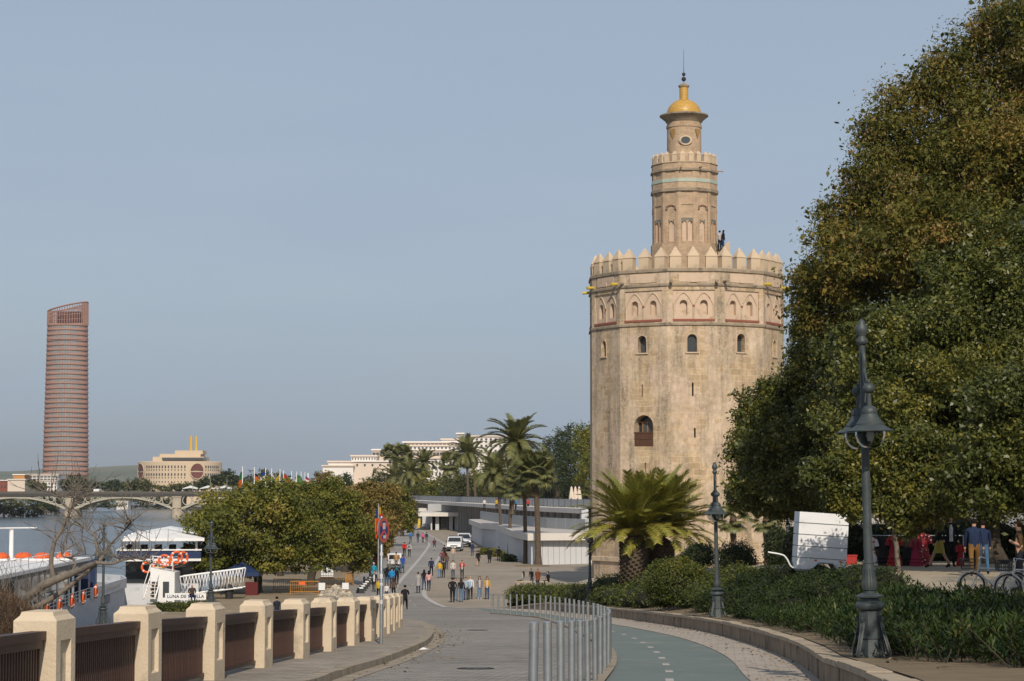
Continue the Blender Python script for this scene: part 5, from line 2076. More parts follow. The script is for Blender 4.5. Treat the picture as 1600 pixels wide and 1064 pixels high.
# the orange and blue board fixed on the pole behind it
b = MB()
b.box((-.12, .05, 2.95), (.26, .02, .34))
b.box((-.1, .05, 2.68), (.22, .02, .12))
b.build('orange_board', M['orange'], sg)

# ------------------------------------------------------------------ white box trailer
M['trailer'] = mat('white_trailer_panel', (.74, .74, .75), (.70, .70, .71), 1, .4, wear=(.62, .62, .62), wsc=2)
tx = at(1278, 880, 75).x
tr_ = thing('box_trailer', 'white box trailer with ribbed sides parked under the trees', 'trailer', (tx, 75, zg(tx, 75) + .02), R(1))
tr_.rotation_euler = (0, R(3.8), R(1))
Lx, Ly, z0, z1 = 1.74, 1.2, .30, 2.32
hs = (z1 - z0) / 5
for i in range(5):
    b = MB()
    za, zb2 = z0 + i * hs + (.018 if i else 0), z0 + (i + 1) * hs - .018
    if i == 0:
        for s in (-1, 1):
            y = s * Ly / 2
            pts = [(-Lx / 2, za), (-.42, za), (-.2, za + .24), (.3, za + .24), (.5, za), (Lx / 2, za), (Lx / 2, zb2), (-Lx / 2, zb2)]
            pts = [(p_[0] + .08, p_[1]) if 0 < k < 5 else p_ for k, p_ in enumerate(pts)]
            v = [(px_, y, pz_) for px_, pz_ in pts]
            b.add(v, [tuple(range(8)) if s < 0 else tuple(range(7, -1, -1))])
        for s in (-1, 1):
            b.box((s * (Lx / 2 - .01), 0, (za + zb2) / 2), (.02, Ly - .02, zb2 - za))
    else:
        b.box((0, 0, (za + zb2) / 2), (Lx, Ly, zb2 - za))
    b.build('side_panel', M['trailer'], tr_)
b = MB()
b.box((0, 0, (z0 + .25 + z1) / 2), (Lx - .05, Ly - .05, z1 - z0 - .3))
b.build('box_core', M['galv'], tr_)
b = MB()
b.box((0, 0, z0 - .03), (Lx - .1, Ly - .1, .08))
b.build('chassis', M['galv'], tr_)
b = MB()
b.path([(-.42 + .08, -Ly / 2 - .012, z0 + .02), (-.2 + .08, -Ly / 2 - .012, z0 + .26), (.3 + .08, -Ly / 2 - .012, z0 + .26), (.5 + .08, -Ly / 2 - .012, z0 + .02)], .03, 6)
b.build('wheel_arch', M['galv'], tr_)
for s in (-1, 1):
    w = link('wheel', None, tr_, (.12, s * (Ly / 2 - .12), .22))
    b = MB()
    b.lathe([(.13, -.08), (.2, -.085), (.235, -.06), (.24, 0), (.235, .06), (.2, .085), (.13, .08)], 24, M=Matrix.Rotation(PI / 2, 4, 'X'))
    b.build('tyre', M['black'], w, smooth=True, angle=50)
    b = MB()
    b.lathe([(.005, -.05), (.04, -.06), (.05, -.04), (.12, -.045), (.135, -.075), (.135, .075), (.12, .045), (.005, .05)], 20, M=Matrix.Rotation(PI / 2, 4, 'X'))
    b.build('rim', M['galv'], w, smooth=True, angle=40)
b = MB()
b.path(curve([(-Lx / 2 + .1, 0, .3), (-Lx / 2 - .1, 0, .34), (-Lx / 2 - .28, 0, .62), (-Lx / 2 - .45, 0, .74), (-Lx / 2 - .95, 0, .8)], 16), .03, 8)
b.build('drawbar', M['white_paint'], tr_, smooth=True)
for xx in (-.32, .55):
    b = MB()
    b.box((xx + .1, -Ly / 2 - .012, z0 + .34), (.09, .02, .05))
    b.build('reflector', M['orange'], tr_)
b = MB()
for xx in (.95, 1.15):
    b.path(curve([(xx, -.3, .05), (xx + .06, -.3, .2), (xx - .03, -.3, .28), (xx + .04, -.3, .33)], 8), .025, 6)
b.path([(.8, -.3, .1), (1.2, -.3, .1)], .025, 6)
b.build('rear_stand', M['white_paint'], tr_, smooth=True)
tag(tr_, 'white box trailer with ribbed sides parked under the trees', 'trailer')

# ------------------------------------------------------------------ flamenco dresses and stall on the upper level
M['dress_red'] = mat('red_cloth', (.30, .015, .02), (.24, .012, .015), 8, .8)
M['dress_black'] = mat('black_cloth', (.012, .011, .012), (.02, .016, .018), 8, .85)
M['dress_rose'] = mat('rose_cloth', (.30, .02, .06), (.24, .015, .04), 8, .8)
m, t, b_ = nt('spotted_cloth')
vo = t.nodes.new('ShaderNodeTexVoronoi')
vo.inputs['Scale'].default_value = 11
t.links.new(tc(t), vo.inputs['Vector'])
t.links.new(ramp(t, vo.outputs['Distance'], [(.2, (.6, .55, .52)), (.26, (.22, .015, .02))]), b_.inputs['Base Color'])
b_.inputs['Roughness'].default_value = .85
M['dress_spots'] = m
m, t, b_ = nt('flowered_cloth')
vo = t.nodes.new('ShaderNodeTexVoronoi')
vo.inputs['Scale'].default_value = 7
t.links.new(tc(t), vo.inputs['Vector'])
t.links.new(ramp(t, vo.outputs['Distance'], [(.28, (.45, .02, .04)), (.34, (.6, .55, .54))]), b_.inputs['Base Color'])
b_.inputs['Roughness'].default_value = .85
M['dress_flower'] = m


def dress(px, Y, top, bot, w, m_, label, seed):
    rg = random.Random(seed)
    a, c = at(px, top, Y), at(px, bot, Y)
    h = a.z - c.z
    t = thing('dress', label, 'dress', (a.x, Y, c.z), 0, 'flamenco dresses hung in the shade')
    W = w / FPX * Y / 2
    b = MB()
    b.lathe([(W * .55, h * .62), (W * .5, h * .7), (W * .62, h * .86), (W * .5, h * .97), (W * .2, h)], 14, sy=.6)
    for s in (-1, 1):
        b.path([(s * W * .5, 0, h * .94), (s * W * .85, 0, h * .85), (s * W * .95, 0, h * .68)], [.06, .07, .09], 8)
    b.build('bodice', m_, t, smooth=True, angle=60)
    b = MB()
    prof = [(W * .52, h * .64), (W * .7, h * .5), (W * .75, h * .36)]
    for k in range(3):
        z = h * (.36 - k * .12)
        prof += [(W * (.9 + .1 * k), z - h * .03), (W * (.98 + .1 * k), z - h * .1), (W * (.8 + .08 * k), z - h * .115)]
    b.lathe(prof, 22, sy=.7)
    o = b.build('skirt', m_, t, smooth=True, angle=60)
    for v in o.data.vertices:
        k = 1 + .07 * math.sin(9 * math.atan2(v.co.y, v.co.x) + v.co.z * 9)
        v.co.x *= k
        v.co.y *= k
    return t


for i, (px, top, bot, w, mk_, lab) in enumerate((
        (1361, 838, 884, 18, 'dress_flower', 'white dress with red flowers and ruffled hem hanging first on the rail'),
        (1379, 838, 883, 20, 'dress_black', 'black dress between the flowered and the plain red one'),
        (1397, 836, 884, 22, 'dress_red', 'plain bright red dress beside the slender tree trunk'),
        (1418, 838, 884, 20, 'dress_black', 'black dress right of the slender tree trunk'),
        (1430, 840, 884, 16, 'dress_rose', 'dark rose dress half hidden by the hanging branches'),
        (1443, 832, 884, 22, 'dress_spots', 'dark red dress with white spots'),
        (1500, 850, 886, 12, 'dress_red', 'red cloth hanging behind the man in the blue jacket'))):
    dress(px, 73.5 + (i % 2) * .5, top, bot, w, M[mk_], lab, i)
rl = at(1355, 836, 74)
rr_ = at(1505, 836, 74)
t = thing('garment_rail', 'metal garment rail carrying the dresses in the shade', 'garment rail', (rl.x, 74, zg(rl.x + 1, 74)))
b = MB()
hh = rl.z - zg(rl.x + 1, 74)
b.path([(0, 0, hh), (rr_.x - rl.x, 0, hh)], .018, 6)
b.build('top_bar', M['galv'], t)
for f in (0, .5, 1):
    b = MB()
    b.path([((rr_.x - rl.x) * f, 0, 0), ((rr_.x - rl.x) * f, 0, hh)], .018, 6)
    b.build('upright', M['galv'], t)
g = at(1327, 882, 77)
t = thing('crate', 'low red crate on the ground behind the white trailer', 'crate', (g.x, 77, zg(g.x, 77)))
b = MB()
b.box((0, 0, .17), (.5, .4, .3))
b.build('body', M['red'], t)
b = MB()
b.box((0, 0, .335), (.54, .44, .04))
b.build('rim', M['red'], t)
# dark clipped hedge and parked car behind the stall
hl = []
for k in range(22):
    x = 11.5 + k * 1.0
    hl.append((x, 84 + (k % 3) * .3, zg(x, 84) + .7, .95, .8, 1.0))
hedge('clipped_hedge', 'long dark hedge behind the dresses on the upper level', hl, 16000, .16, G['dark'], 430, 'hedge')
# ------------------------------------------------------------------ far buildings
M['brickband'] = mat('terracotta_louvre', (.34, .185, .14), (.285, .155, .118), .1, .7)
M['sky_glass'] = mat('tower_glass', (.27, .29, .30), (.18, .195, .205), .25, .25, .0, spec=.5)
M['office'] = mat('ochre_office', (.56, .44, .31), (.52, .405, .285), .06, .85)
M['chimney'] = mat('yellow_chimney', (.58, .36, .06), (.54, .33, .05), .3, .7)
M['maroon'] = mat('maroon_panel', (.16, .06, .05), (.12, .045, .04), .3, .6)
M['w_white'] = mat('block_white', (.70, .66, .62), (.64, .60, .56), .06, .85)
M['w_beige'] = mat('block_beige', (.62, .52, .43), (.56, .47, .39), .06, .85)
M['w_orange'] = mat('block_orange', (.42, .20, .06), (.38, .18, .055), .1, .85)
M['w_red'] = mat('block_red', (.22, .07, .045), (.19, .06, .04), .1, .85)
M['w_grey'] = mat('concrete', (.36, .35, .34), (.30, .295, .285), .4, .85, 0, .2, 6)
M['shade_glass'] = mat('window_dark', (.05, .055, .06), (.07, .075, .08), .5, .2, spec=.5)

SY = 2100
sb, = (at(102, 758, SY),)
skt = thing('skyscraper', 'round reddish skyscraper with slanted lattice top beyond the bridge', 'skyscraper', (sb.x, SY, 0))
SZ = lambda py: at(102, py, SY).z
k_ = SY / FPX
n = 48
RX = lambda z: (35.5 - 5.0 * (z / SZ(480))) * k_
z0 = SZ(509)
b = MB()
b.lathe([(RX(z) * .965, z) for z in (0, z0 * .5, z0)], n, sy=.8)
b.build('glass_wall', M['sky_glass'], skt, smooth=True)
fh = (z0 - SZ(748)) / 32
for i in range(33):
    z = SZ(748) + i * fh
    b = MB()
    r = RX(z)
    # louvred band: deeper on the flanks, thin in the middle of the front
    vs, fs = [], []
    for j in range(n):
        a = 2 * PI * j / n
        x, y = math.cos(a), math.sin(a) * .8
        side = abs(math.cos(a))
        up, dn = fh * (.12 + .30 * side ** 2), fh * (.13 + .10 * side)
        for rr, zz in ((r * 1.012, z + up), (r * 1.03, z + up * .4), (r * 1.03, z - dn), (r * .95, z - dn)):
            vs.append((x * rr, y * rr, zz))
    for j in range(n):
        j2 = (j + 1) % n
        for q_ in range(3):
            fs.append((j * 4 + q_, j * 4 + q_ + 1, j2 * 4 + q_ + 1, j2 * 4 + q_))
    b.add(vs, [f[::-1] for f in fs])
    b.build('floor_band', M['brickband'], skt)
for j in range(n):
    a = 2 * PI * (j + .5) / n
    if math.sin(a) > .3:
        continue
    b = MB()
    zt = z0
    for s0 in (0,):
        x0, y0 = math.cos(a) * RX(0) * .985, math.sin(a) * .8 * RX(0) * .985
        x1, y1 = math.cos(a) * RX(z0) * .985, math.sin(a) * .8 * RX(z0) * .985
        b.path([(x0, y0, 0), (x1, y1, z0)], .35, 4)
    b.build('mullion', M['brickband'], skt)
zl, zr_ = SZ(487.5), SZ(473)
crown_top = lambda x: zl + (zr_ - zl) * (x / RX(z0) + 1) / 2
for j in range(n):
    a = 2 * PI * j / n
    r = RX(z0)
    x, y = math.cos(a) * r, math.sin(a) * .8 * r
    b = MB()
    w = .9 if abs(math.cos(a)) > .86 else .38
    b.path([(x, y, z0), (x * .985, y * .985, crown_top(x))], w, 4)
    b.build('crown_rib', M['brickband'], skt)
for f in (.25, .5, .75, 1.0):
    b = MB()
    pts = []
    for j in range(n + 1):
        a = 2 * PI * j / n
        r = RX(z0)
        x, y = math.cos(a) * r, math.sin(a) * .8 * r
        pts.append((x, y, z0 + (crown_top(x) - z0) * f))
    b.path(pts, .8 if f == 1 else .35, 4)
    b.build('crown_ring', M['brickband'], skt)
b = MB()
b.lathe([(RX(z0) * .62, z0), (RX(z0) * .62, SZ(488)), (.01, SZ(487.5))], 24, (1.5, 2, 0), sy=.6)
b.build('plant_drum', M['maroon'], skt, smooth=True, angle=40)

# round ochre office building
OY = 1400
OB = at(281, 760, OY)
OR = 65 / FPX * OY
OZ = lambda py: at(281, py, OY - OR * .7).z
off = thing('office_building', 'round ochre office building with two yellow chimneys and large circular openings', 'building', (OB.x, OY, 0))
b = MB()
b.lathe([(OR, 0), (OR, OZ(721)), (OR * .97, OZ(720)), (OR * .97, OZ(722.5)), (.1, OZ(722.6))], 64)
b.build('wall', M['office'], off, smooth=True, angle=30)
wm = MB().box((0, 0, 0), (.7, .5, 1.2)).mesh('window', M['shade_glass'])
for py in (728.5, 733.5, 740.5, 745.5, 752):
    for k in range(34):
        a = R(-72) + k * R(144) / 33
        if (abs(a - R(32)) < R(13) or abs(a + R(56)) < R(13)) and py < 750:
            continue
        link('window', wm, off, (OR * math.sin(a), -OR * math.cos(a), OZ(py)), (0, 0, a), 1.25 if py in (728.5, 740.5) else .8)
for adeg, rr in ((32, 4.3), (-56, 4.3)):
    a = R(adeg)
    T = Matrix.Rotation(a, 4, 'Z')
    op = link('round_opening', None, off, (0, 0, OZ(735.5)), (0, 0, a))
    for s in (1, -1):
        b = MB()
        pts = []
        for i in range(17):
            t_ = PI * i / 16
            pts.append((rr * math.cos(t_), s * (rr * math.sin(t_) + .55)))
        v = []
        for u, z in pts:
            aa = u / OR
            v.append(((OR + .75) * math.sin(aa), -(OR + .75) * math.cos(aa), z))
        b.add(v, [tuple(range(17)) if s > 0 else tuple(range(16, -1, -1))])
        b.build('shade_disc', M['maroon'], op)  # flat dark half disc before the wall imitates the shaded opening
    b = MB()
    v = []
    for i in range(33):
        t_ = 2 * PI * i / 32
        aa = (rr + .35) * math.cos(t_) / OR
        v.append(((OR + .7) * math.sin(aa), -(OR + .7) * math.cos(aa), (rr + .85) * math.sin(t_)))
    b.path(v, .32, 5)
    b.build('rim', M['office'], op)
for x0, x1, pt, pb, dz in ((243, 322, 712.5, 721.5, 12), (253, 316, 708, 713, 10), (276, 319, 702.5, 708.5, 9)):
    b = MB()
    xa, xb = (x0 - 281) / FPX * OY, (x1 - 281) / FPX * OY
    b.box(((xa + xb) / 2, 0, (OZ(pt) + OZ(pb)) / 2), (xb - xa, dz * 2, OZ(pt) - OZ(pb)))
    b.build('upper_storey', M['office'], off)
b = MB()
b.box((10 / FPX * OY, -9.5, OZ(716)), (64 / FPX * OY, 14, 1.6))
b.build('glazing', M['shade_glass'], off)
for px in (297.7, 306):
    b = MB()
    b.lathe([(.95, OZ(704)), (.85, OZ(679.5))], 14, ((px - 281) / FPX * OY, 0, 0))
    b.build('chimney', M['chimney'], off, smooth=True)


def block(label, px0, px1, pt, pb, Y, depth, m_, rows=(), cat='apartment block', group=None, name='apartment_block', parapet=True, cols=8, ww=.55, off_=0.0):
    a, c = at(px0, pb, Y), at(px1, pt, Y)
    W, H = c.x - a.x, c.z - a.z
    t = thing(name, label, cat, ((a.x + c.x) / 2, Y, a.z), 0, group)
    b = MB()
    b.box((0, depth / 2, H / 2 - 1), (W, depth, H + 2))
    b.build('wall', M[m_], t)
    if parapet:
        b = MB()
        b.box((0, depth / 2 - .1, H + .25), (W + .8, depth + .8, .5))
        b.build('roof_edge', M['w_white' if m_ != 'w_white' else 'w_beige'], t)
    for py0, py1 in rows:
        zA, zB = at(px0, py1, Y).z - a.z, at(px0, py0, Y).z - a.z
        wmm = MB().box((0, 0, 0), (W / cols * ww, .4, zB - zA)).mesh('window', M['shade_glass'])
        for k in range(cols):
            x = -W / 2 + W * (k + .5) / cols
            link('window', wmm, t, (x, -.1, (zA + zB) / 2))
    return t


AG = 'white terraced apartment blocks above the trees'
block('low white block with curved roof at the end of the terraces', 504, 552, 728, 760, 690, 20, 'w_white', (), group=AG)
block('narrow white upper storey behind the end block', 513, 552, 721.5, 728, 700, 14, 'w_white', (), group=AG)
block('beige block with a few square windows and brick corner', 552, 612, 721, 760, 692, 22, 'w_beige', ((724, 727),), group=AG, cols=5, ww=.22)
block('white roof storey above the beige block', 549, 588, 712.5, 721, 705, 16, 'w_white', ((714.5, 717),), group=AG, cols=9, ww=.4)
block('long terrace block with a band of grey windows', 582, 718, 703, 724, 715, 22, 'w_beige', ((706, 710),), group=AG, cols=26, ww=.82)
block('lower white storeys with arched windows behind the palms', 606, 718, 716, 765, 708, 8, 'w_white', ((719, 723), (728, 732), (737, 741)), group=AG, cols=20, ww=.4)
block('stepped white storey third from the top', 609, 718, 696.5, 703, 728, 20, 'w_white', ((698, 700.5),), group=AG, cols=18, ww=.5)
block('stepped storey with long window strip second from the top', 630, 716, 691, 696.5, 742, 18, 'w_beige', ((693, 695),), group=AG, cols=14, ww=.7)
block('white penthouse at the top of the terraces', 690, 716, 686.5, 691, 755, 14, 'w_white', (), group=AG)
block('grey stair tower standing above the terraces', 714, 724, 677.5, 692, 765, 8, 'w_grey', (), group=AG, cols=2)
block('separate white block right of the grey stair tower', 734, 800, 681.5, 760, 775, 20, 'w_white', ((684, 686.5), (688, 690.5), (694, 697), (702, 705)), group=AG, cols=9, ww=.45)
HG = 'houses on the far bank behind the bridge'
block('dark red house partly cut by the picture edge', -16, 11, 750.5, 772, 1090, 14, 'w_red', ((757, 761),), 'house', HG, 'house', cols=5, ww=.4)
block('cream house with plain wall beside the dark red one', 11.5, 39, 749, 772, 1080, 16, 'w_beige', (), 'house', HG, 'house')
block('orange rooftop box above the cream house', 20.5, 38.5, 741.5, 749, 1096, 12, 'w_orange', (), 'house', HG, 'house')
block('white house with dark balcony stripes below the skyscraper', 39.5, 91, 741, 756, 1110, 18, 'w_white', ((743, 745), (747, 749.3), (751.5, 753.5)), 'house', HG, 'house', cols=9, ww=.8)
block('bright white house with several small windows', 60, 89, 750.5, 774, 1076, 14, 'w_white', ((753, 756), (758.5, 761.5), (764, 767)), 'house', HG, 'house', cols=6, ww=.45)
block('low grey house at the foot of the skyscraper', 86, 104, 751, 760, 1120, 12, 'w_grey', ((753, 756),), 'house', HG, 'house', cols=8, ww=.6)
block('small white boathouse under the bridge arch', 182, 200, 783, 790, 1300, 10, 'w_white', ((785, 788),), 'house', HG, 'house', cols=5, ww=.5)

# ------------------------------------------------------------------ arched iron bridge
BY_ = 880.0
PB = BY_ / FPX
BZ = lambda py: at(278, py, BY_).z
M['bridge_iron'] = mat('bridge_iron', (.40, .37, .30), (.34, .315, .255), .3, .7)
M['bridge_deck'] = mat('bridge_deck', (.06, .055, .05), (.05, .046, .04), .2, .85)
M['bridge_rail'] = mat('bridge_parapet', (.10, .092, .078), (.085, .078, .066), .3, .8)
M['pier'] = mat('pier_stone', (.42, .36, .28), (.33, .28, .22), .4, .9, 0, .3, 4, wear=(.2, .17, .13), wsc=.3)
brg = thing('bridge', 'long arched iron bridge with rings in its spandrels crossing the river', 'bridge', ((278 - 800) * PB, BY_, 0))
X = lambda px: (px - 278) * PB
xa, xb = X(-140), X(480)
b = MB()
b.box(((xa + xb) / 2, 7, (BZ(770.5) + BZ(775)) / 2), (xb - xa, 15, BZ(770.5) - BZ(775)))
b.build('deck', M['bridge_deck'], brg)
b = MB()
for yy in (-.3, 14.3):
    b.box(((xa + xb) / 2, yy, (BZ(767) + BZ(770.5)) / 2), (xb - xa, .35, BZ(767) - BZ(770.5)))
b.build('parapet', M['bridge_rail'], brg)
piers = [-223 + 0, -56, 111, 278, 445]
for p in piers:
    b = MB()
    cx = X(p)
    b.box((cx, 7, (BZ(775) + BZ(793)) / 2), (3.5, 15.5, BZ(775) - BZ(793)))
    b.box((cx, 7, BZ(775.6)), (4.1, 16, .5))
    b.build('pier', M['pier'], brg)
    b = MB()
    b.lathe([(3.4, -4.2), (3.3, BZ(803)), (2.9, BZ(795)), (2.2, BZ(792)), (.1, BZ(791.5))], 20, (cx, 7, 0), sy=3.0)
    b.build('pier_foot', M['pier'], brg, smooth=True, angle=40)
    for s in (-1, 1):
        for of, r_, py in ((4.25, 1.9, 781), (7.75, 1.34, 778.4), (10.5, .95, 777), (12.7, .64, 776.3), (14.2, .42, 775.9)):
            b = MB()
            b.torus((cx + s * of, -.1, BZ(py)), r_, .25, 24, 5)
            b.build('spandrel_ring', M['bridge_iron'], brg, smooth=True)
for p in piers[:-1]:
    x0, x1 = X(p) + 1.75, X(p + 167) - 1.75
    for yy in (0, 4.7, 9.4, 14):
        b = MB()
        pts = []
        for i in range(25):
            f = i / 24
            z = BZ(794) + (BZ(776.1) - BZ(794)) * (1 - (2 * f - 1) ** 2)
            pts.append((x0 + (x1 - x0) * f, yy, z))
        for i in range(24):
            a_, c_ = Vector(pts[i]), Vector(pts[i + 1])
            h_ = .42
            b.add([a_ + Vector((0, -.15, -h_)), c_ + Vector((0, -.15, -h_)), c_ + Vector((0, -.15, h_)), a_ + Vector((0, -.15, h_)), a_ + Vector((0, .15, -h_)), c_ + Vector((0, .15, -h_)), c_ + Vector((0, .15, h_)), a_ + Vector((0, .15, h_))],
                  [(0, 1, 2, 3), (7, 6, 5, 4), (0, 4, 5, 1), (2, 6, 7, 3)])
        b.build('arch_rib', M['bridge_iron'], brg)
for i, px in enumerate((298, 325, 351)):
    c = at(px, 763, 893)
    t = thing('canopy', ['pointed white canopy at the bridge end, nearest the round building', 'middle one of the pointed white canopies on the bridge', 'pointed white canopy beside the waterside tree top'][i], 'canopy', (c.x, 893, BZ(771)), 0, 'white canopies at the bridge end')
    b = MB()
    h = BZ(760.3) - BZ(771)
    e = 3.2
    b.add([(-e, -e, h - .8), (e, -e, h - .8), (e, e, h - .8), (-e, e, h - .8), (0, 0, h + .75), (0, -e, h - .35), (e, 0, h - .35), (0, e, h - .35), (-e, 0, h - .35)],
          [(0, 5, 4), (5, 1, 4), (1, 6, 4), (6, 2, 4), (2, 7, 4), (7, 3, 4), (3, 8, 4), (8, 0, 4)])
    b.build('cloth', M['white_wall'], t)
    for sx_, sy_ in ((-1, -1), (1, -1), (1, 1), (-1, 1)):
        b = MB()
        b.path([(sx_ * e * .9, sy_ * e * .9, 0), (sx_ * e * .95, sy_ * e * .95, h - .8)], .08, 5)
        b.build('post', M['white_paint'], t)
    l = thing('lamp_mast', ['thin lamp mast above the first white canopy', 'thin lamp mast above the middle white canopy', 'thin lamp mast above the last white canopy'][i], 'lamp post', (c.x + 1.5, 889, BZ(771)), 0, 'lamp masts on the bridge')
    b = MB()
    b.path([(0, 0, 0), (0, 0, BZ(745) - BZ(771))], [.14, .09], 6)
    b.build('mast', M['w_grey'], l)
    b = MB()
    b.box((0, -.5, BZ(745) - BZ(771)), (.3, 1.2, .15))
    b.build('lamp_head', M['w_grey'], l)

# ------------------------------------------------------------------ riverside pavilions and the upper street
M['pav'] = mat('pavilion_panel', (.50, .505, .52), (.46, .465, .48), .5, .6, 0, .0, wear=(.44, .445, .46), wsc=.8)
M['fascia'] = mat('pavilion_fascia', (.62, .575, .53), (.56, .52, .48), .5, .8)
M['rail_glass'] = mat('grey_parapet', (.36, .37, .375), (.31, .32, .325), .4, .55)
M['rooftop'] = mat('roof_gravel', (.47, .43, .40), (.41, .375, .345), .5, .9)


def wallrun(t, poly, z0, z1, m_, name, panel=None):
    """Vertical walls along a line; panel = width of the separate cladding panels."""
    for (a, c) in zip(poly[:-1], poly[1:]):
        a, c = Vector((a[0], a[1], 0)), Vector((c[0], c[1], 0))
        L = (c - a).length
        k = max(1, int(L / panel)) if panel else 1
        d = (c - a).normalized()
        me = MB().box((L / k / 2, .06, (z0 + z1) / 2), (L / k - (.035 if panel else 0), .12, z1 - z0)).mesh(name, M[m_])
        for i in range(k):
            link(name, me, t, a + d * (L / k * i), (0, 0, math.atan2(d.y, d.x)))


pv = thing('pavilion', 'low white pavilion with ribbed wall panels behind the two thick palms', 'pavilion', (0, 0, 0))
PO = [(-6.6, 348), (-4.18, 306.7), (-2.2, 296), (.23, 248), (2.1, 230.7), (15, 235)]
b = MB()
b.prism([(x + .15, y + .25) for x, y in PO] + [(15, 352)], -.1, 2.75)
b.build('core', M['pav'], pv)
wallrun(pv, PO, 0, 2.65, 'pav', 'wall_panel', .62)
b = MB()
b.prism([(-7.1, 349), (-4.6, 305.8), (-2.1, 294.6), (0, 246.8), (1.7, 229.6), (15.4, 233.9), (15.4, 353)], 2.66, 3.42)
b.build('roof_fascia', M['fascia'], pv)
b = MB()
b.prism([(-6.7, 349), (-4.3, 306.6), (-1.9, 295.6), (.3, 247.6), (1.9, 230.4), (15.1, 234.7), (15.1, 353)], 3.42, 3.45)
b.build('roof', M['rooftop'], pv)
b = MB()
wl = [(-5.2, 350), (-1.0, 300), (4.4, 262), (8.6, 247), (15, 249)]
for a, c in zip(wl[:-1], wl[1:]):
    d = Vector((c[0] - a[0], c[1] - a[1], 0))
    kp_ = max(1, int(d.length / 3.2))
    pm_ = MB().box((d.length / kp_ / 2, 0, 4.1), (d.length / kp_ - .1, .14, 1.3)).mesh('parapet_panel', M['rail_glass'])
    for i in range(kp_):
        link('parapet_panel', pm_, pv, Vector((a[0], a[1], 0)) + d * (i / kp_), (0, 0, math.atan2(d.y, d.x)))

b = MB()
b.box((13, 262, 4.6), (9, 6, 2.4))
b.build('rooftop_room', M['pav'], pv)
for k in range(5):
    b = MB()
    b.box((9.4 + k * 1.15, 258.9, 4.9), (.22, .08, 1.3))
    b.build('slit_window', M['rail_glass'], pv)

p2 = thing('pavilion', 'farther low pavilion with dark doorway and square pillars', 'pavilion', (0, 0, 0))
q = [gpt(px, py) for px, py in ((673, 824), (681, 827.5), (737, 826), (760, 822))]
fy = q[1].y
b = MB()
x0, x1 = (676 - 800) / FPX * fy, (742 - 800) / FPX * fy
H2 = 3.6
b.box(((x0 + x1) / 2 - .8, fy + 28, H2 - .35), (x1 - x0 + 5, 60, .75))
b.build('roof_fascia', M['fascia'], p2)
b = MB()
b.box((x0 - .2, fy + 24, 1.6), (.3, 48, 3.2))
b.build('side_wall', M['pav'], p2)
b = MB()
xd = lambda px: (px - 800) / FPX * fy
b.box((xd(696.5), fy + 3, 1.6), (xd(704) - xd(688), 3, 3.2))
b.build('doorway', M['dark_glass'], p2)
for px in (683.5, 705):
    b = MB()
    b.box((xd(px), fy + .6, 1.6), (.75, .75, 3.2))
    b.build('pillar', M['pav'], p2)
b = MB()
b.box((xd(717), fy + 1, 1.6), (xd(724) - xd(711), .3, 3.2))
b.build('white_panel', M['white_wall'], p2)
b = MB()
b.box((xd(733), fy + 6, 1.6), (xd(745) - xd(724), 8, 3.2))
b.build('back_wall', M['pav'], p2)
b = MB()
for yy in (fy + 14,):
    b.box(((x0 + x1) / 2 - 1, yy, 4.6), (x1 - x0 + 1, .15, 1.5))
b.build('parapet', M['rail_glass'], p2)
p3 = thing('pavilion', 'farthest pavilion, a pale wall with roof slab at the path bend', 'pavilion', (xd(655), fy + 55, 0))
b = MB()
b.box((0, 6, 1.7), (3.2, 12, 3.4))
b.build('wall', M['pav'], p3)
b = MB()
b.box((.4, 6, 3.75), (6, 14, .7))
b.build('roof_fascia', M['fascia'], p3)
b = MB()
b.box((2.2, 6.5, 1.7), (1.2, 11, 3.4))
b.build('pillar', M['fascia'], p3)

# upper street on its colonnade, with pale canopy edge and grey parapet
us = thing('street_terrace', 'long raised street edge with pale canopy band and grey railing above the pavilions', 'terrace', (0, 0, 0))
UL = [(30, 262), (10.5, 266), (4, 305), (-7, 400), (-19, 500), (-30, 600)]
b = MB()
b.prism([(x + 1.2, y + 1.5) for x, y in UL] + [(40, 620), (60, 300)], 3.6, 5.2)
b.build('street_slab', M['rooftop'], us)
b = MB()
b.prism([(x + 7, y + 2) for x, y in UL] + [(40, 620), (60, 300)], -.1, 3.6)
b.build('arcade_shade', M['shade_glass'], us)  # dark block stands in for the shade behind the columns
for a, c in zip(UL[:-1], UL[1:]):
    d = Vector((c[0] - a[0], c[1] - a[1], 0))
    ang = math.atan2(d.y, d.x)
    b = MB()
    b.box(((a[0] + c[0]) / 2, (a[1] + c[1]) / 2, 5.5), (d.length, 3.2, .62), ang)
    b.build('canopy_edge', M['fascia'], us)
    b = MB()
    nrm = Vector((d.y, -d.x, 0)).normalized()
    mx_ = Vector(((a[0] + c[0]) / 2, (a[1] + c[1]) / 2, 6.45)) - nrm * -1.2
    kp_ = max(1, int(d.length / 4.2))
    pm_ = MB().box((0, 0, 0), (d.length / kp_ - .16, .1, 1.05)).mesh('railing_panel', M['rail_glass'])
    po_ = MB().box((0, 0, .03), (.12, .16, 1.25)).mesh('railing_post', M['dark_iron'])
    for i in range(kp_):
        q_ = mx_ + d * ((i + .5) / kp_ - .5)
        link('railing_panel', pm_, us, (q_.x, q_.y, 6.42), (0, 0, ang))
        q_ = mx_ + d * (i / kp_ - .5)
        link('railing_post', po_, us, (q_.x, q_.y, 6.42), (0, 0, ang))
    k = int(d.length / 5)
    for i in range(k):
        p = Vector((a[0], a[1], 0)).lerp(Vector((c[0], c[1], 0)), (i + .5) / k)
        b = MB()
        b.box((p.x + .6, p.y + .6, 2.6), (.4, .4, 5.2), ang)
        b.build('column', M['w_grey'], us)
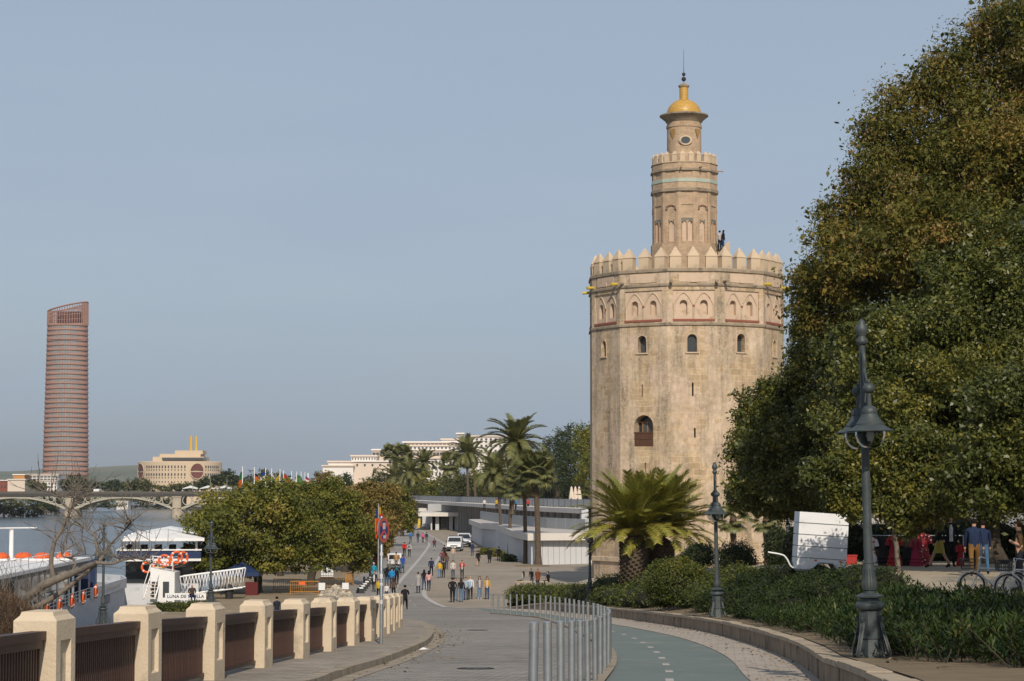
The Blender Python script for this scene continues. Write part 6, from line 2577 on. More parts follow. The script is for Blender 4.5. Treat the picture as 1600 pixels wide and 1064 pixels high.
# closed parasols and lamp posts on the upper street
for i, px in enumerate((893, 899, 905)):
    c = at(px, 786, 290)
    t = thing('parasol', ['closed cream parasol, left one of three by the tower edge', 'closed cream parasol, middle one of three by the tower edge', 'closed cream parasol nearest the tower edge'][i], 'parasol', (c.x, 290, 5.2), 0, 'closed parasols on the upper street')
    b = MB()
    b.lathe([(.1, 1.0), (.42, 1.15), (.34, 2.2), (.14, 3.3), (.02, 3.5)], 8)
    b.build('cloth', M['w_beige'], t)
    b = MB()
    b.lathe([(.05, 0), (.05, 1.1)], 6)
    b.build('pole', M['white_paint'], t)
M['car_silver'] = mat('silver_car', (.5, .5, .51), (.46, .46, .47), 1, .3, .4)
# ------------------------------------------------------------------ moored river boats
M['deck_white'] = mat('boat_white', (.76, .75, .74), (.70, .69, .68), .5, .5, wear=(.6, .58, .55), wsc=.7)
M['canvas'] = mat('grey_canvas', (.30, .28, .25), (.24, .225, .2), .8, .8)
M['yellow'] = mat('yellow_paint', (.62, .42, .04), (.56, .38, .04), 3, .5)


def life_ring(loc_, rz, label, parent_thing=None, r=.36, tilt=0):
    t = thing('life_ring', label, 'life ring', loc_, rz, 'orange life rings on the boats')
    t.rotation_euler = (tilt, 0, rz)
    b = MB()
    b.torus((0, 0, 0), r - .09, .09, 22, 8)
    b.build('ring', M['orange'], t, smooth=True)
    for a in (.78, 2.35, 3.93, 5.5):
        b = MB()
        b.torus((0, 0, 0), .0955, .003, 10, 4)
        c = Vector(((r - .09) * math.cos(a), 0, (r - .09) * math.sin(a)))
        b = MB()
        T = Matrix.Translation(c) @ Matrix.Rotation(-a + PI / 2, 4, 'Y')
        b.lathe([(.0965, -.045), (.0965, .045)], 10, M=T @ Matrix.Rotation(PI / 2, 4, 'Y'))
        b.build('strap', M['deck_white'], t)
    return t


B1O, B1A = Vector((-25.9, 104, 0)), math.atan2(3.1, 64)
boat = thing('passenger_boat', 'long low passenger boat with flat white roof and grey hull at the quay', 'boat', B1O, B1A)
W_ = 7.5
b = MB()
hull = [(0, 0), (0, 52), (-1.0, 57), (-3.4, 60.5), (-6.2, 57), (-W_, 52), (-W_, 0), (-W_ + .8, -1.2), (-.8, -1.2)]
b.prism(hull, -3.2, .98)
b.build('hull', M['grey_hull'], boat)
b = MB()
b.prism([(x * .97 - .1, y * .99) for x, y in hull], .98, 1.02)
b.build('deck', M['canvas'], boat)
b = MB()
b.prism([(.12, 35), (.12, 52), (-.9, 57.2), (-3.4, 60.8), (-3.4, 60.5), (-1.0, 57), (0, 52), (0, 35)], .9, 1.62)
b.build('bulwark', M['grey_hull'], boat)
b = MB()
for k in range(26):
    b.box((.13, 37.6 + k * .42, 1.28), (.012, .24, .17))
b.add([], [])
o = b.build('lettering', M['w_grey'], boat)
o['kind'] = 'stuff'
b = MB()
b.box((-.06, 42.2, .55), (.4, 2.2, .55))
b.build('side_port', M['navy'], boat)
b = MB()
b.box((-W_ / 2, 12.0, 3.62), (W_ + .7, 42, .2))
b.build('roof', M['deck_white'], boat)
b = MB()
for k in range(20):
    y0 = -8.8 + k * 2
    for j in range(6):
        b.add([(.33, y0 + j * .333, 3.52), (.33, y0 + (j + 1) * .333, 3.52), (.33, y0 + (j + .5) * .333, 3.2), ], [(0, 1, 2)])
    b.add([(.33, y0, 3.52), (.33, y0 + 2, 3.52), (.33, y0 + 2, 3.3), (.33, y0, 3.3)], [(0, 1, 2, 3)])
o = b.build('scalloped_awning', M['canvas'], boat)
o['kind'] = 'stuff'
for k in range(10):
    b = MB()
    b.tube((.1, -8 + k * 4.2, .98), (.1, -8 + k * 4.2, 3.55), .07, n=8)
    b.build('roof_post', M['deck_white'], boat)
b = MB()
b.box((-W_ / 2, 22.5, 2.2), (W_ - 1.6, 20, 2.4))
b.build('cabin', M['dark_glass'], boat)
for yy in (35.5, 38.5):
    b = MB()
    b.box((-.6, yy, 2.2), (.9, .9, 2.4))
    b.build('cabin_pillar', M['navy'], boat)
for z in (1.25, 1.45, 1.66):
    b = MB()
    b.path([(.06, 8, z), (.06, 35, z)], .025, 5)
    b.build('rail', M['deck_white'], boat)
for k in range(14):
    b = MB()
    b.path([(.06, 8 + k * 2.07, .98), (.06, 8 + k * 2.07, 1.66)], .03, 5)
    b.build('rail_post', M['deck_white'], boat)
b = MB()
for xx in (.2, -W_ - .2):
    for z in (4.0, 4.35):
        b.path([(xx, -8, z), (xx, 26, z)], .022, 4)
    for k in range(15):
        b.path([(xx, -8 + k * 2.4, 3.7), (xx, -8 + k * 2.4, 4.35)], .022, 4)
o = b.build('roof_railing', M['deck_white'], boat)
o['kind'] = 'stuff'
T1 = Matrix.Translation(B1O) @ Matrix.Rotation(B1A, 4, 'Z')
# orange life rafts on the roof, rings along the rail
for i in range(6):
    p = T1 @ Vector((-6.6 + i * 1.25, 26 + (i % 2) * .6, 3.72))
    t = thing('life_raft', ['orange topped life raft on the boat roof, nearest the picture edge', 'second orange topped raft on the boat roof', 'third orange topped raft on the boat roof', 'orange topped raft left of the bare tree limb', 'orange topped raft right of the bare tree limb', 'last orange topped raft before the white mast'][i], 'life raft', p, B1A, 'life rafts on the boat roof')
    t.scale = (.8, .8, 1)
    b = MB()
    b.ball((0, 0, .2), (.65, 1.2, .3), 14, 8)
    b.build('float', M['orange'], t, smooth=True)
    b = MB()
    b.box((0, 0, .08), (1.5, 2.6, .12))
    b.build('cradle', M['deck_white'], t)
for i, yy in enumerate((17.5, 21.8, 26.4, 30.9, 36.3)):
    p = T1 @ Vector((.19, yy, 1.22 if i < 4 else 1.35))
    life_ring(p, B1A + PI / 2, ['orange life ring on the boat rail, nearest the dead tree', 'second orange life ring along the boat rail', 'third orange life ring along the boat rail', 'fourth orange life ring along the boat rail, before the lamp post', 'orange life ring half hidden by the lamp post'][i], r=.46)
for i, (dx, dy) in enumerate(((0, 0), (.5, 1.6))):
    p = T1 @ Vector((-1.3 - dx, 10.5 + dy * 1.4, 1.02))
    t = thing('life_jacket_stack', ['lower stack of orange life jackets on the boat deck', 'taller stack of orange life jackets beside the boat post'][i], 'life jackets', p, B1A, 'stacked life jackets')
    for k in range(4 + i):
        b = MB()
        b.ball((random.uniform(-.06, .06), random.uniform(-.1, .1), .14 + k * .22), (.5, .8, .12), 12, 6)
        b.build('life_jacket', M['orange'], t, smooth=True)
# white masts with cross bar of the upper deck
b = MB()
for yy in (30.2, 32.0):
    b.tube((-4.6 if yy > 31 else -6.2, yy, 3.0), (-4.6 if yy > 31 else -6.2, yy, 5.55), .14, n=8)
b.path([(-6.6, 30, 5.6), (-3.2, 33, 5.6)], .05, 5)
o = b.build('deck_frame', M['deck_white'], boat)
b = MB()
b.box((-W_ / 2, 35, 3.0), (W_ - 1.6, 3, .06))
b.build('upper_deck', M['deck_white'], boat)

# second boat with tent roof over its blue upper deck
B2O, B2A = Vector((-24.7, 168, 0)), math.atan2(8, 60)
boat2 = thing('passenger_boat', 'two decked passenger boat with white tent roof and dark blue band', 'boat', B2O, B2A)
b = MB()
b.prism([(0, -6), (.0, 22), (-1.5, 27), (-3, 29), (-4.5, 27), (-6, 22), (-6, -6)], -3.2, .9)
b.build('hull', M['grey_hull'], boat2)
b = MB()
b.box((-3, 8, 1.9), (5.2, 24, 1.9))
b.build('cabin', M['dark_glass'], boat2)
b = MB()
b.box((-3, 8, 2.75), (6.3, 28, .2))
b.build('upper_deck', M['deck_white'], boat2)
b = MB()
for xx in (.1, -6.1):
    b.box((xx, 8, 3.15), (.12, 28, .55))
b.box((-3, -6, 3.15), (6.2, .12, .55))
b.build('blue_band', M['navy'], boat2)
b = MB()
b.box((-3, -6.05, 3.5), (6.4, .2, .1))
for xx in (.1, -6.1):
    b.box((xx, 8, 3.5), (.2, 28, .1))
b.build('cap_rail', M['deck_white'], boat2)
for k in range(5):
    for xx in (-.2, -5.6):
        b = MB()
        b.tube((xx, -5.6 + k * 6, 2.8), (xx, -5.6 + k * 6, 4.55), .1, n=8)
        b.build('canopy_post', M['deck_white'], boat2)
for k in range(2):
    b = MB()
    y0, y1 = -6.5 + k * 12, 5.2 + k * 12
    v = [(.4, y0, 4.4), (-5.8, y0, 4.4), (-2.7, y0 + 3, 5.0), (.4, y1, 4.4), (-5.8, y1, 4.4), (-2.7, y1 - 3, 5.0)]
    v2 = [(x, y, z - .22) for x, y, z in (v[0], v[1], v[3], v[4])]
    b.add(v + v2, [(1, 0, 2), (0, 3, 5, 2), (3, 4, 5), (4, 1, 2, 5), (0, 1, 7, 6), (3, 0, 6, 8), (4, 3, 8, 9), (1, 4, 9, 7)])
    b.build('tent_roof', M['deck_white'], boat2)
T2 = Matrix.Translation(B2O) @ Matrix.Rotation(B2A, 4, 'Z')
for k in range(10):
    p = (-5.4 + (k % 5) * 1.1, -3.5 + (k // 5) * 2.5, 2.85)
    b = MB()
    b.box((p[0], p[1], p[2] + .25), (.5, .5, .5))
    b.box((p[0], p[1] + .25, p[2] + .7), (.5, .07, .5))
    b.build('seat', M['dark_iron'], boat2)
ring_spots = [(-6.9, -6.3, 2.2, 'orange life ring under the blue band, far left of the second boat'), (-6.0, -6.3, 2.3, 'orange life ring beside the stair, left of a pair'), (-5.3, -6.35, 2.2, 'orange life ring beside the stair, right of a pair')]
for x, y, z, lab in ring_spots:
    life_ring(T2 @ Vector((x + 3, y, z)), B2A, lab, r=.46)
# pontoon with white cabin, stair and gangway
pt = thing('pontoon_cabin', 'white pontoon cabin with two dark windows and rooftop rail', 'cabin', (at(255, 900, 158).x, 158, 0))
h = at(255, 886, 158).z
b = MB()
b.add([(-.95, 0, -.6), (.85, 0, -.6), (.85, 0, h - .35), (-.95, 0, h), (-.95, 2.6, -.6), (.85, 2.6, -.6), (.85, 2.6, h - .35), (-.95, 2.6, h)],
      [(0, 1, 2, 3), (7, 6, 5, 4), (0, 3, 7, 4), (1, 5, 6, 2), (3, 2, 6, 7)])
b.build('wall', M['deck_white'], pt)
for xx in (-.62, .22):
    b = MB()
    b.box((xx, -.02, .68), (.46, .06, 1.15))
    b.build('window', M['shade_glass'], pt)
for z in (h + .25, h + .55, h + .85):
    b = MB()
    b.path([(-.95, 0, z), (.7, 0, z - .1), (.7, 2.4, z - .1)], .035, 5)
    b.build('rail', M['deck_white'], pt)
for xx in (-.95, -.4, .2, .7):
    b = MB()
    b.path([(xx, 0, h - .3), (xx, 0, h + .85)], .035, 5)
    b.build('rail_post', M['deck_white'], pt)
life_ring((pt.location.x + .1, 157.85, h + .5), 0, 'bright orange life ring on the rooftop rail of the white cabin', r=.5)
life_ring((pt.location.x + .95, 158.2, h + .75), .4, 'orange life ring beside the tree on the cabin roof', r=.5)
life_ring((pt.location.x + 1.3, 159, h + .7), .8, 'orange life ring right of the cabin roof half behind leaves', r=.5)
st = thing('boarding_stair', 'white boarding stair with cream treads left of the pontoon cabin', 'stair', (at(228, 900, 157).x, 157, 0))
n = 9
for k in range(n):
    b = MB()
    b.box((.25 + .03 * k, .1 + k * .24, .1 + k * .24), (.78, .26, .05))
    b.build('tread', M['w_beige'], st)
for s in (-.16, .66):
    b = MB()
    b.path([(s + .0, 0, 0), (s + .3, 2.3, 2.2)], .06, 6)
    b.build('stringer', M['deck_white'], st)
    b = MB()
    b.path([(s, 0, 0), (s, 0, .95), (s + .3, 2.3, 3.1), (s + .3, 2.3, 2.2)], .03, 5)
    b.build('handrail', M['deck_white'], st)
b = MB()
b.box((.55, 2.4, 2.15), (.85, .1, .3))
b.build('yellow_plate', M['yellow'], st)
for i in range(4):
    pass
gw = thing('gangway', 'white lattice gangway leading from the pontoon towards the trees', 'gangway', (at(281, 930, 157).x, 157, .3))
Lg = at(372, 900, 157).x - at(274, 900, 157).x
for yy, nm in ((0, 'near'), (1.6, 'far')):
    b = MB()
    b.path([(0, yy, 0), (Lg, yy, .55)], .05, 5)
    b.path([(0, yy, 1.35), (Lg, yy, 1.95)], .06, 5)
    b.build('chord', M['deck_white'], gw)
    for k in range(10):
        f0, f1 = k / 10, (k + .5) / 10
        b = MB()
        b.path([(Lg * f0, yy, 1.35 + .6 * f0), (Lg * f1, yy, .55 * f1), (Lg * (k + 1) / 10, yy, 1.35 + .6 * (k + 1) / 10)], .04, 5)
        b.build('brace', M['deck_white'], gw)
b = MB()
b.add([(0, 0, -.02), (Lg, 0, .53), (Lg, 1.6, .53), (0, 1.6, -.02)], [(0, 1, 2, 3)])
b.build('walkway', M['w_grey'], gw)
sn = thing('boat_sign', 'white banner with blue letters naming the boat beside the gangway', 'sign', (at(258, 931, 153).x, 153, at(258, 936.5, 153).z))
Ws = at(322, 931, 153).x - at(258, 931, 153).x
hs_ = at(258, 926, 153).z - at(258, 936.5, 153).z
b = MB()
b.box((Ws / 2, 0, hs_ / 2), (Ws, .04, hs_))
b.build('board', M['deck_white'], sn)
cu = bpy.data.curves.new('lettering', 'FONT')
cu.body = 'LUNA DE SEVILLA'
cu.size = .34
cu.extrude = .004
cu.align_x = 'CENTER'
cu.align_y = 'CENTER'
cu.materials.append(M['navy'])
cu.space_character = 1.08
cu.offset = .008
fo = bpy.data.objects.new('lettering', cu)
COL.objects.link(fo)
bpy.context.view_layer.update()
lm = bpy.data.meshes.new_from_object(fo.evaluated_get(bpy.context.evaluated_depsgraph_get()))
wdt = max(fo.dimensions.x, .01)
bpy.data.objects.remove(fo)
k_ = Ws * .90 / wdt
tx_ = link('lettering', lm, sn, (Ws / 2, -.03, hs_ / 2), (PI / 2, 0, 0), (k_, min(k_, hs_ / .34 * .8), 1))
for xx in (.1, Ws - .1):
    b = MB()
    b.path([(xx, .05, -1.2), (xx, .05, hs_)], .025, 5)
    b.build('post', M['galv'], sn)
ml = hedge('clipped_hedge', 'low dark hedge behind the balustrade in front of the boats', [((-23.5 + k * .72), 141 + (k % 2) * .3, .16, .7, .6, .46) for k in range(5)], 6000, .13, G['hedge'], 440, 'hedge')

# ------------------------------------------------------------------ flags along the water
FG = 'national flags on white poles behind the waterside trees'
FC = {'g': (.02, .16, .06), 'r': (.45, .03, .02), 'o': (.6, .1, .02), 'k': (.012, .012, .012), 'y': (.58, .36, .03), 'w': (.62, .62, .62), 'b': (.02, .05, .22), 'l': (.10, .22, .5)}
FM = {k: mat('flag_cloth_' + {'g': 'green', 'r': 'red', 'o': 'scarlet', 'k': 'black', 'y': 'yellow', 'w': 'white', 'b': 'navy', 'l': 'blue'}[k], c, None, 3, .85) for k, c in FC.items()}
flags = [(379, 728, 735, 760, 'go', 'green and red flag, first and largest of the row'), (397.5, 729, 738, 751, 'koy', 'black red and gold flag'), (415, 730, 735, 750, 'bw', 'flag hanging dark blue over white'), (424.5, 731, 739, 750, 'wg', 'pale flag with a hint of green'),
         (437.5, 732, 741, 750, 'yy', 'yellow flag'), (443, 734, 740, 750, 'rr', 'dull red flag'), (455.5, 735, 740, 749, 'lw', 'light blue and white flag'), (463.5, 736, 740.5, 755, 'gg', 'all green flag'),
         (470.5, 736, 742, 754, 'rwb', 'red white and blue crossed flag'), (476.5, 737, 743, 753, 'brwr', 'flag with red and white stripes and a blue corner')]
for i, (px, pt_, fa, fb_, cs, lab) in enumerate(flags):
    Y = 250 + i * 9
    top = at(px, pt_, Y)
    t = thing('flag', lab + ' above the waterside trees', 'flag', (top.x, Y, 0), 0, FG)
    b = MB()
    b.tube((0, 0, 0), (0, 0, top.z), .08, .05, 8)
    b.build('pole', M['deck_white'], t)
    za, zb_ = at(px, fa, Y).z, at(px, fb_, Y).z
    k = len(cs)
    wd = .5 + .25 * (i % 3) + (.5 if i > 6 else 0)
    for j, ch in enumerate(cs):
        b = MB()
        z1_, z0_ = za + (zb_ - za) * j / k, za + (zb_ - za) * (j + 1) / k
        v = []
        for q_ in range(7):
            f = q_ / 6
            for zz in (z1_, z0_):
                s_ = (za - zz) / (za - zb_)
                v.append(((.05 + wd * f * (.45 + .55 * s_)) * (1 if i % 2 else -1), .12 * math.sin(f * 9 + i), zz - .25 * f))
        b.add(v, [(2 * q_, 2 * q_ + 1, 2 * q_ + 3, 2 * q_ + 2) for q_ in range(6)])
        b.build('cloth', FM[ch], t)
px, Y = 482, 345
t = thing('flag_pole', 'bare white pole at the end of the flag row', 'flag pole', ((px - 800) / FPX * Y, Y, 0))
b = MB()
b.tube((0, 0, 0), (0, 0, at(px, 738, Y).z), .12, .1, 8)
b.build('pole', M['deck_white'], t)
# hanging tricolour on a pole near the kiosk
px, Y = 592, 175
t = thing('flag', 'yellow blue and red flag hanging limp above the no stopping sign', 'flag', ((px - 800) / FPX * Y, Y, 0), 0, FG)
b = MB()
b.tube((0, 0, 0), (0, 0, at(px, 786, Y).z), .05, .035, 8)
b.build('pole', M['w_grey'], t)
for ch, x0, x1, ya, yb in (('b', -.2, 0, 795, 810), ('y', .0, .2, 790, 802), ('r', .05, .35, 800, 812)):
    b = MB()
    za, zb_ = at(px, ya, Y).z, at(px, yb, Y).z
    v = []
    for q_ in range(5):
        f = q_ / 4
        for zz in (za, zb_):
            v.append((x0 + (x1 - x0) * f, .08 * math.sin(f * 7), zz - .1 * f))
    b.add(v, [(2 * q_, 2 * q_ + 1, 2 * q_ + 3, 2 * q_ + 2) for q_ in range(4)])
    b.build('cloth', FM[ch], t)

# ------------------------------------------------------------------ dead tree on the bank, dry brush
dt = thing('dead_tree', 'bare grey leaning tree with broken limbs on the river bank', 'tree', (at(-40, 1000, 66).x, 66, at(-40, 1000, 66).z))
DO = dt.location


def limb(pts, r0, r1, Y=66, dy=0, name='limb', k=16, n=9):
    w = [at(p[0], p[1], Y + (p[2] if len(p) > 2 else 0)) - DO for p in pts]
    c = curve(w, k)
    rg = random.Random(str(pts))
    rad = [.78 * (r0 + (r1 - r0) * i / (k - 1)) * rg.uniform(.92, 1.08) for i in range(k)]
    b = MB()
    b.path([p + Vector((rg.uniform(-1, 1), rg.uniform(-1, 1), rg.uniform(-1, 1))) * rad[i] * .16 for i, p in enumerate(c)], rad, n)
    b.build(name, M['bark_grey'], dt, smooth=True, angle=80)
    return [p + DO for p in c]


l1 = limb([(-40, 1005), (10, 965), (60, 918, -1), (105, 898, -1), (130, 888), (150, 878, 1)], .24, .10, name='trunk')
l2 = limb([(-20, 985, 1), (40, 955, 1), (80, 935, 1), (130, 898, 1), (158, 872, 1), (172, 850, 2)], .15, .06)
l3 = limb([(84, 907), (80, 880), (84, 848), (98, 825), (108, 802), (116, 782), (124, 752, 1)], .11, .025)
l4 = limb([(110, 897), (118, 876), (96, 866), (118, 850), (134, 866)], .05, .02)
l5 = limb([(150, 878), (172, 880), (190, 875), (215, 872), (236, 880)], .08, .012)
l6 = limb([(152, 868), (150, 845), (142, 830), (128, 822)], .06, .012)
l7 = limb([(165, 858, 1), (180, 842, 1), (196, 826, 1), (205, 812)], .05, .010)
l8 = limb([(110, 797), (96, 782), (80, 770), (58, 762)], .035, .006)
l9 = limb([(114, 786), (128, 776), (142, 764)], .03, .006)
rg = random.Random(3)
tb = MB()
for src in (l3, l4, l5, l6, l7, l8, l9, l2, l5, l7, l3):
    for k in range(17):
        p = src[rg.randrange(len(src) // 3, len(src))]
        d = Vector((rg.uniform(-1, 1), rg.uniform(-.6, .6), rg.uniform(-.15, 1))).normalized()
        pts = [p - DO]
        L = rg.uniform(.4, 1.3)
        for j in range(4):
            d = (d + Vector((rg.uniform(-.5, .5), rg.uniform(-.3, .3), rg.uniform(-.25, .4)))).normalized()
            pts.append(pts[-1] + d * L / 4)
            if j == 2 and rg.random() < .8:
                e = (d + Vector((rg.uniform(-1, 1), 0, rg.uniform(-.5, .6)))).normalized()
                tb.path([pts[-1], pts[-1] + e * L * .22, pts[-1] + e * L * .38 + Vector((0, 0, .05))], [.011, .008, .004], 4)
        tb.path(pts, [.018, .014, .011, .008, .004], 4)
o = tb.build('twigs', M['bark_grey'], dt)
o['kind'] = 'stuff'
# brown dry brush at its foot
brs = np.random.default_rng(4)
nb = 5200
pxs = brs.random(nb) ** 1.3 * 95 - 30
Ys = brs.uniform(60, 72, nb)
P, D, L_ = [], [], []
for px_, Y_ in zip(pxs, Ys):
    x = (px_ - 800) / FPX * Y_
    zb_ = at(px_, 965 + max(0, px_) * .25, Y_).z
    P.append((x, Y_, zb_ + brs.uniform(-.6, 1.0) * (1 - max(0, px_) / 110)))
P = np.array(P)
D = unit(brs.normal(size=(nb, 3)) * np.array([.5, .5, .25]) + np.array([0, 0, .8]))
NRM = unit(np.cross(D, brs.normal(size=(nb, 3))))
L_ = brs.uniform(.25, .8, nb)
ob = link('dry_brush', leaf_mesh('dry_brush', P, NRM, D, L_, L_ * .035, -.05 + brs.normal(size=nb) * .3, G['dry']))
ob['kind'] = 'stuff'
tb = MB()
for k in range(34):
    px_, Y_ = rg.uniform(-10, 75), rg.uniform(62, 70)
    p = at(px_, 950, Y_)
    h_ = at(px_, rg.uniform(845, 915), Y_).z - p.z
    pts = [p + Vector((rg.uniform(-.08, .08) * j, 0, h_ * j / 4)) for j in range(5)]
    tb.path(pts, [.012, .010, .008, .006, .003], 4)
    if k % 2:
        tb.path([pts[2], pts[2] + Vector((rg.uniform(-.4, .4), 0, .35))], [.007, .003], 4)
o = tb.build('dry_stalks', M['bark_grey'])
o['kind'] = 'stuff'
# ------------------------------------------------------------------ people
CL = {}


def cloth(c, tag_=None):
    k = tuple(round(v, 3) for v in c)
    if k not in CL:
        CL[k] = mat('cloth', c, tuple(v * .75 for v in c), 9, .85, 0, .15, 30, .15)
    return CL[k]


BK, NV, JN, LJ, WH, GY = (.014, .014, .016), (.018, .03, .075), (.035, .06, .12), (.12, .19, .28), (.62, .6, .57), (.27, .26, .25)
HAIR = {'k': (.012, .009, .008), 'b': (.05, .028, .015), 'g': (.3, .29, .28), 'l': (.22, .13, .05)}
PEND = []


def person(label, loc_, facing=0.0, top=BK, bottom=JN, hair='k', long=False, pose='stand', h=1.72, bare='', coat=0.0, shoes=BK, skirt=None, hat=None, pack=None, phase=0.0, wide=1.0, group=None, fingers=False, shirt=None, lean=0.0):
    """Facing 0 looks away from the camera (+Y), pi looks at it. Joints first, one skinned body from them."""
    t = thing('person', label, 'person', loc_, facing, group)
    s = h / 1.72
    rg = random.Random(label)
    V, E, Rd = [], [], []

    def j(p, r, par=None):
        V.append(Vector(p) * s)
        Rd.append((r[0] * s, r[1] * s) if hasattr(r, '__len__') else (r * s, r * s))
        if par is not None:
            E.append((par, len(V) - 1))
        return len(V) - 1
    sit = pose == 'sit'
    pz = .47 if sit else .93
    if pose == 'run':
        pz = .95
    fl = .12 if pose == 'run' else lean
    up = lambda z, x=0, y=0: (x, y + fl * (z - pz), z)
    w = wide
    pel = j((0, 0, pz), (.15 * w, .115 * w))
    sp = j(up(pz + .2), (.14 * w, .11 * w), pel)
    ch = j(up(pz + .39), (.165 * w, .12 * w), sp)
    up_ = j(up(pz + .50), (.12 * w, .085 * w), ch)
    nk = j(up(pz + .57, 0, .01), .052, up_)
    h1 = j(up(pz + .625, 0, .02), (.066, .075), nk)
    h2 = j(up(pz + .695, 0, .025), (.078, .095), h1)
    h3 = j(up(pz + .765, 0, .02), (.06, .075), h2)
    bones = [(pel, ch, 't'), (ch, up_, 't'), (up_, nk, 't'), (nk, h1, 'h'), (h1, h3, 'h')]
    swing = {'walk': .38, 'run': .75}.get(pose, .05)
    for sd in (-1, 1):
        ph = sd * (1 if phase >= 0 else -1)
        # arm swings against the leg of its side
        a = -ph * swing * .9
        sh = j(up(pz + .485, sd * .185 * w), .058 * w, ch)
        if pose == 'run' or (sit and True):
            el = j((sd * .23 * w, V[sh].y / s - .02 - .22 * math.sin(a) * (0 if sit else 1), pz + .22), .047 * w, sh)
            wr = j((sd * .17, V[el].y / s + .22, pz + .22 + (.12 if pose == 'run' else -.05)), .034, el)
            hd = j((sd * .14, V[wr].y / s + .07, V[wr].z / s + .02), .036, wr)
        elif pose == 'pocket':
            el = j((sd * .25 * w, -.06 + fl * .2, pz + .22), .047 * w, sh)
            wr = j((sd * .17 * w, .06, pz + .03), .036, el)
            hd = j((sd * .15 * w, .1, pz - .02), .04, wr)
        elif pose == 'phone':
            el = j((sd * .22 * w, -.02, pz + .21), .047 * w, sh)
            wr = j((sd * .09, .2, pz + .30), .034, el)
            hd = j((sd * .06, .24, pz + .34), .037, wr)
        else:
            el = j((sd * .225 * w, V[sh].y / s + .24 * math.sin(a), pz + .215), .047 * w, sh)
            wr = j((sd * .235 * w, V[el].y / s + .22 * math.sin(a + .25), pz - .02), .034, el)
            hd = j((sd * .235 * w, V[wr].y / s + .03, pz - .11), .036, wr)
        bones += [(sh, el, 'u'), (el, wr, 'f'), (wr, hd, 'n')]
        b_ = ph * swing
        hp = j((sd * .092 * w, 0, pz - .04), .092 * w, pel)
        if sit:
            kn = j((sd * .11, .42, .47), .066 * w, hp)
            an = j((sd * .12, .44 + .08 * sd, .09), .046, kn)
            to = j((sd * .13, .60 + .08 * sd, .045), .04, an)
        else:
            kb = max(0, -b_) * (.9 if pose == 'run' else .35)
            ky = .44 * math.sin(b_) + (.1 if pose == 'run' and b_ < 0 else .02)
            kn = j((sd * .095, ky, pz - .44 * math.cos(b_)), .063 * w, hp)
            ay = ky + .42 * math.sin(b_ - kb)
            az = V[kn].z / s - .40 * math.cos(b_ - kb)
            an = j((sd * .095, ay, max(.085, az)), .046, kn)
            to = j((sd * .11, ay + .16 * math.cos(min(0, b_ - kb) * .6), max(.04, V[an].z / s - .05 - .12 * math.sin(max(0, kb) * .8) + (0 if az < .12 else -.02))), .04, an)
        bones += [(hp, kn, 'l'), (kn, an, 'l'), (an, to, 's'), (pel, hp, 'l')]
    if not sit:
        lo = min(v.z for v in V) - .035
        for v in V:
            v.z -= lo
    bm = bmesh.new()
    sl = bm.verts.layers.skin.verify()
    bv = [bm.verts.new(v) for v in V]
    for i, v in enumerate(bv):
        v[sl].radius = Rd[i]
        v[sl].use_root = (i == 0)
    for a, c in E:
        bm.edges.new((bv[a], bv[c]))
    me = bpy.data.meshes.new('skeleton')
    bm.to_mesh(me)
    bm.free()
    o = bpy.data.objects.new('skeleton', me)
    COL.objects.link(o)
    o.modifiers.new('skin', 'SKIN').use_smooth_shade = True
    o.modifiers.new('sub', 'SUBSURF').levels = 1
    PEND.append((o, t, V, bones, top, bottom, shoes, bare, fingers, s))
    hc = V[h2]
    hm_ = cloth(hat if hat else HAIR.get(hair, BK))
    if hair != 'x' or hat:
        b = MB()
        b.ball((hc.x, hc.y - .012 * s, hc.z + .025 * s), (.088 * s, .105 * s, .092 * s), 12, 8)
        vs = [v for v in b.v]
        for v in b.v:
            d = v - hc
            if d.y > .03 * s and d.z < .05 * s:       # leave the face free
                v.y = hc.y + .03 * s
        if long:
            b.lathe([(.085 * s, .03 * s), (.1 * s, -.08 * s), (.115 * s, -.2 * s), (.10 * s, -.3 * s), (.03 * s, -.34 * s)], 10, (hc.x, hc.y - .05 * s, hc.z), sy=.62)
        if hat:
            b.lathe([(.09 * s, .0), (.094 * s, .05 * s), (.075 * s, .115 * s), (.01, .13 * s)], 12, (hc.x, hc.y, hc.z + .0))
        b.build('hat' if hat else 'hair', hm_, t, smooth=True, angle=70)
    pv_, cv = V[pel], V[ch]
    if coat:
        b = MB()
        b.lathe([(.19 * s * w, coat * -1 * s), (.175 * s * w, -.1 * s), (.165 * s * w, .12 * s), (.175 * s * w, .3 * s), (.185 * s * w, .42 * s), (.14 * s, .52 * s)], 14, (pv_.x, pv_.y + fl * .2, pv_.z), sy=.76)
        b.build('coat', cloth(top), t, smooth=True, angle=60)
    if skirt:
        b = MB()
        b.lathe([(.25 * s, -.36 * s), (.21 * s, -.15 * s), (.16 * s, .06 * s), (.13 * s, .1 * s)], 16, tuple(pv_), sy=.8)
        b.build('skirt', cloth(skirt), t, smooth=True, angle=60)
    if shirt:
        b = MB()
        b.lathe([(.155 * s * w, -.06 * s), (.15 * s * w, .15 * s), (.165 * s * w, .36 * s), (.09 * s, .50 * s)], 10, (pv_.x, pv_.y + .03, pv_.z), sy=.72)
        for v in b.v:
            v.x = pv_.x + (v.x - pv_.x) * .5
        b.build('shirt_front', cloth(shirt), t, smooth=True, angle=60)
    if pack:
        b = MB()
        b.ball((cv.x, cv.y - .17 * s, cv.z - .02), (.14 * s, .1 * s, .21 * s), 10, 7)
        b.build('backpack', cloth(pack), t, smooth=True, angle=80)
    return t


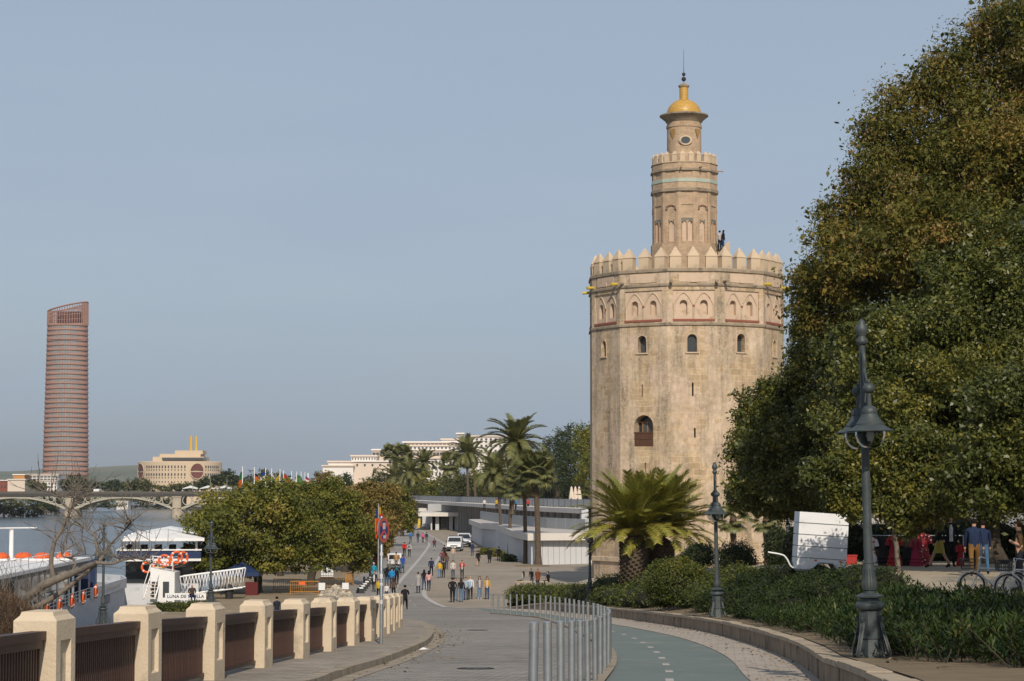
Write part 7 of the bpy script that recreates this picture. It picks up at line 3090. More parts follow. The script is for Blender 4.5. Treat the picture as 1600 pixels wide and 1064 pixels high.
def flush_people():
    bpy.context.view_layer.update()
    dg = bpy.context.evaluated_depsgraph_get()
    for o, t, V, bones, top, bottom, shoes, bare, fingers, s in PEND:
        me = bpy.data.meshes.new_from_object(o.evaluated_get(dg))
        me.name = 'body'
        cols = {'t': top, 'u': top, 'f': top, 'l': bottom, 's': shoes, 'h': None, 'n': None}
        if 'f' in bare:
            cols['f'] = None
        if 'l' in bare:
            cols['l'] = None
        keys, idx = [], {}
        me.materials.clear()
        for k, c in cols.items():
            mm_ = M['skin'] if c is None else cloth(c)
            if mm_.name not in keys:
                keys.append(mm_.name)
                me.materials.append(mm_)
            idx[k] = keys.index(mm_.name)
        A = np.array([V[a] for a, _, _ in bones])
        B = np.array([V[c] for _, c, _ in bones])
        n = len(me.polygons)
        C = np.empty(n * 3, dtype=np.float32)
        me.polygons.foreach_get('center', C)
        C = C.reshape(-1, 3)
        AB = B - A
        tt = np.clip(((C[:, None] - A) * AB).sum(2) / ((AB * AB).sum(1) + 1e-9), 0, 1)
        dd = np.linalg.norm(C[:, None] - (A + tt[..., None] * AB), axis=2)
        best = dd.argmin(1)
        me.polygons.foreach_set('material_index', np.array([idx[bones[i][2]] for i in best], dtype=np.int32))
        me.polygons.foreach_set('use_smooth', [True] * n)
        link('body', me, t)
        if fingers:
            for a, c, k in bones:
                if k == 'n':
                    sd = 1 if V[c].x > 0 else -1
                    for q_, (dx, ln, an) in enumerate(((-.02, .075, 0), (-.006, .085, 0), (.009, .08, 0), (.022, .062, 0))):
                        b = MB()
                        p = V[c] + Vector((0, dx, -.02))
                        b.path([p, p + Vector((0, .004, -ln * .5)), p + Vector((-sd * .018, .012, -ln * .95))], [.0095, .0085, .0065], 6)
                        b.build('finger', M['skin'], t, smooth=True)
                    b = MB()
                    p = V[c] + Vector((-sd * .01, .03, .02))
                    b.path([p, p + Vector((-sd * .01, .03, -.02)), p + Vector((-sd * .012, .035, -.05))], [.012, .011, .008], 6)
                    b.build('thumb', M['skin'], t, smooth=True)
        bpy.data.objects.remove(o)
    PEND.clear()


def pp(px, py, label, facing='b', **kw):
    g = gpt(px, py)
    if g.y < 156:
        for _ in range(8):
            g = gpt(px, py, zr(g.y) + .01)
    f = {'b': 0, 'f': PI}.get(facing, facing if not isinstance(facing, str) else 0)
    return person(label, g, f, group='people on the promenade', **kw)


pp(632.6, 953, 'runner in black shirt and trousers close to the last balustrade pillar', top=BK, bottom=BK, pose='run', bare='f', shoes=(.5, .05, .06), phase=1)
pp(653.4, 926, 'woman in light grey coat and jeans near the dashed path line', top=(.33, .32, .31), bottom=NV, coat=.32, h=1.64)
pp(662.6, 921, 'woman with long black hair and black jacket beside the pink one', top=BK, bottom=JN, long=True, pose='walk', h=1.68)
pp(670, 923, 'woman in pale pink jacket and navy trousers with white shoes', top=(.58, .32, .32), bottom=NV, long=True, pose='walk', phase=-1, shoes=WH, h=1.68)
pp(674, 899, 'man in navy jacket with red collar walking away', top=NV, bottom=BK, pose='walk', wide=1.1)
pp(687, 902.6, 'woman in bright yellow jacket walking away', top=(.6, .36, .02), bottom=LJ, pose='walk', h=1.62)
pp(692.7, 902, 'man in dark jacket next to the bright yellow one', top=(.03, .028, .028), bottom=BK, pose='walk', phase=-1)
pp(691, 884, 'person in maroon checked sweater', top=(.16, .05, .06), bottom=JN, pose='pocket', wide=1.1)
pp(694.5, 873, 'person in black jacket nearest the front of the white van', top=BK, bottom=BK, pose='walk')
pp(697.6, 889, 'woman in brown jacket and jeans right of the maroon sweater', top=(.11, .07, .045), bottom=JN, pose='walk', phase=-1, long=True, hair='b')
pp(708, 877, 'pale dressed person in front of the white van', 'f', top=(.5, .38, .3), bottom=GY, hair='b')
pp(707.8, 904, 'man in white sweater and jeans facing the camera', 'f', top=(.55, .5, .47), bottom=JN, pose='pocket')
pp(722, 904, 'man in red black and white sweater facing the camera', 'f', top=(.5, .03, .03), bottom=(.02, .022, .035), pose='phone', shirt=(.5, .48, .47))
pp(707, 940.5, 'man in black hooded jacket, back turned, in the standing group', top=BK, bottom=BK, pose='pocket', wide=1.12, h=1.76)
pp(712, 938, 'person in pale blue jeans mostly hidden by the black hooded man', 'f', top=GY, bottom=LJ, h=1.66)
pp(720.6, 940, 'woman with long brown hair and black jacket, back turned, in the standing group', top=BK, bottom=LJ, hair='b', long=True, h=1.7)
pp(728, 937, 'person in jeans half hidden behind the long brown hair', 'f', top=(.3, .36, .42), bottom=JN, h=1.68)
pp(735, 936, 'bald man in white jacket over light blue shirt in the standing group', 'f', top=(.58, .58, .57), bottom=BK, hair='x', pose='walk', shirt=(.3, .42, .55), h=1.78)
pp(749.5, 935.5, 'woman in grey cardigan and pale pink top wearing light jeans', 'f', top=(.2, .21, .22), bottom=LJ, long=True, hair='b', shirt=(.6, .42, .44), shoes=WH, h=1.7)
pp(761, 936, 'woman in mustard yellow jacket at the end of the standing group', 'f', top=(.52, .3, .06), bottom=JN, long=True, shirt=(.55, .45, .42), h=1.68)
pp(738, 868, 'person in navy jacket standing alone behind the vans', top=NV, bottom=JN)
pp(747, 884, 'woman in black coat with bare legs on the plaza', top=BK, bottom=BK, bare='l', coat=.35, pose='walk', shoes=WH)
pp(765, 879, 'broad figure in long black clothes beside the bushes', top=BK, bottom=BK, coat=.5, wide=1.2)
pp(779, 876.5, 'person in black walking next to the palm trunks', top=BK, bottom=BK, pose='walk', phase=-1)
pp(641.5, 847, 'man in dark green trousers and blue jacket at the path bend', top=(.03, .16, .42), bottom=(.05, .06, .05), h=1.75)
pp(645.7, 836, 'person in bright blue jacket beyond the path bend', top=(.02, .22, .55), bottom=BK)
pp(653, 847, 'person in dark jacket and jeans left of the pink jacket', top=(.025, .028, .035), bottom=JN)
pp(660.6, 847.5, 'woman in hot pink jacket on the path', top=(.65, .09, .2), bottom=BK, h=1.62)
pp(666.5, 848, 'man in navy jacket right of the hot pink jacket', top=NV, bottom=(.12, .1, .08))
pp(644, 827, 'person in white top far up the path', 'f', top=WH, bottom=GY)
pp(637.5, 829, 'dark figure left of the far white top', 'f', top=BK, bottom=NV)
pp(626.5, 829, 'left one of the far dark pair under the tree', top=BK, bottom=BK)
pp(630, 828, 'right one of the far dark pair under the tree', top=(.02, .02, .03), bottom=BK)
pp(631.7, 868, 'person in bright red jacket near the parked white car', top=(.55, .02, .02), bottom=BK, wide=1.1)
pp(639.6, 869, 'person in white jacket with grey backpack', top=WH, bottom=BK, pack=(.2, .2, .2))
pp(628.8, 895, 'tall man in royal blue jacket and jeans', top=(.02, .07, .3), bottom=(.07, .13, .22), pose='walk', h=1.82)
pp(619, 888, 'person in tan jacket in the crowd by the sign pole', top=(.42, .24, .12), bottom=(.2, .18, .16))
pp(608.5, 887, 'woman in maroon jacket in the crowd by the sign pole', top=(.19, .02, .05), bottom=(.1, .02, .03), hair='b', long=True)
pp(619.8, 913, 'man in black with teal backpack', top=BK, bottom=BK, pack=(.02, .12, .18), h=1.8, wide=1.15)
pp(612, 919, 'person in bright sky blue jacket and jeans', top=(.02, .22, .5), bottom=JN, pose='pocket')
pp(604, 919, 'woman in black top and blue jeans right behind the sign pole', top=BK, bottom=(.05, .12, .2), long=True)
pp(609, 905, 'person in grey jacket between the teal backpack and the pole', top=(.12, .12, .11), bottom=BK, hair='g')
pp(584, 908, 'person in turquoise jacket and white cap walking toward the camera', 'f', top=(.03, .28, .42), bottom=(.05, .3, .42), hat=WH, pose='walk')
pp(584.5, 924, 'man in dark jacket over white shirt walking toward the camera', 'f', top=(.03, .03, .045), bottom=BK, shirt=WH, hair='b', pose='walk', phase=-1)
pp(591.5, 936, 'person in yellow jacket behind the last pillars', 'f', top=(.5, .33, .03), bottom=BK, h=1.5)
pp(604, 938, 'child in white behind the last pillars', 'f', top=WH, bottom=JN, h=1.25, hair='l')
pp(615, 936, 'woman with long brown hair behind the last pillars', top=(.09, .06, .04), bottom=BK, hair='b', long=True, h=1.6)
pp(587.5, 886, 'person in dark patterned jacket by the information board', 'f', top=(.08, .06, .06), bottom=BK, hair='b')
# low bench and the people resting on it
bx0, bx1 = gpt(806, 916), gpt(856, 915)
bn = thing('bench', 'low stone bench on the plaza with resting people', 'bench', ((bx0.x + bx1.x) / 2, bx0.y + .6, 0), R(-4))
b = MB()
b.box((0, 0, .40), (bx1.x - bx0.x, .5, .12))
b.build('seat', M['coping'], bn)
for s_ in (-1, 0, 1):
    b = MB()
    b.box((s_ * (bx1.x - bx0.x) * .42, 0, .17), (.3, .42, .34))
    b.build('leg', M['coping'], bn)
yb = bx0.y + .6
person('woman in grey sweater and black trousers leaning back on the bench', ((815 - 800) / FPX * yb, yb, 0), R(70), top=(.38, .37, .36), bottom=BK, long=True, pose='sit', group='people on the promenade', lean=-.25)
person('man in black jacket bending over the bench, middle of the resting group', ((831 - 800) / FPX * yb, yb - .2, 0), R(150), top=BK, bottom=NV, pose='stand', lean=.25, group='people on the promenade', h=1.5)
person('woman in rust brown coat in the resting group', ((840 - 800) / FPX * yb, yb - .4, 0), R(20), top=(.17, .055, .025), bottom=NV, hair='l', coat=.3, h=1.5, group='people on the promenade', wide=1.15)
person('woman in black seated at the end of the bench near the hedge', ((856 - 800) / FPX * yb, yb, 0), R(120), top=BK, bottom=BK, pose='sit', group='people on the promenade')
# riverside figures
person('bald man in dark jacket sitting before the boat banner', ((303 - 800) / FPX * 150, 150, .15), R(200), top=(.06, .045, .035), bottom=NV, hair='x', pose='sit', wide=1.15)
person('man in navy shirt with orange sleeves behind the third pillar gap', ((435 - 800) / FPX * 126, 126, 0), R(30), top=(.02, .025, .04), bottom=NV, hair='k')
b = MB()
for i, (dx, lab) in enumerate(((1124.5, 'person in pale top at the tower parapet beside the turret'), (1128.5, 'woman with long black hair and jeans leaning on the tower parapet'))):
    p = at(dx, 361, 168.2)
    person(lab, (p.x, 168.2 - .3 * i, p.z - 1.70), R(-70 if i else 20), top=(.42, .38, .38) if not i else BK, bottom=JN if i else BK, long=bool(i), h=1.7, lean=.1 * i, group='visitors on the tower')
# upper level under the trees
person('man in navy jacket and brown trousers strolling under the trees', (at(1523, 898, 64).x, 64, zg(at(1523, 898, 64).x, 64) + .02), R(-8), top=(.018, .03, .07), bottom=(.20, .105, .035), pose='walk', h=1.78, wide=1.08, fingers=True)
person('person in blue jeans walking close beside the navy jacket', (at(1537, 898, 65.5).x, 65.5, zg(15, 65.5) + .02), R(-5), top=NV, bottom=(.05, .12, .21), pose='walk', phase=-1, h=1.7)
person('person in brown top with bare arms standing by the parked bicycles', (at(1594, 920, 53.5).x, 53.5, zg(13, 53.5) + .02), R(80), top=(.09, .055, .025), bottom=(.02, .022, .03), bare='f', pose='phone', hair='b', h=1.78)
person('woman in black top and yellow skirt striding past the dresses', (at(1468, 884, 71.5).x, 71.5, zg(14.4, 71.5) + .02), R(85), top=BK, bottom=BK, bare='l', skirt=(.36, .29, .06), pose='walk', h=1.66)
person('man in black suit with white shirt front beside the dresses', (at(1486, 884, 72.5).x, 72.5, zg(15, 72.5) + .02), PI, top=BK, bottom=BK, shirt=WH, h=1.75)
for i, (px, c, lab) in enumerate(((776, (.5, .3, .04), 'tiny person in yellow at the upper street railing'), (806, (.05, .2, .4), 'tiny person in blue at the upper street railing'), (841, (.55, .5, .1), 'tiny person in yellow and white at the upper street railing'),
                                  (896, (.2, .35, .55), 'tiny person in light blue near the closed parasols'), (757, WH, 'tiny person in white at the upper street railing'), (825, (.4, .05, .05), 'tiny person in red between palm trunks on the upper street'))):
    person(lab, ((px - 800) / FPX * 312, 312, 5.22), R(40 * i), top=c, bottom=BK, group='people on the upper street')
flush_people()

# ------------------------------------------------------------------ bicycles
M['chrome'] = mat('silver_frame', (.55, .56, .58), (.48, .49, .5), 3, .3, .5)
M['spoke'] = mat('thin_steel', (.3, .3, .3), None, 3, .4, .6)


def bicycle(label, loc_, rz, frame='chrome', basket=True, group='parked bicycles'):
    t = thing('bicycle', label, 'bicycle', loc_, rz, group)
    r = .32
    for xx in (-.52, .52):
        w = link('wheel', None, t, (xx, 0, r))
        b = MB()
        b.torus((0, 0, 0), r - .02, .022, 28, 6)
        b.build('tyre', M['black'], w, smooth=True)
        b = MB()
        b.torus((0, 0, 0), r - .045, .011, 28, 5)
        b.lathe([(.03, -.04), (.03, .04)], 8, M=Matrix.Rotation(PI / 2, 4, 'X'))
        b.build('rim', M['chrome'], w, smooth=True)
        b = MB()
        for k in range(16):
            a = PI * 2 * k / 16
            b.path([(.02 * math.cos(a + .5), .02, .02 * math.sin(a + .5)), ((r - .05) * math.cos(a), 0, (r - .05) * math.sin(a))], .0025, 3)
        b.build('spokes', M['spoke'], w)
        b = MB()
        b.path([((r + .03) * math.cos(a), 0, (r + .03) * math.sin(a) + r) for a in [R(q_) for q_ in range(10 if xx > 0 else 20, 190, 17)]], .016, 5, 0, Matrix.Translation((xx, 0, 0)))
        b.build('mudguard', M[frame], t)
    b = MB()
    bb_, st_, hd, ra = (-.06, 0, .28), (-.2, 0, .72), (.36, 0, .74), (-.52, 0, r)
    for p, q_, rr in ((bb_, st_, .018), (st_, hd, .018), (bb_, (.39, 0, .62), .024), (bb_, ra, .012), (st_, ra, .012), ((.34, 0, .84), (.42, 0, .5), .02), ((.42, 0, .5), (.52, 0, r), .014), (st_, (-.23, 0, .86), .014)):
        b.path([p, q_], rr, 7)
    b.build('frame', M[frame], t, smooth=True)
    b = MB()
    b.ball((-.25, 0, .90), (.14, .085, .045), 10, 6)
    b.build('saddle', M['black'], t, smooth=True)
    b = MB()
    b.path(curve([(.2, -.29, .98), (.32, -.2, 1.0), (.33, 0, .92), (.32, .2, 1.0), (.2, .29, .98)], 14), .012, 6)
    b.path([(.34, 0, .84), (.33, 0, .93)], .014, 6)
    b.build('handlebar', M['chrome'], t, smooth=True)
    b = MB()
    b.lathe([(.085, -.02), (.085, .02)], 14, tuple(bb_), M=None)
    b.path([(-.06, -.08, .14), (-.06, -.08, .28), (-.06, .08, .28), (-.06, .08, .42)], .01, 5)
    b.build('crank', M['chrome'], t)
    if basket:
        b = MB()
        x0, x1, z0, z1 = .46, .76, .72, .96
        for z in (z0, z0 + .08, z0 + .16, z1):
            e = .03 * (z - z0) / .24
            b.path([(x0 - e, -.17 - e, z), (x1 + e, -.17 - e, z), (x1 + e, .17 + e, z), (x0 - e, .17 + e, z), (x0 - e, -.17 - e, z)], .006, 4)
        for k in range(7):
            y = -.17 + .34 * k / 6
            for xx in (x0, x1):
                e = .03 * (1 if xx == x1 else -1)
                b.path([(xx, y, z0), (xx + e, y * 1.15, z1)], .005, 4)
            x = x0 + .3 * k / 6
            for yy in (-.17, .17):
                b.path([(x, yy, z0), (x, yy * 1.18, z1)], .005, 4)
            b.path([(x0, y, z0), (x1, y, z0)], .005, 4)
        b.build('basket', M['dark_iron'], t)
    return t


g = at(1575, 936, 50)
bk1 = bicycle('silver bicycle with wire basket, front wheel visible above the oleanders', (g.x + .52, 50, zg(g.x, 50) + .02), PI)
bk2 = dup(bk1, (g.x - .05, 51.2, zg(g.x, 51) + .02), PI - .15, 'second parked bicycle with wire basket, partly hidden behind the silver one')
for i, (px, py) in enumerate(((660, 824), (666, 825), (671, 823))):
    q_ = gpt(px, py)
    dup(bk1, q_, R(20 + 140 * i), ['far parked bicycle at the pavilion corner, left of three', 'far parked bicycle at the pavilion corner, middle of three', 'far parked bicycle nearest the pavilion doorway'][i])
q_ = gpt(678.7, 860)
ck = dup(bk1, q_, R(92), 'bicycle ridden along the path before the vans')
person('cyclist in maroon jacket riding along the path', q_ + Vector((0, -.1, .42)), 0, top=(.10, .03, .035), bottom=LJ, pose='sit', group='people on the promenade', lean=.25)
flush_people()

# ------------------------------------------------------------------ vans and car
M['van'] = mat('white_van_paint', (.66, .66, .67), (.62, .62, .63), 1, .3, 0, 0, spec=.5)
M['plastic'] = mat('grey_plastic', (.045, .047, .05), (.035, .036, .04), 8, .6)
M['lamp_clear'] = mat('headlight', (.6, .62, .64), (.4, .42, .45), 9, .15)
M['lamp_red'] = mat('tail_light', (.4, .02, .02), None, 3, .3)


def van(label, loc_, rz, s=1.0, rack=True, group='white vans on the plaza', paint='van', cat='van', name='van'):
    t = thing(name, label, cat, loc_, rz, group)
    t.scale = (s, s, s)
    # side outline, front of the van at -Y (towards the camera when rz = 0)
    prof = [(-2.12, .32), (-2.18, .62), (-2.10, .86), (-1.92, 1.0), (-1.25, 1.16), (-.62, 1.74), (-.3, 1.83), (1.9, 1.83), (2.08, 1.74), (2.16, 1.1), (2.16, .36), (1.6, .26), (-1.7, .26)]
    hw_ = .91
    b = MB()
    n = len(prof)
    vs = []
    for sx_ in (-1, 1):
        for y, z in prof:
            k = 1 - .12 * max(0, z - 1.05) - (.06 if y < -1.95 or y > 2.1 else 0)
            vs.append((sx_ * hw_ * k, y, z))
    fs = [(i, (i + 1) % n, n + (i + 1) % n, n + i) for i in range(n)]
    fs += [tuple(range(n - 1, -1, -1)), tuple(range(n, 2 * n))]
    b.add(vs, fs)
    b.build('body', M[paint], t)
    b = MB()
    kx = lambda z: hw_ * (1 - .12 * max(0, z - 1.05))
    off_ = Vector((0, -.02, .02))
    b.add([Vector((-.84, -1.2, 1.2)) + off_, Vector((.84, -1.2, 1.2)) + off_, Vector((.73, -.66, 1.70)) + off_, Vector((-.73, -.66, 1.70)) + off_], [(0, 1, 2, 3)])
    b.build('windscreen', M['dark_glass'], t)
    for sx_ in (-1, 1):
        b = MB()
        P = lambda y, z: (sx_ * (kx(z) + .006), y, z)
        b.add([P(-1.05, 1.2), P(-.1, 1.18), P(-.1, 1.68), P(-.58, 1.68)], [(0, 1, 2, 3) if sx_ > 0 else (3, 2, 1, 0)])
        b.build('side_window', M['dark_glass'], t)
        b = MB()
        b.box((sx_ * (kx(1.2) + .12), -.95, 1.24), (.16, .1, .2))
        b.build('mirror', M['plastic'], t)
        b = MB()
        b.add([(sx_ * .48, -2.155, .78), (sx_ * .86, -2.10, .80), (sx_ * .84, -1.99, .98), (sx_ * .5, -2.04, .93), (sx_ * .48, -2.05, .78), (sx_ * .84, -1.9, .8)], [(0, 1, 2, 3) if sx_ > 0 else (3, 2, 1, 0)])
        b.build('headlight', M['lamp_clear'], t)
        b = MB()
        b.box((sx_ * .83, 2.16, 1.15), (.1, .05, .5))
        b.build('tail_light', M['lamp_red'], t)
        for yy in (-1.35, 1.3):
            w = link('wheel', None, t, (sx_ * (hw_ - .1), yy, .32))
            b = MB()
            Rt = Matrix.Rotation(PI / 2, 4, 'Y')
            b.lathe([(.18, -.1), (.29, -.11), (.32, -.07), (.32, .07), (.29, .11), (.18, .1)], 20, M=Rt)
            b.build('tyre', M['black'], w, smooth=True, angle=50)
            b = MB()
            b.lathe([(.01, -.1), (.19, -.105), (.2, 0), (.19, .105), (.01, .1)], 16, M=Rt)
            b.build('rim', M['galv'], w, smooth=True, angle=40)
    b = MB()
    b.box((0, -2.15, .46), (1.72, .16, .32))
    b.box((0, 2.16, .44), (1.74, .12, .26))
    b.build('bumper', M['plastic'], t)
    b = MB()
    b.box((0, -2.16, .74), (.9, .06, .12))
    b.build('grille', M['plastic'], t)
    b = MB()
    b.box((0, -2.24, .52), (.5, .02, .11))
    b.build('number_plate', M['white_paint'], t)
    b = MB()
    b.add([(-.66, 2.15, 1.16), (.66, 2.15, 1.16), (.6, 2.11, 1.66), (-.6, 2.11, 1.66)], [(3, 2, 1, 0)])
    b.add([(-.66, 2.18, 1.16), (.66, 2.18, 1.16), (.6, 2.13, 1.66), (-.6, 2.13, 1.66)], [(3, 2, 1, 0)])
    b.build('rear_window', M['dark_glass'], t)
    if rack:
        b = MB()
        for y in (-.2, .7, 1.6):
            b.box((0, y, 1.90), (1.5, .06, .05))
        for sx_ in (-.72, .72):
            b.box((sx_, .7, 1.93), (.05, 2.1, .05))
        b.build('roof_rack', M['plastic'], t)
    return t


q_ = gpt(710.5, 861)
v1 = van('white van with roof rack, nearer one facing the camera', q_ + Vector((0, 2.1, 0)), R(-3), 1.06)
q_ = gpt(724, 854)
v2 = dup(v1, q_ + Vector((0, 2.1, 0)), R(4), 'white van parked behind the first one')
q_ = gpt(616, 888)
v3 = van('small white car seen from behind in the crowd by the sign pole', q_ + Vector((0, 2, 0)), PI, .86, False, None, cat='car', name='parked_car')
p = at(155, 770, 884)
v4 = dup(v1, (p.x, 884, BZ(770.5)), R(90), 'white van driving over the bridge')
del v4['group']
v5 = dup(v3, (at(1528, 812, 108).x, 108, zg(24, 108)), R(35), 'white car parked beyond the trees behind the strolling man')
v6 = dup(v3, (at(1583, 815, 104).x, 104, zg(24, 104)), R(80), 'white car glimpsed beyond the trees near the picture edge')
# ------------------------------------------------------------------ kiosk, barriers, rubble and other things under the waterside trees
M['kiosk_black'] = mat('black_kiosk', (.012, .012, .013), (.02, .02, .02), 2, .5)
M['kiosk_red'] = mat('dark_red_panel', (.10, .012, .012), (.08, .01, .01), 2, .6)
M['barrier'] = mat('orange_barrier', (.50, .22, .02), (.42, .18, .018), 4, .5, wear=(.3, .14, .03), wsc=3)
M['paper'] = mat('white_sheet', (.68, .68, .68), (.62, .62, .62), 4, .8)
M['stone_rubble'] = mat('broken_stone', (.40, .35, .28), (.28, .24, .19), 2, .95, 0, .5, 10, vary=.3)
kp = gpt(572, 890)
k = thing('kiosk', 'black open kiosk with dark red counter and pale awning frame under the trees', 'kiosk', (kp.x, kp.y + 1.5, 0))
sc_ = kp.y / FPX
b = MB()
b.box((-.4, 1.6, .62), (46 * sc_, 2.6, 1.24))
b.build('counter', M['kiosk_red'], k)
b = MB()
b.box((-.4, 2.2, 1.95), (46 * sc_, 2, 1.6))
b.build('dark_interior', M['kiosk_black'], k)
b = MB()
b.box((-.2, 1.2, 3.0), (50 * sc_, 4.4, .22))
b.build('roof', M['kiosk_black'], k)
b = MB()
b.path(curve([(-1.6, -1, 2.5), (-1.5, -1, 3.05), (-.9, -1, 3.3), (.6, -1, 3.0), (1.6, -1, 2.55), (1.65, -1, 2.2)], 16), .07, 6)
b.path([(1.55, -1, 2.5), (1.55, 1.5, 2.9)], .06, 6)
b.build('awning_frame', M['paper'], k)
for px, pt_, pb_, m_, lab in ((549.5, 872, 889, 'w_grey', 'grey information board standing before the kiosk counter'), (578.5, 869, 889, 'w_grey', 'second grey information board at the corner of the kiosk'), (566, 877, 889, 'w_beige', 'pale poster panel leaning on the kiosk counter')):
    g = gpt(px, pb_)
    t = thing('information_board', lab, 'information board', g, R(5), 'boards in front of the kiosk')
    H_ = at(px, pt_, g.y).z
    b = MB()
    b.box((0, 0, H_ * .6), (.58, .05, H_ * .75))
    b.build('panel', M[m_], t)
    b = MB()
    b.box((0, -.03, H_ * .66), (.44, .02, H_ * .5))
    b.build('print', M['paper'] if m_ == 'w_grey' else M['maroon'], t)
    for xx in (-.27, .27):
        b = MB()
        b.box((xx, 0, H_ * .5), (.05, .07, H_))
        b.build('leg', M['dark_iron'], t)


def barrier(label, g, rz, sheets=()):
    t = thing('barrier', label, 'barrier', g, rz, 'orange barriers round the rubble')
    b = MB()
    b.path([(-1.1, 0, .05), (-1.1, 0, 1.05), (1.1, 0, 1.05), (1.1, 0, .05)], .035, 6)
    b.path([(-1.1, 0, .25), (1.1, 0, .25)], .03, 6)
    b.build('frame', M['barrier'], t)
    for i in range(13):
        b = MB()
        b.path([(-.96 + i * .16, 0, .25), (-.96 + i * .16, 0, 1.05)], .014, 5)
        b.build('bar', M['barrier'], t)
    for xx in (-.9, .9):
        b = MB()
        b.path([(xx, -.3, .03), (xx, 0, .12), (xx, .3, .03)], .03, 5)
        b.build('foot', M['barrier'], t)
    if 'o' in sheets:
        b = MB()
        b.box((-.2, -.04, .9), (.5, .02, .22))
        b.build('orange_plate', M['orange'], t)
    return t


g = gpt(476, 929)
barrier('orange barrier before the trees with a small orange plate', g, R(2), 'o')
g = gpt(447, 926)
barrier('orange barrier in shade left of the one with the plate', g + Vector((0, 1.0, 0)), R(-3))
g = gpt(513, 928)
barrier('orange barrier right behind the white sheets', g + Vector((0, 4, 0)), R(4))
g = gpt(546, 914)
barrier('orange barrier standing end on beside the rubble heap', g, R(78))
for px, pt_, pb_, lab in ((502.5, 910, 921.5, 'white notice sheet hung on the orange barrier'), (539.5, 910, 920, 'white notice sheet above the rubble heap')):
    a = at(px, pt_, 161)
    t = thing('notice_sheet', lab, 'notice', (a.x, 161.2, at(px, pb_, 161).z), 0, 'notice sheets on the barriers')
    H_ = a.z - at(px, pb_, 161).z
    b = MB()
    b.box((0, 0, H_ / 2), (.5, .02, H_))
    b.build('sheet', M['paper'], t)
    for xx in (-.2, .2):
        b = MB()
        b.path([(xx, .03, -at(px, pb_, 161).z), (xx, .03, H_)], .015, 4)
        b.build('stake', M['barrier'], t)
rub = thing('rubble_heap', 'heap of pale broken stones behind the orange barriers', 'rubble', gpt(524, 931))
rg = random.Random(8)
rms = []
for i in range(4):
    b = MB()
    b.ball((0, 0, 0), (.5, .4, .32), 7, 5)
    for v in b.v:
        v *= rg.uniform(.8, 1.2)
    rms.append(b.mesh('stone', M['stone_rubble']))
for i in range(120):
    a = rg.random() * 6.28
    r = math.sqrt(rg.random())
    x, y = 1.25 * r * math.cos(a), 1.6 * r * math.sin(a)
    z = .95 * (1 - r) * rg.uniform(.5, 1)
    link('stone', rms[i % 4], rub, (x, y, z), (rg.random() * 3, rg.random() * 3, rg.random() * 3), rg.uniform(.22, .62))
g = gpt(511, 903)
t = thing('water_tank', 'white plastic water tank in a metal cage under the trees', 'tank', g, R(6))
b = MB()
b.box((0, 0, .72), (1.12, 1.0, 1.1))
b.build('tank', M['paper'], t)
b = MB()
for i in range(6):
    x = -.58 + i * .232
    b.path([(x, -.53, .15), (x, -.53, 1.3), (x, .53, 1.3)], .016, 4)
for z in (.3, .55, .8, 1.05, 1.3):
    b.path([(-.58, -.53, z), (.58, -.53, z), (.58, .53, z), (-.58, .53, z), (-.58, -.53, z)], .016, 4)
b.build('cage', M['galv'], t)
b = MB()
b.box((0, 0, .08), (1.2, 1.0, .14))
b.build('pallet', M['wood'], t)
for px, z in ((636, 0), (541, 0), (549.5, 0)):
    pass
# striped lane separators beside the path
for i in range(8):
    f = i / 7
    px, py = 563 + 21 * f, 926 - 24 * f
    g = gpt(px, py)
    t = thing('lane_separator', None, None, g, R(20))
    b = MB()
    b.box((0, 0, .22), (.5, .9, .44), taper=.6)
    b.build('block', M['black'], t)
    b = MB()
    for q_ in (-.25, .15):
        b.box((0, q_, .24), (.46, .14, .46), taper=.62)
    b.build('stripe', M['paper'], t)
    tag(t, ['black and white striped separator, nearest end of its row', 'second striped separator from the near end', 'third striped separator from the near end', 'fourth striped separator from the near end', 'fourth striped separator from the far end', 'third striped separator from the far end', 'second striped separator from the far end', 'black and white striped separator, far end of its row'][i], 'separator', 'striped separators beside the path')
    if i in (2, 5):
        b = MB()
        b.lathe([(.09, .4), (.09, .95), (.05, 1.0), (.01, 1.02)], 10)
        b.build('post', M['black'], t, smooth=True)
# blue stand with parasol canopy and red counter below the first tree
g = gpt(372, 930)
t = thing('ticket_stand', 'dark blue awning stand beside the first tree trunk', 'stand', (g.x, g.y + 2, 0))
b = MB()
e = 1.5
b.add([(-e, -e, 1.75), (e, -e, 1.75), (e, e, 1.75), (-e, e, 1.75), (-e, -e, 1.45), (e, -e, 1.45), (e, e, 1.45), (-e, e, 1.45), (0, 0, 2.5)], [(0, 1, 8), (1, 2, 8), (2, 3, 8), (3, 0, 8), (4, 5, 1, 0), (5, 6, 2, 1), (6, 7, 3, 2), (7, 4, 0, 3)])
b.build('awning', M['navy'], t)
for xx, yy in ((-1.4, -1.4), (1.4, -1.4), (1.4, 1.4), (-1.4, 1.4)):
    b = MB()
    b.path([(xx, yy, 0), (xx, yy, 1.6)], .04, 6)
    b.build('post', M['dark_iron'], t)
b = MB()
b.box((.95, -1.2, .5), (.95, .6, 1.0))
b.build('counter', M['kiosk_red'], t)
g = gpt(358, 935)
t = thing('litter_bin', 'dark rounded litter bin beside the blue stand', 'bin', g)
b = MB()
b.lathe([(.28, 0), (.32, .6), (.34, .8), (.25, .98), (.08, 1.08), (.01, 1.1)], 14)
b.build('drum', M['dark_iron'], t, smooth=True, angle=50)
b = MB()
b.box((0, -.31, .78), (.3, .08, .14))
b.build('slot', M['black'], t)
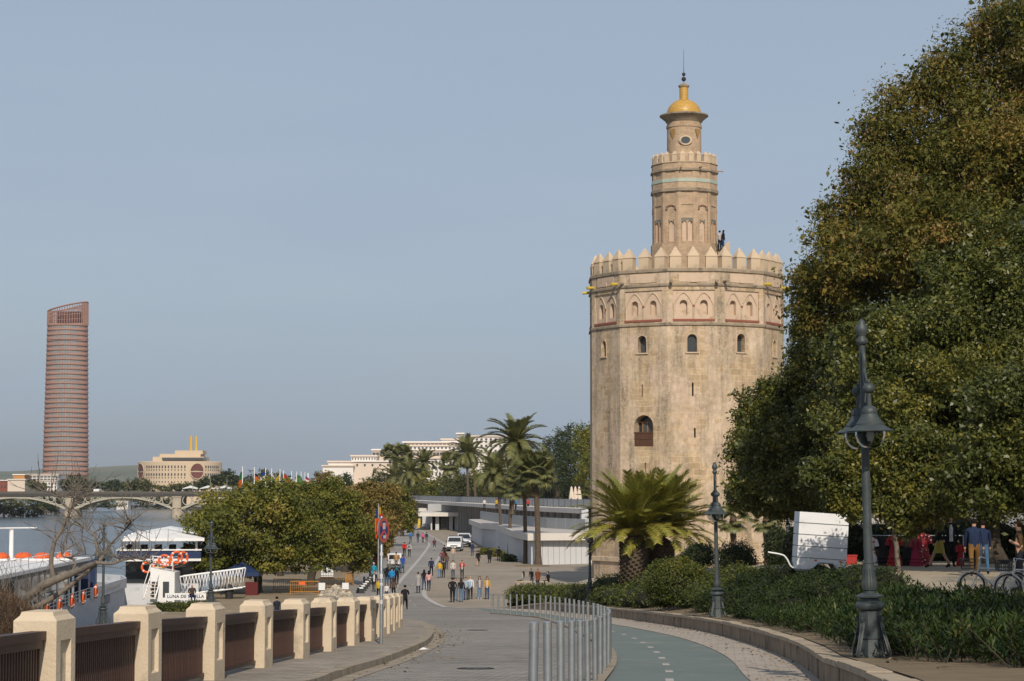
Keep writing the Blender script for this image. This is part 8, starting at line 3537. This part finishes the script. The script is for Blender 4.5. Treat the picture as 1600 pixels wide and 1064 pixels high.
# yellow post, planters at the palm feet, tree pits
g = gpt(655, 824)
t = thing('yellow_post', 'yellow ticket post at the far pavilion corner', 'post', g)
b = MB()
b.box((0, 0, 1.0), (.7, .5, 2.0), taper=.7)
b.build('body', M['yellow'], t)
b = MB()
b.box((0, 0, 2.06), (.55, .4, .12))
b.build('cap', M['w_grey'], t)
for px, py, w_, lab in ((757, 866, 12, 'yellowish low shrub in front of the white pavilion wall'), (772, 869, 14, 'second low shrub nearer the palms by the pavilion'), (790, 877, 12, 'small green shrub at the foot of the palm trunks')):
    g = gpt(px, py)
    s_ = g.y / FPX
    hedge('low_shrub', lab, [(g.x, g.y, .35, w_ / 2 * s_ * 1.3, .8, .55), (g.x + .7, g.y + .4, .3, .6, .6, .5)], 1500, .2, G['quay'] if py < 870 else G['hedge'], int(px), 'shrub', 'low shrubs by the pavilion')
g = gpt(832, 884)
b = MB()
b.lathe([(2.0, .015), (1.7, .12), (.01, .2)], 18, (g.x, g.y, 0))
o = b.build('palm_bed', M['soil'])
o['kind'] = 'structure'
# litter, weed tuft and drain cover on the road
x_, y_ = (663 - 800) / FPX * 52, 52.0
t = thing('paper_scrap', 'small white paper scrap on the road near the curved kerb', 'litter', (x_, y_, zr(y_) + .02))
b = MB()
b.add([(-.12, 0, 0), (.08, -.06, .02), (.14, .06, .01), (-.04, .1, .05), (0, .02, .06)], [(0, 1, 4), (1, 2, 4), (2, 3, 4), (3, 0, 4)])
b.build('paper', M['paper'], t)
x_, y_ = -2.12, 63.0
shrubs('weed_tuft', 'green weed tuft growing at the kerb of the road bend', [(x_, y_, zr(y_) + .01)], G['hedge'], 450, .25, .1, 160, .3, None, .22).scale = (.3, .3, .5)
for i, (x_, y_, lab) in enumerate(((-.7, 41, 'round iron drain cover in the road'), (-1.2, 74, 'second iron drain cover farther up the road'))):
    t = thing('drain_cover', lab, 'drain cover', (x_, y_, zr(y_) + .008), 0, 'drain covers in the road')
    b = MB()
    b.lathe([(.36, .0), (.36, .012), (.31, .012), (.31, .006), (.01, .006)], 24)
    t.rotation_euler = (-.0425, 0, 0)
    b.build('frame', M['dark_iron'], t)
    b = MB()
    for k_i in range(5):
        b.box((0, -.2 + k_i * .1, .01), (.4, .03, .012))
    b.build('grid', M['cast_iron'], t)
# ------------------------------------------------------------------ haze
hz = MB()
hz.box((0, 5900, 100), (26000, 13000, 220))
hm, ht, hb = nt('thin_haze')
ht.nodes.remove(hb)
pv = ht.nodes.new('ShaderNodeVolumePrincipled')
pv.inputs['Color'].default_value = (.93, .96, 1, 1)
pv.inputs['Density'].default_value = 5e-5
pv.inputs['Anisotropy'].default_value = .2
ht.links.new(pv.outputs[0], ht.nodes['Material Output'].inputs['Volume'])
hzo = hz.build('haze', hm)
hzo['kind'] = 'stuff'
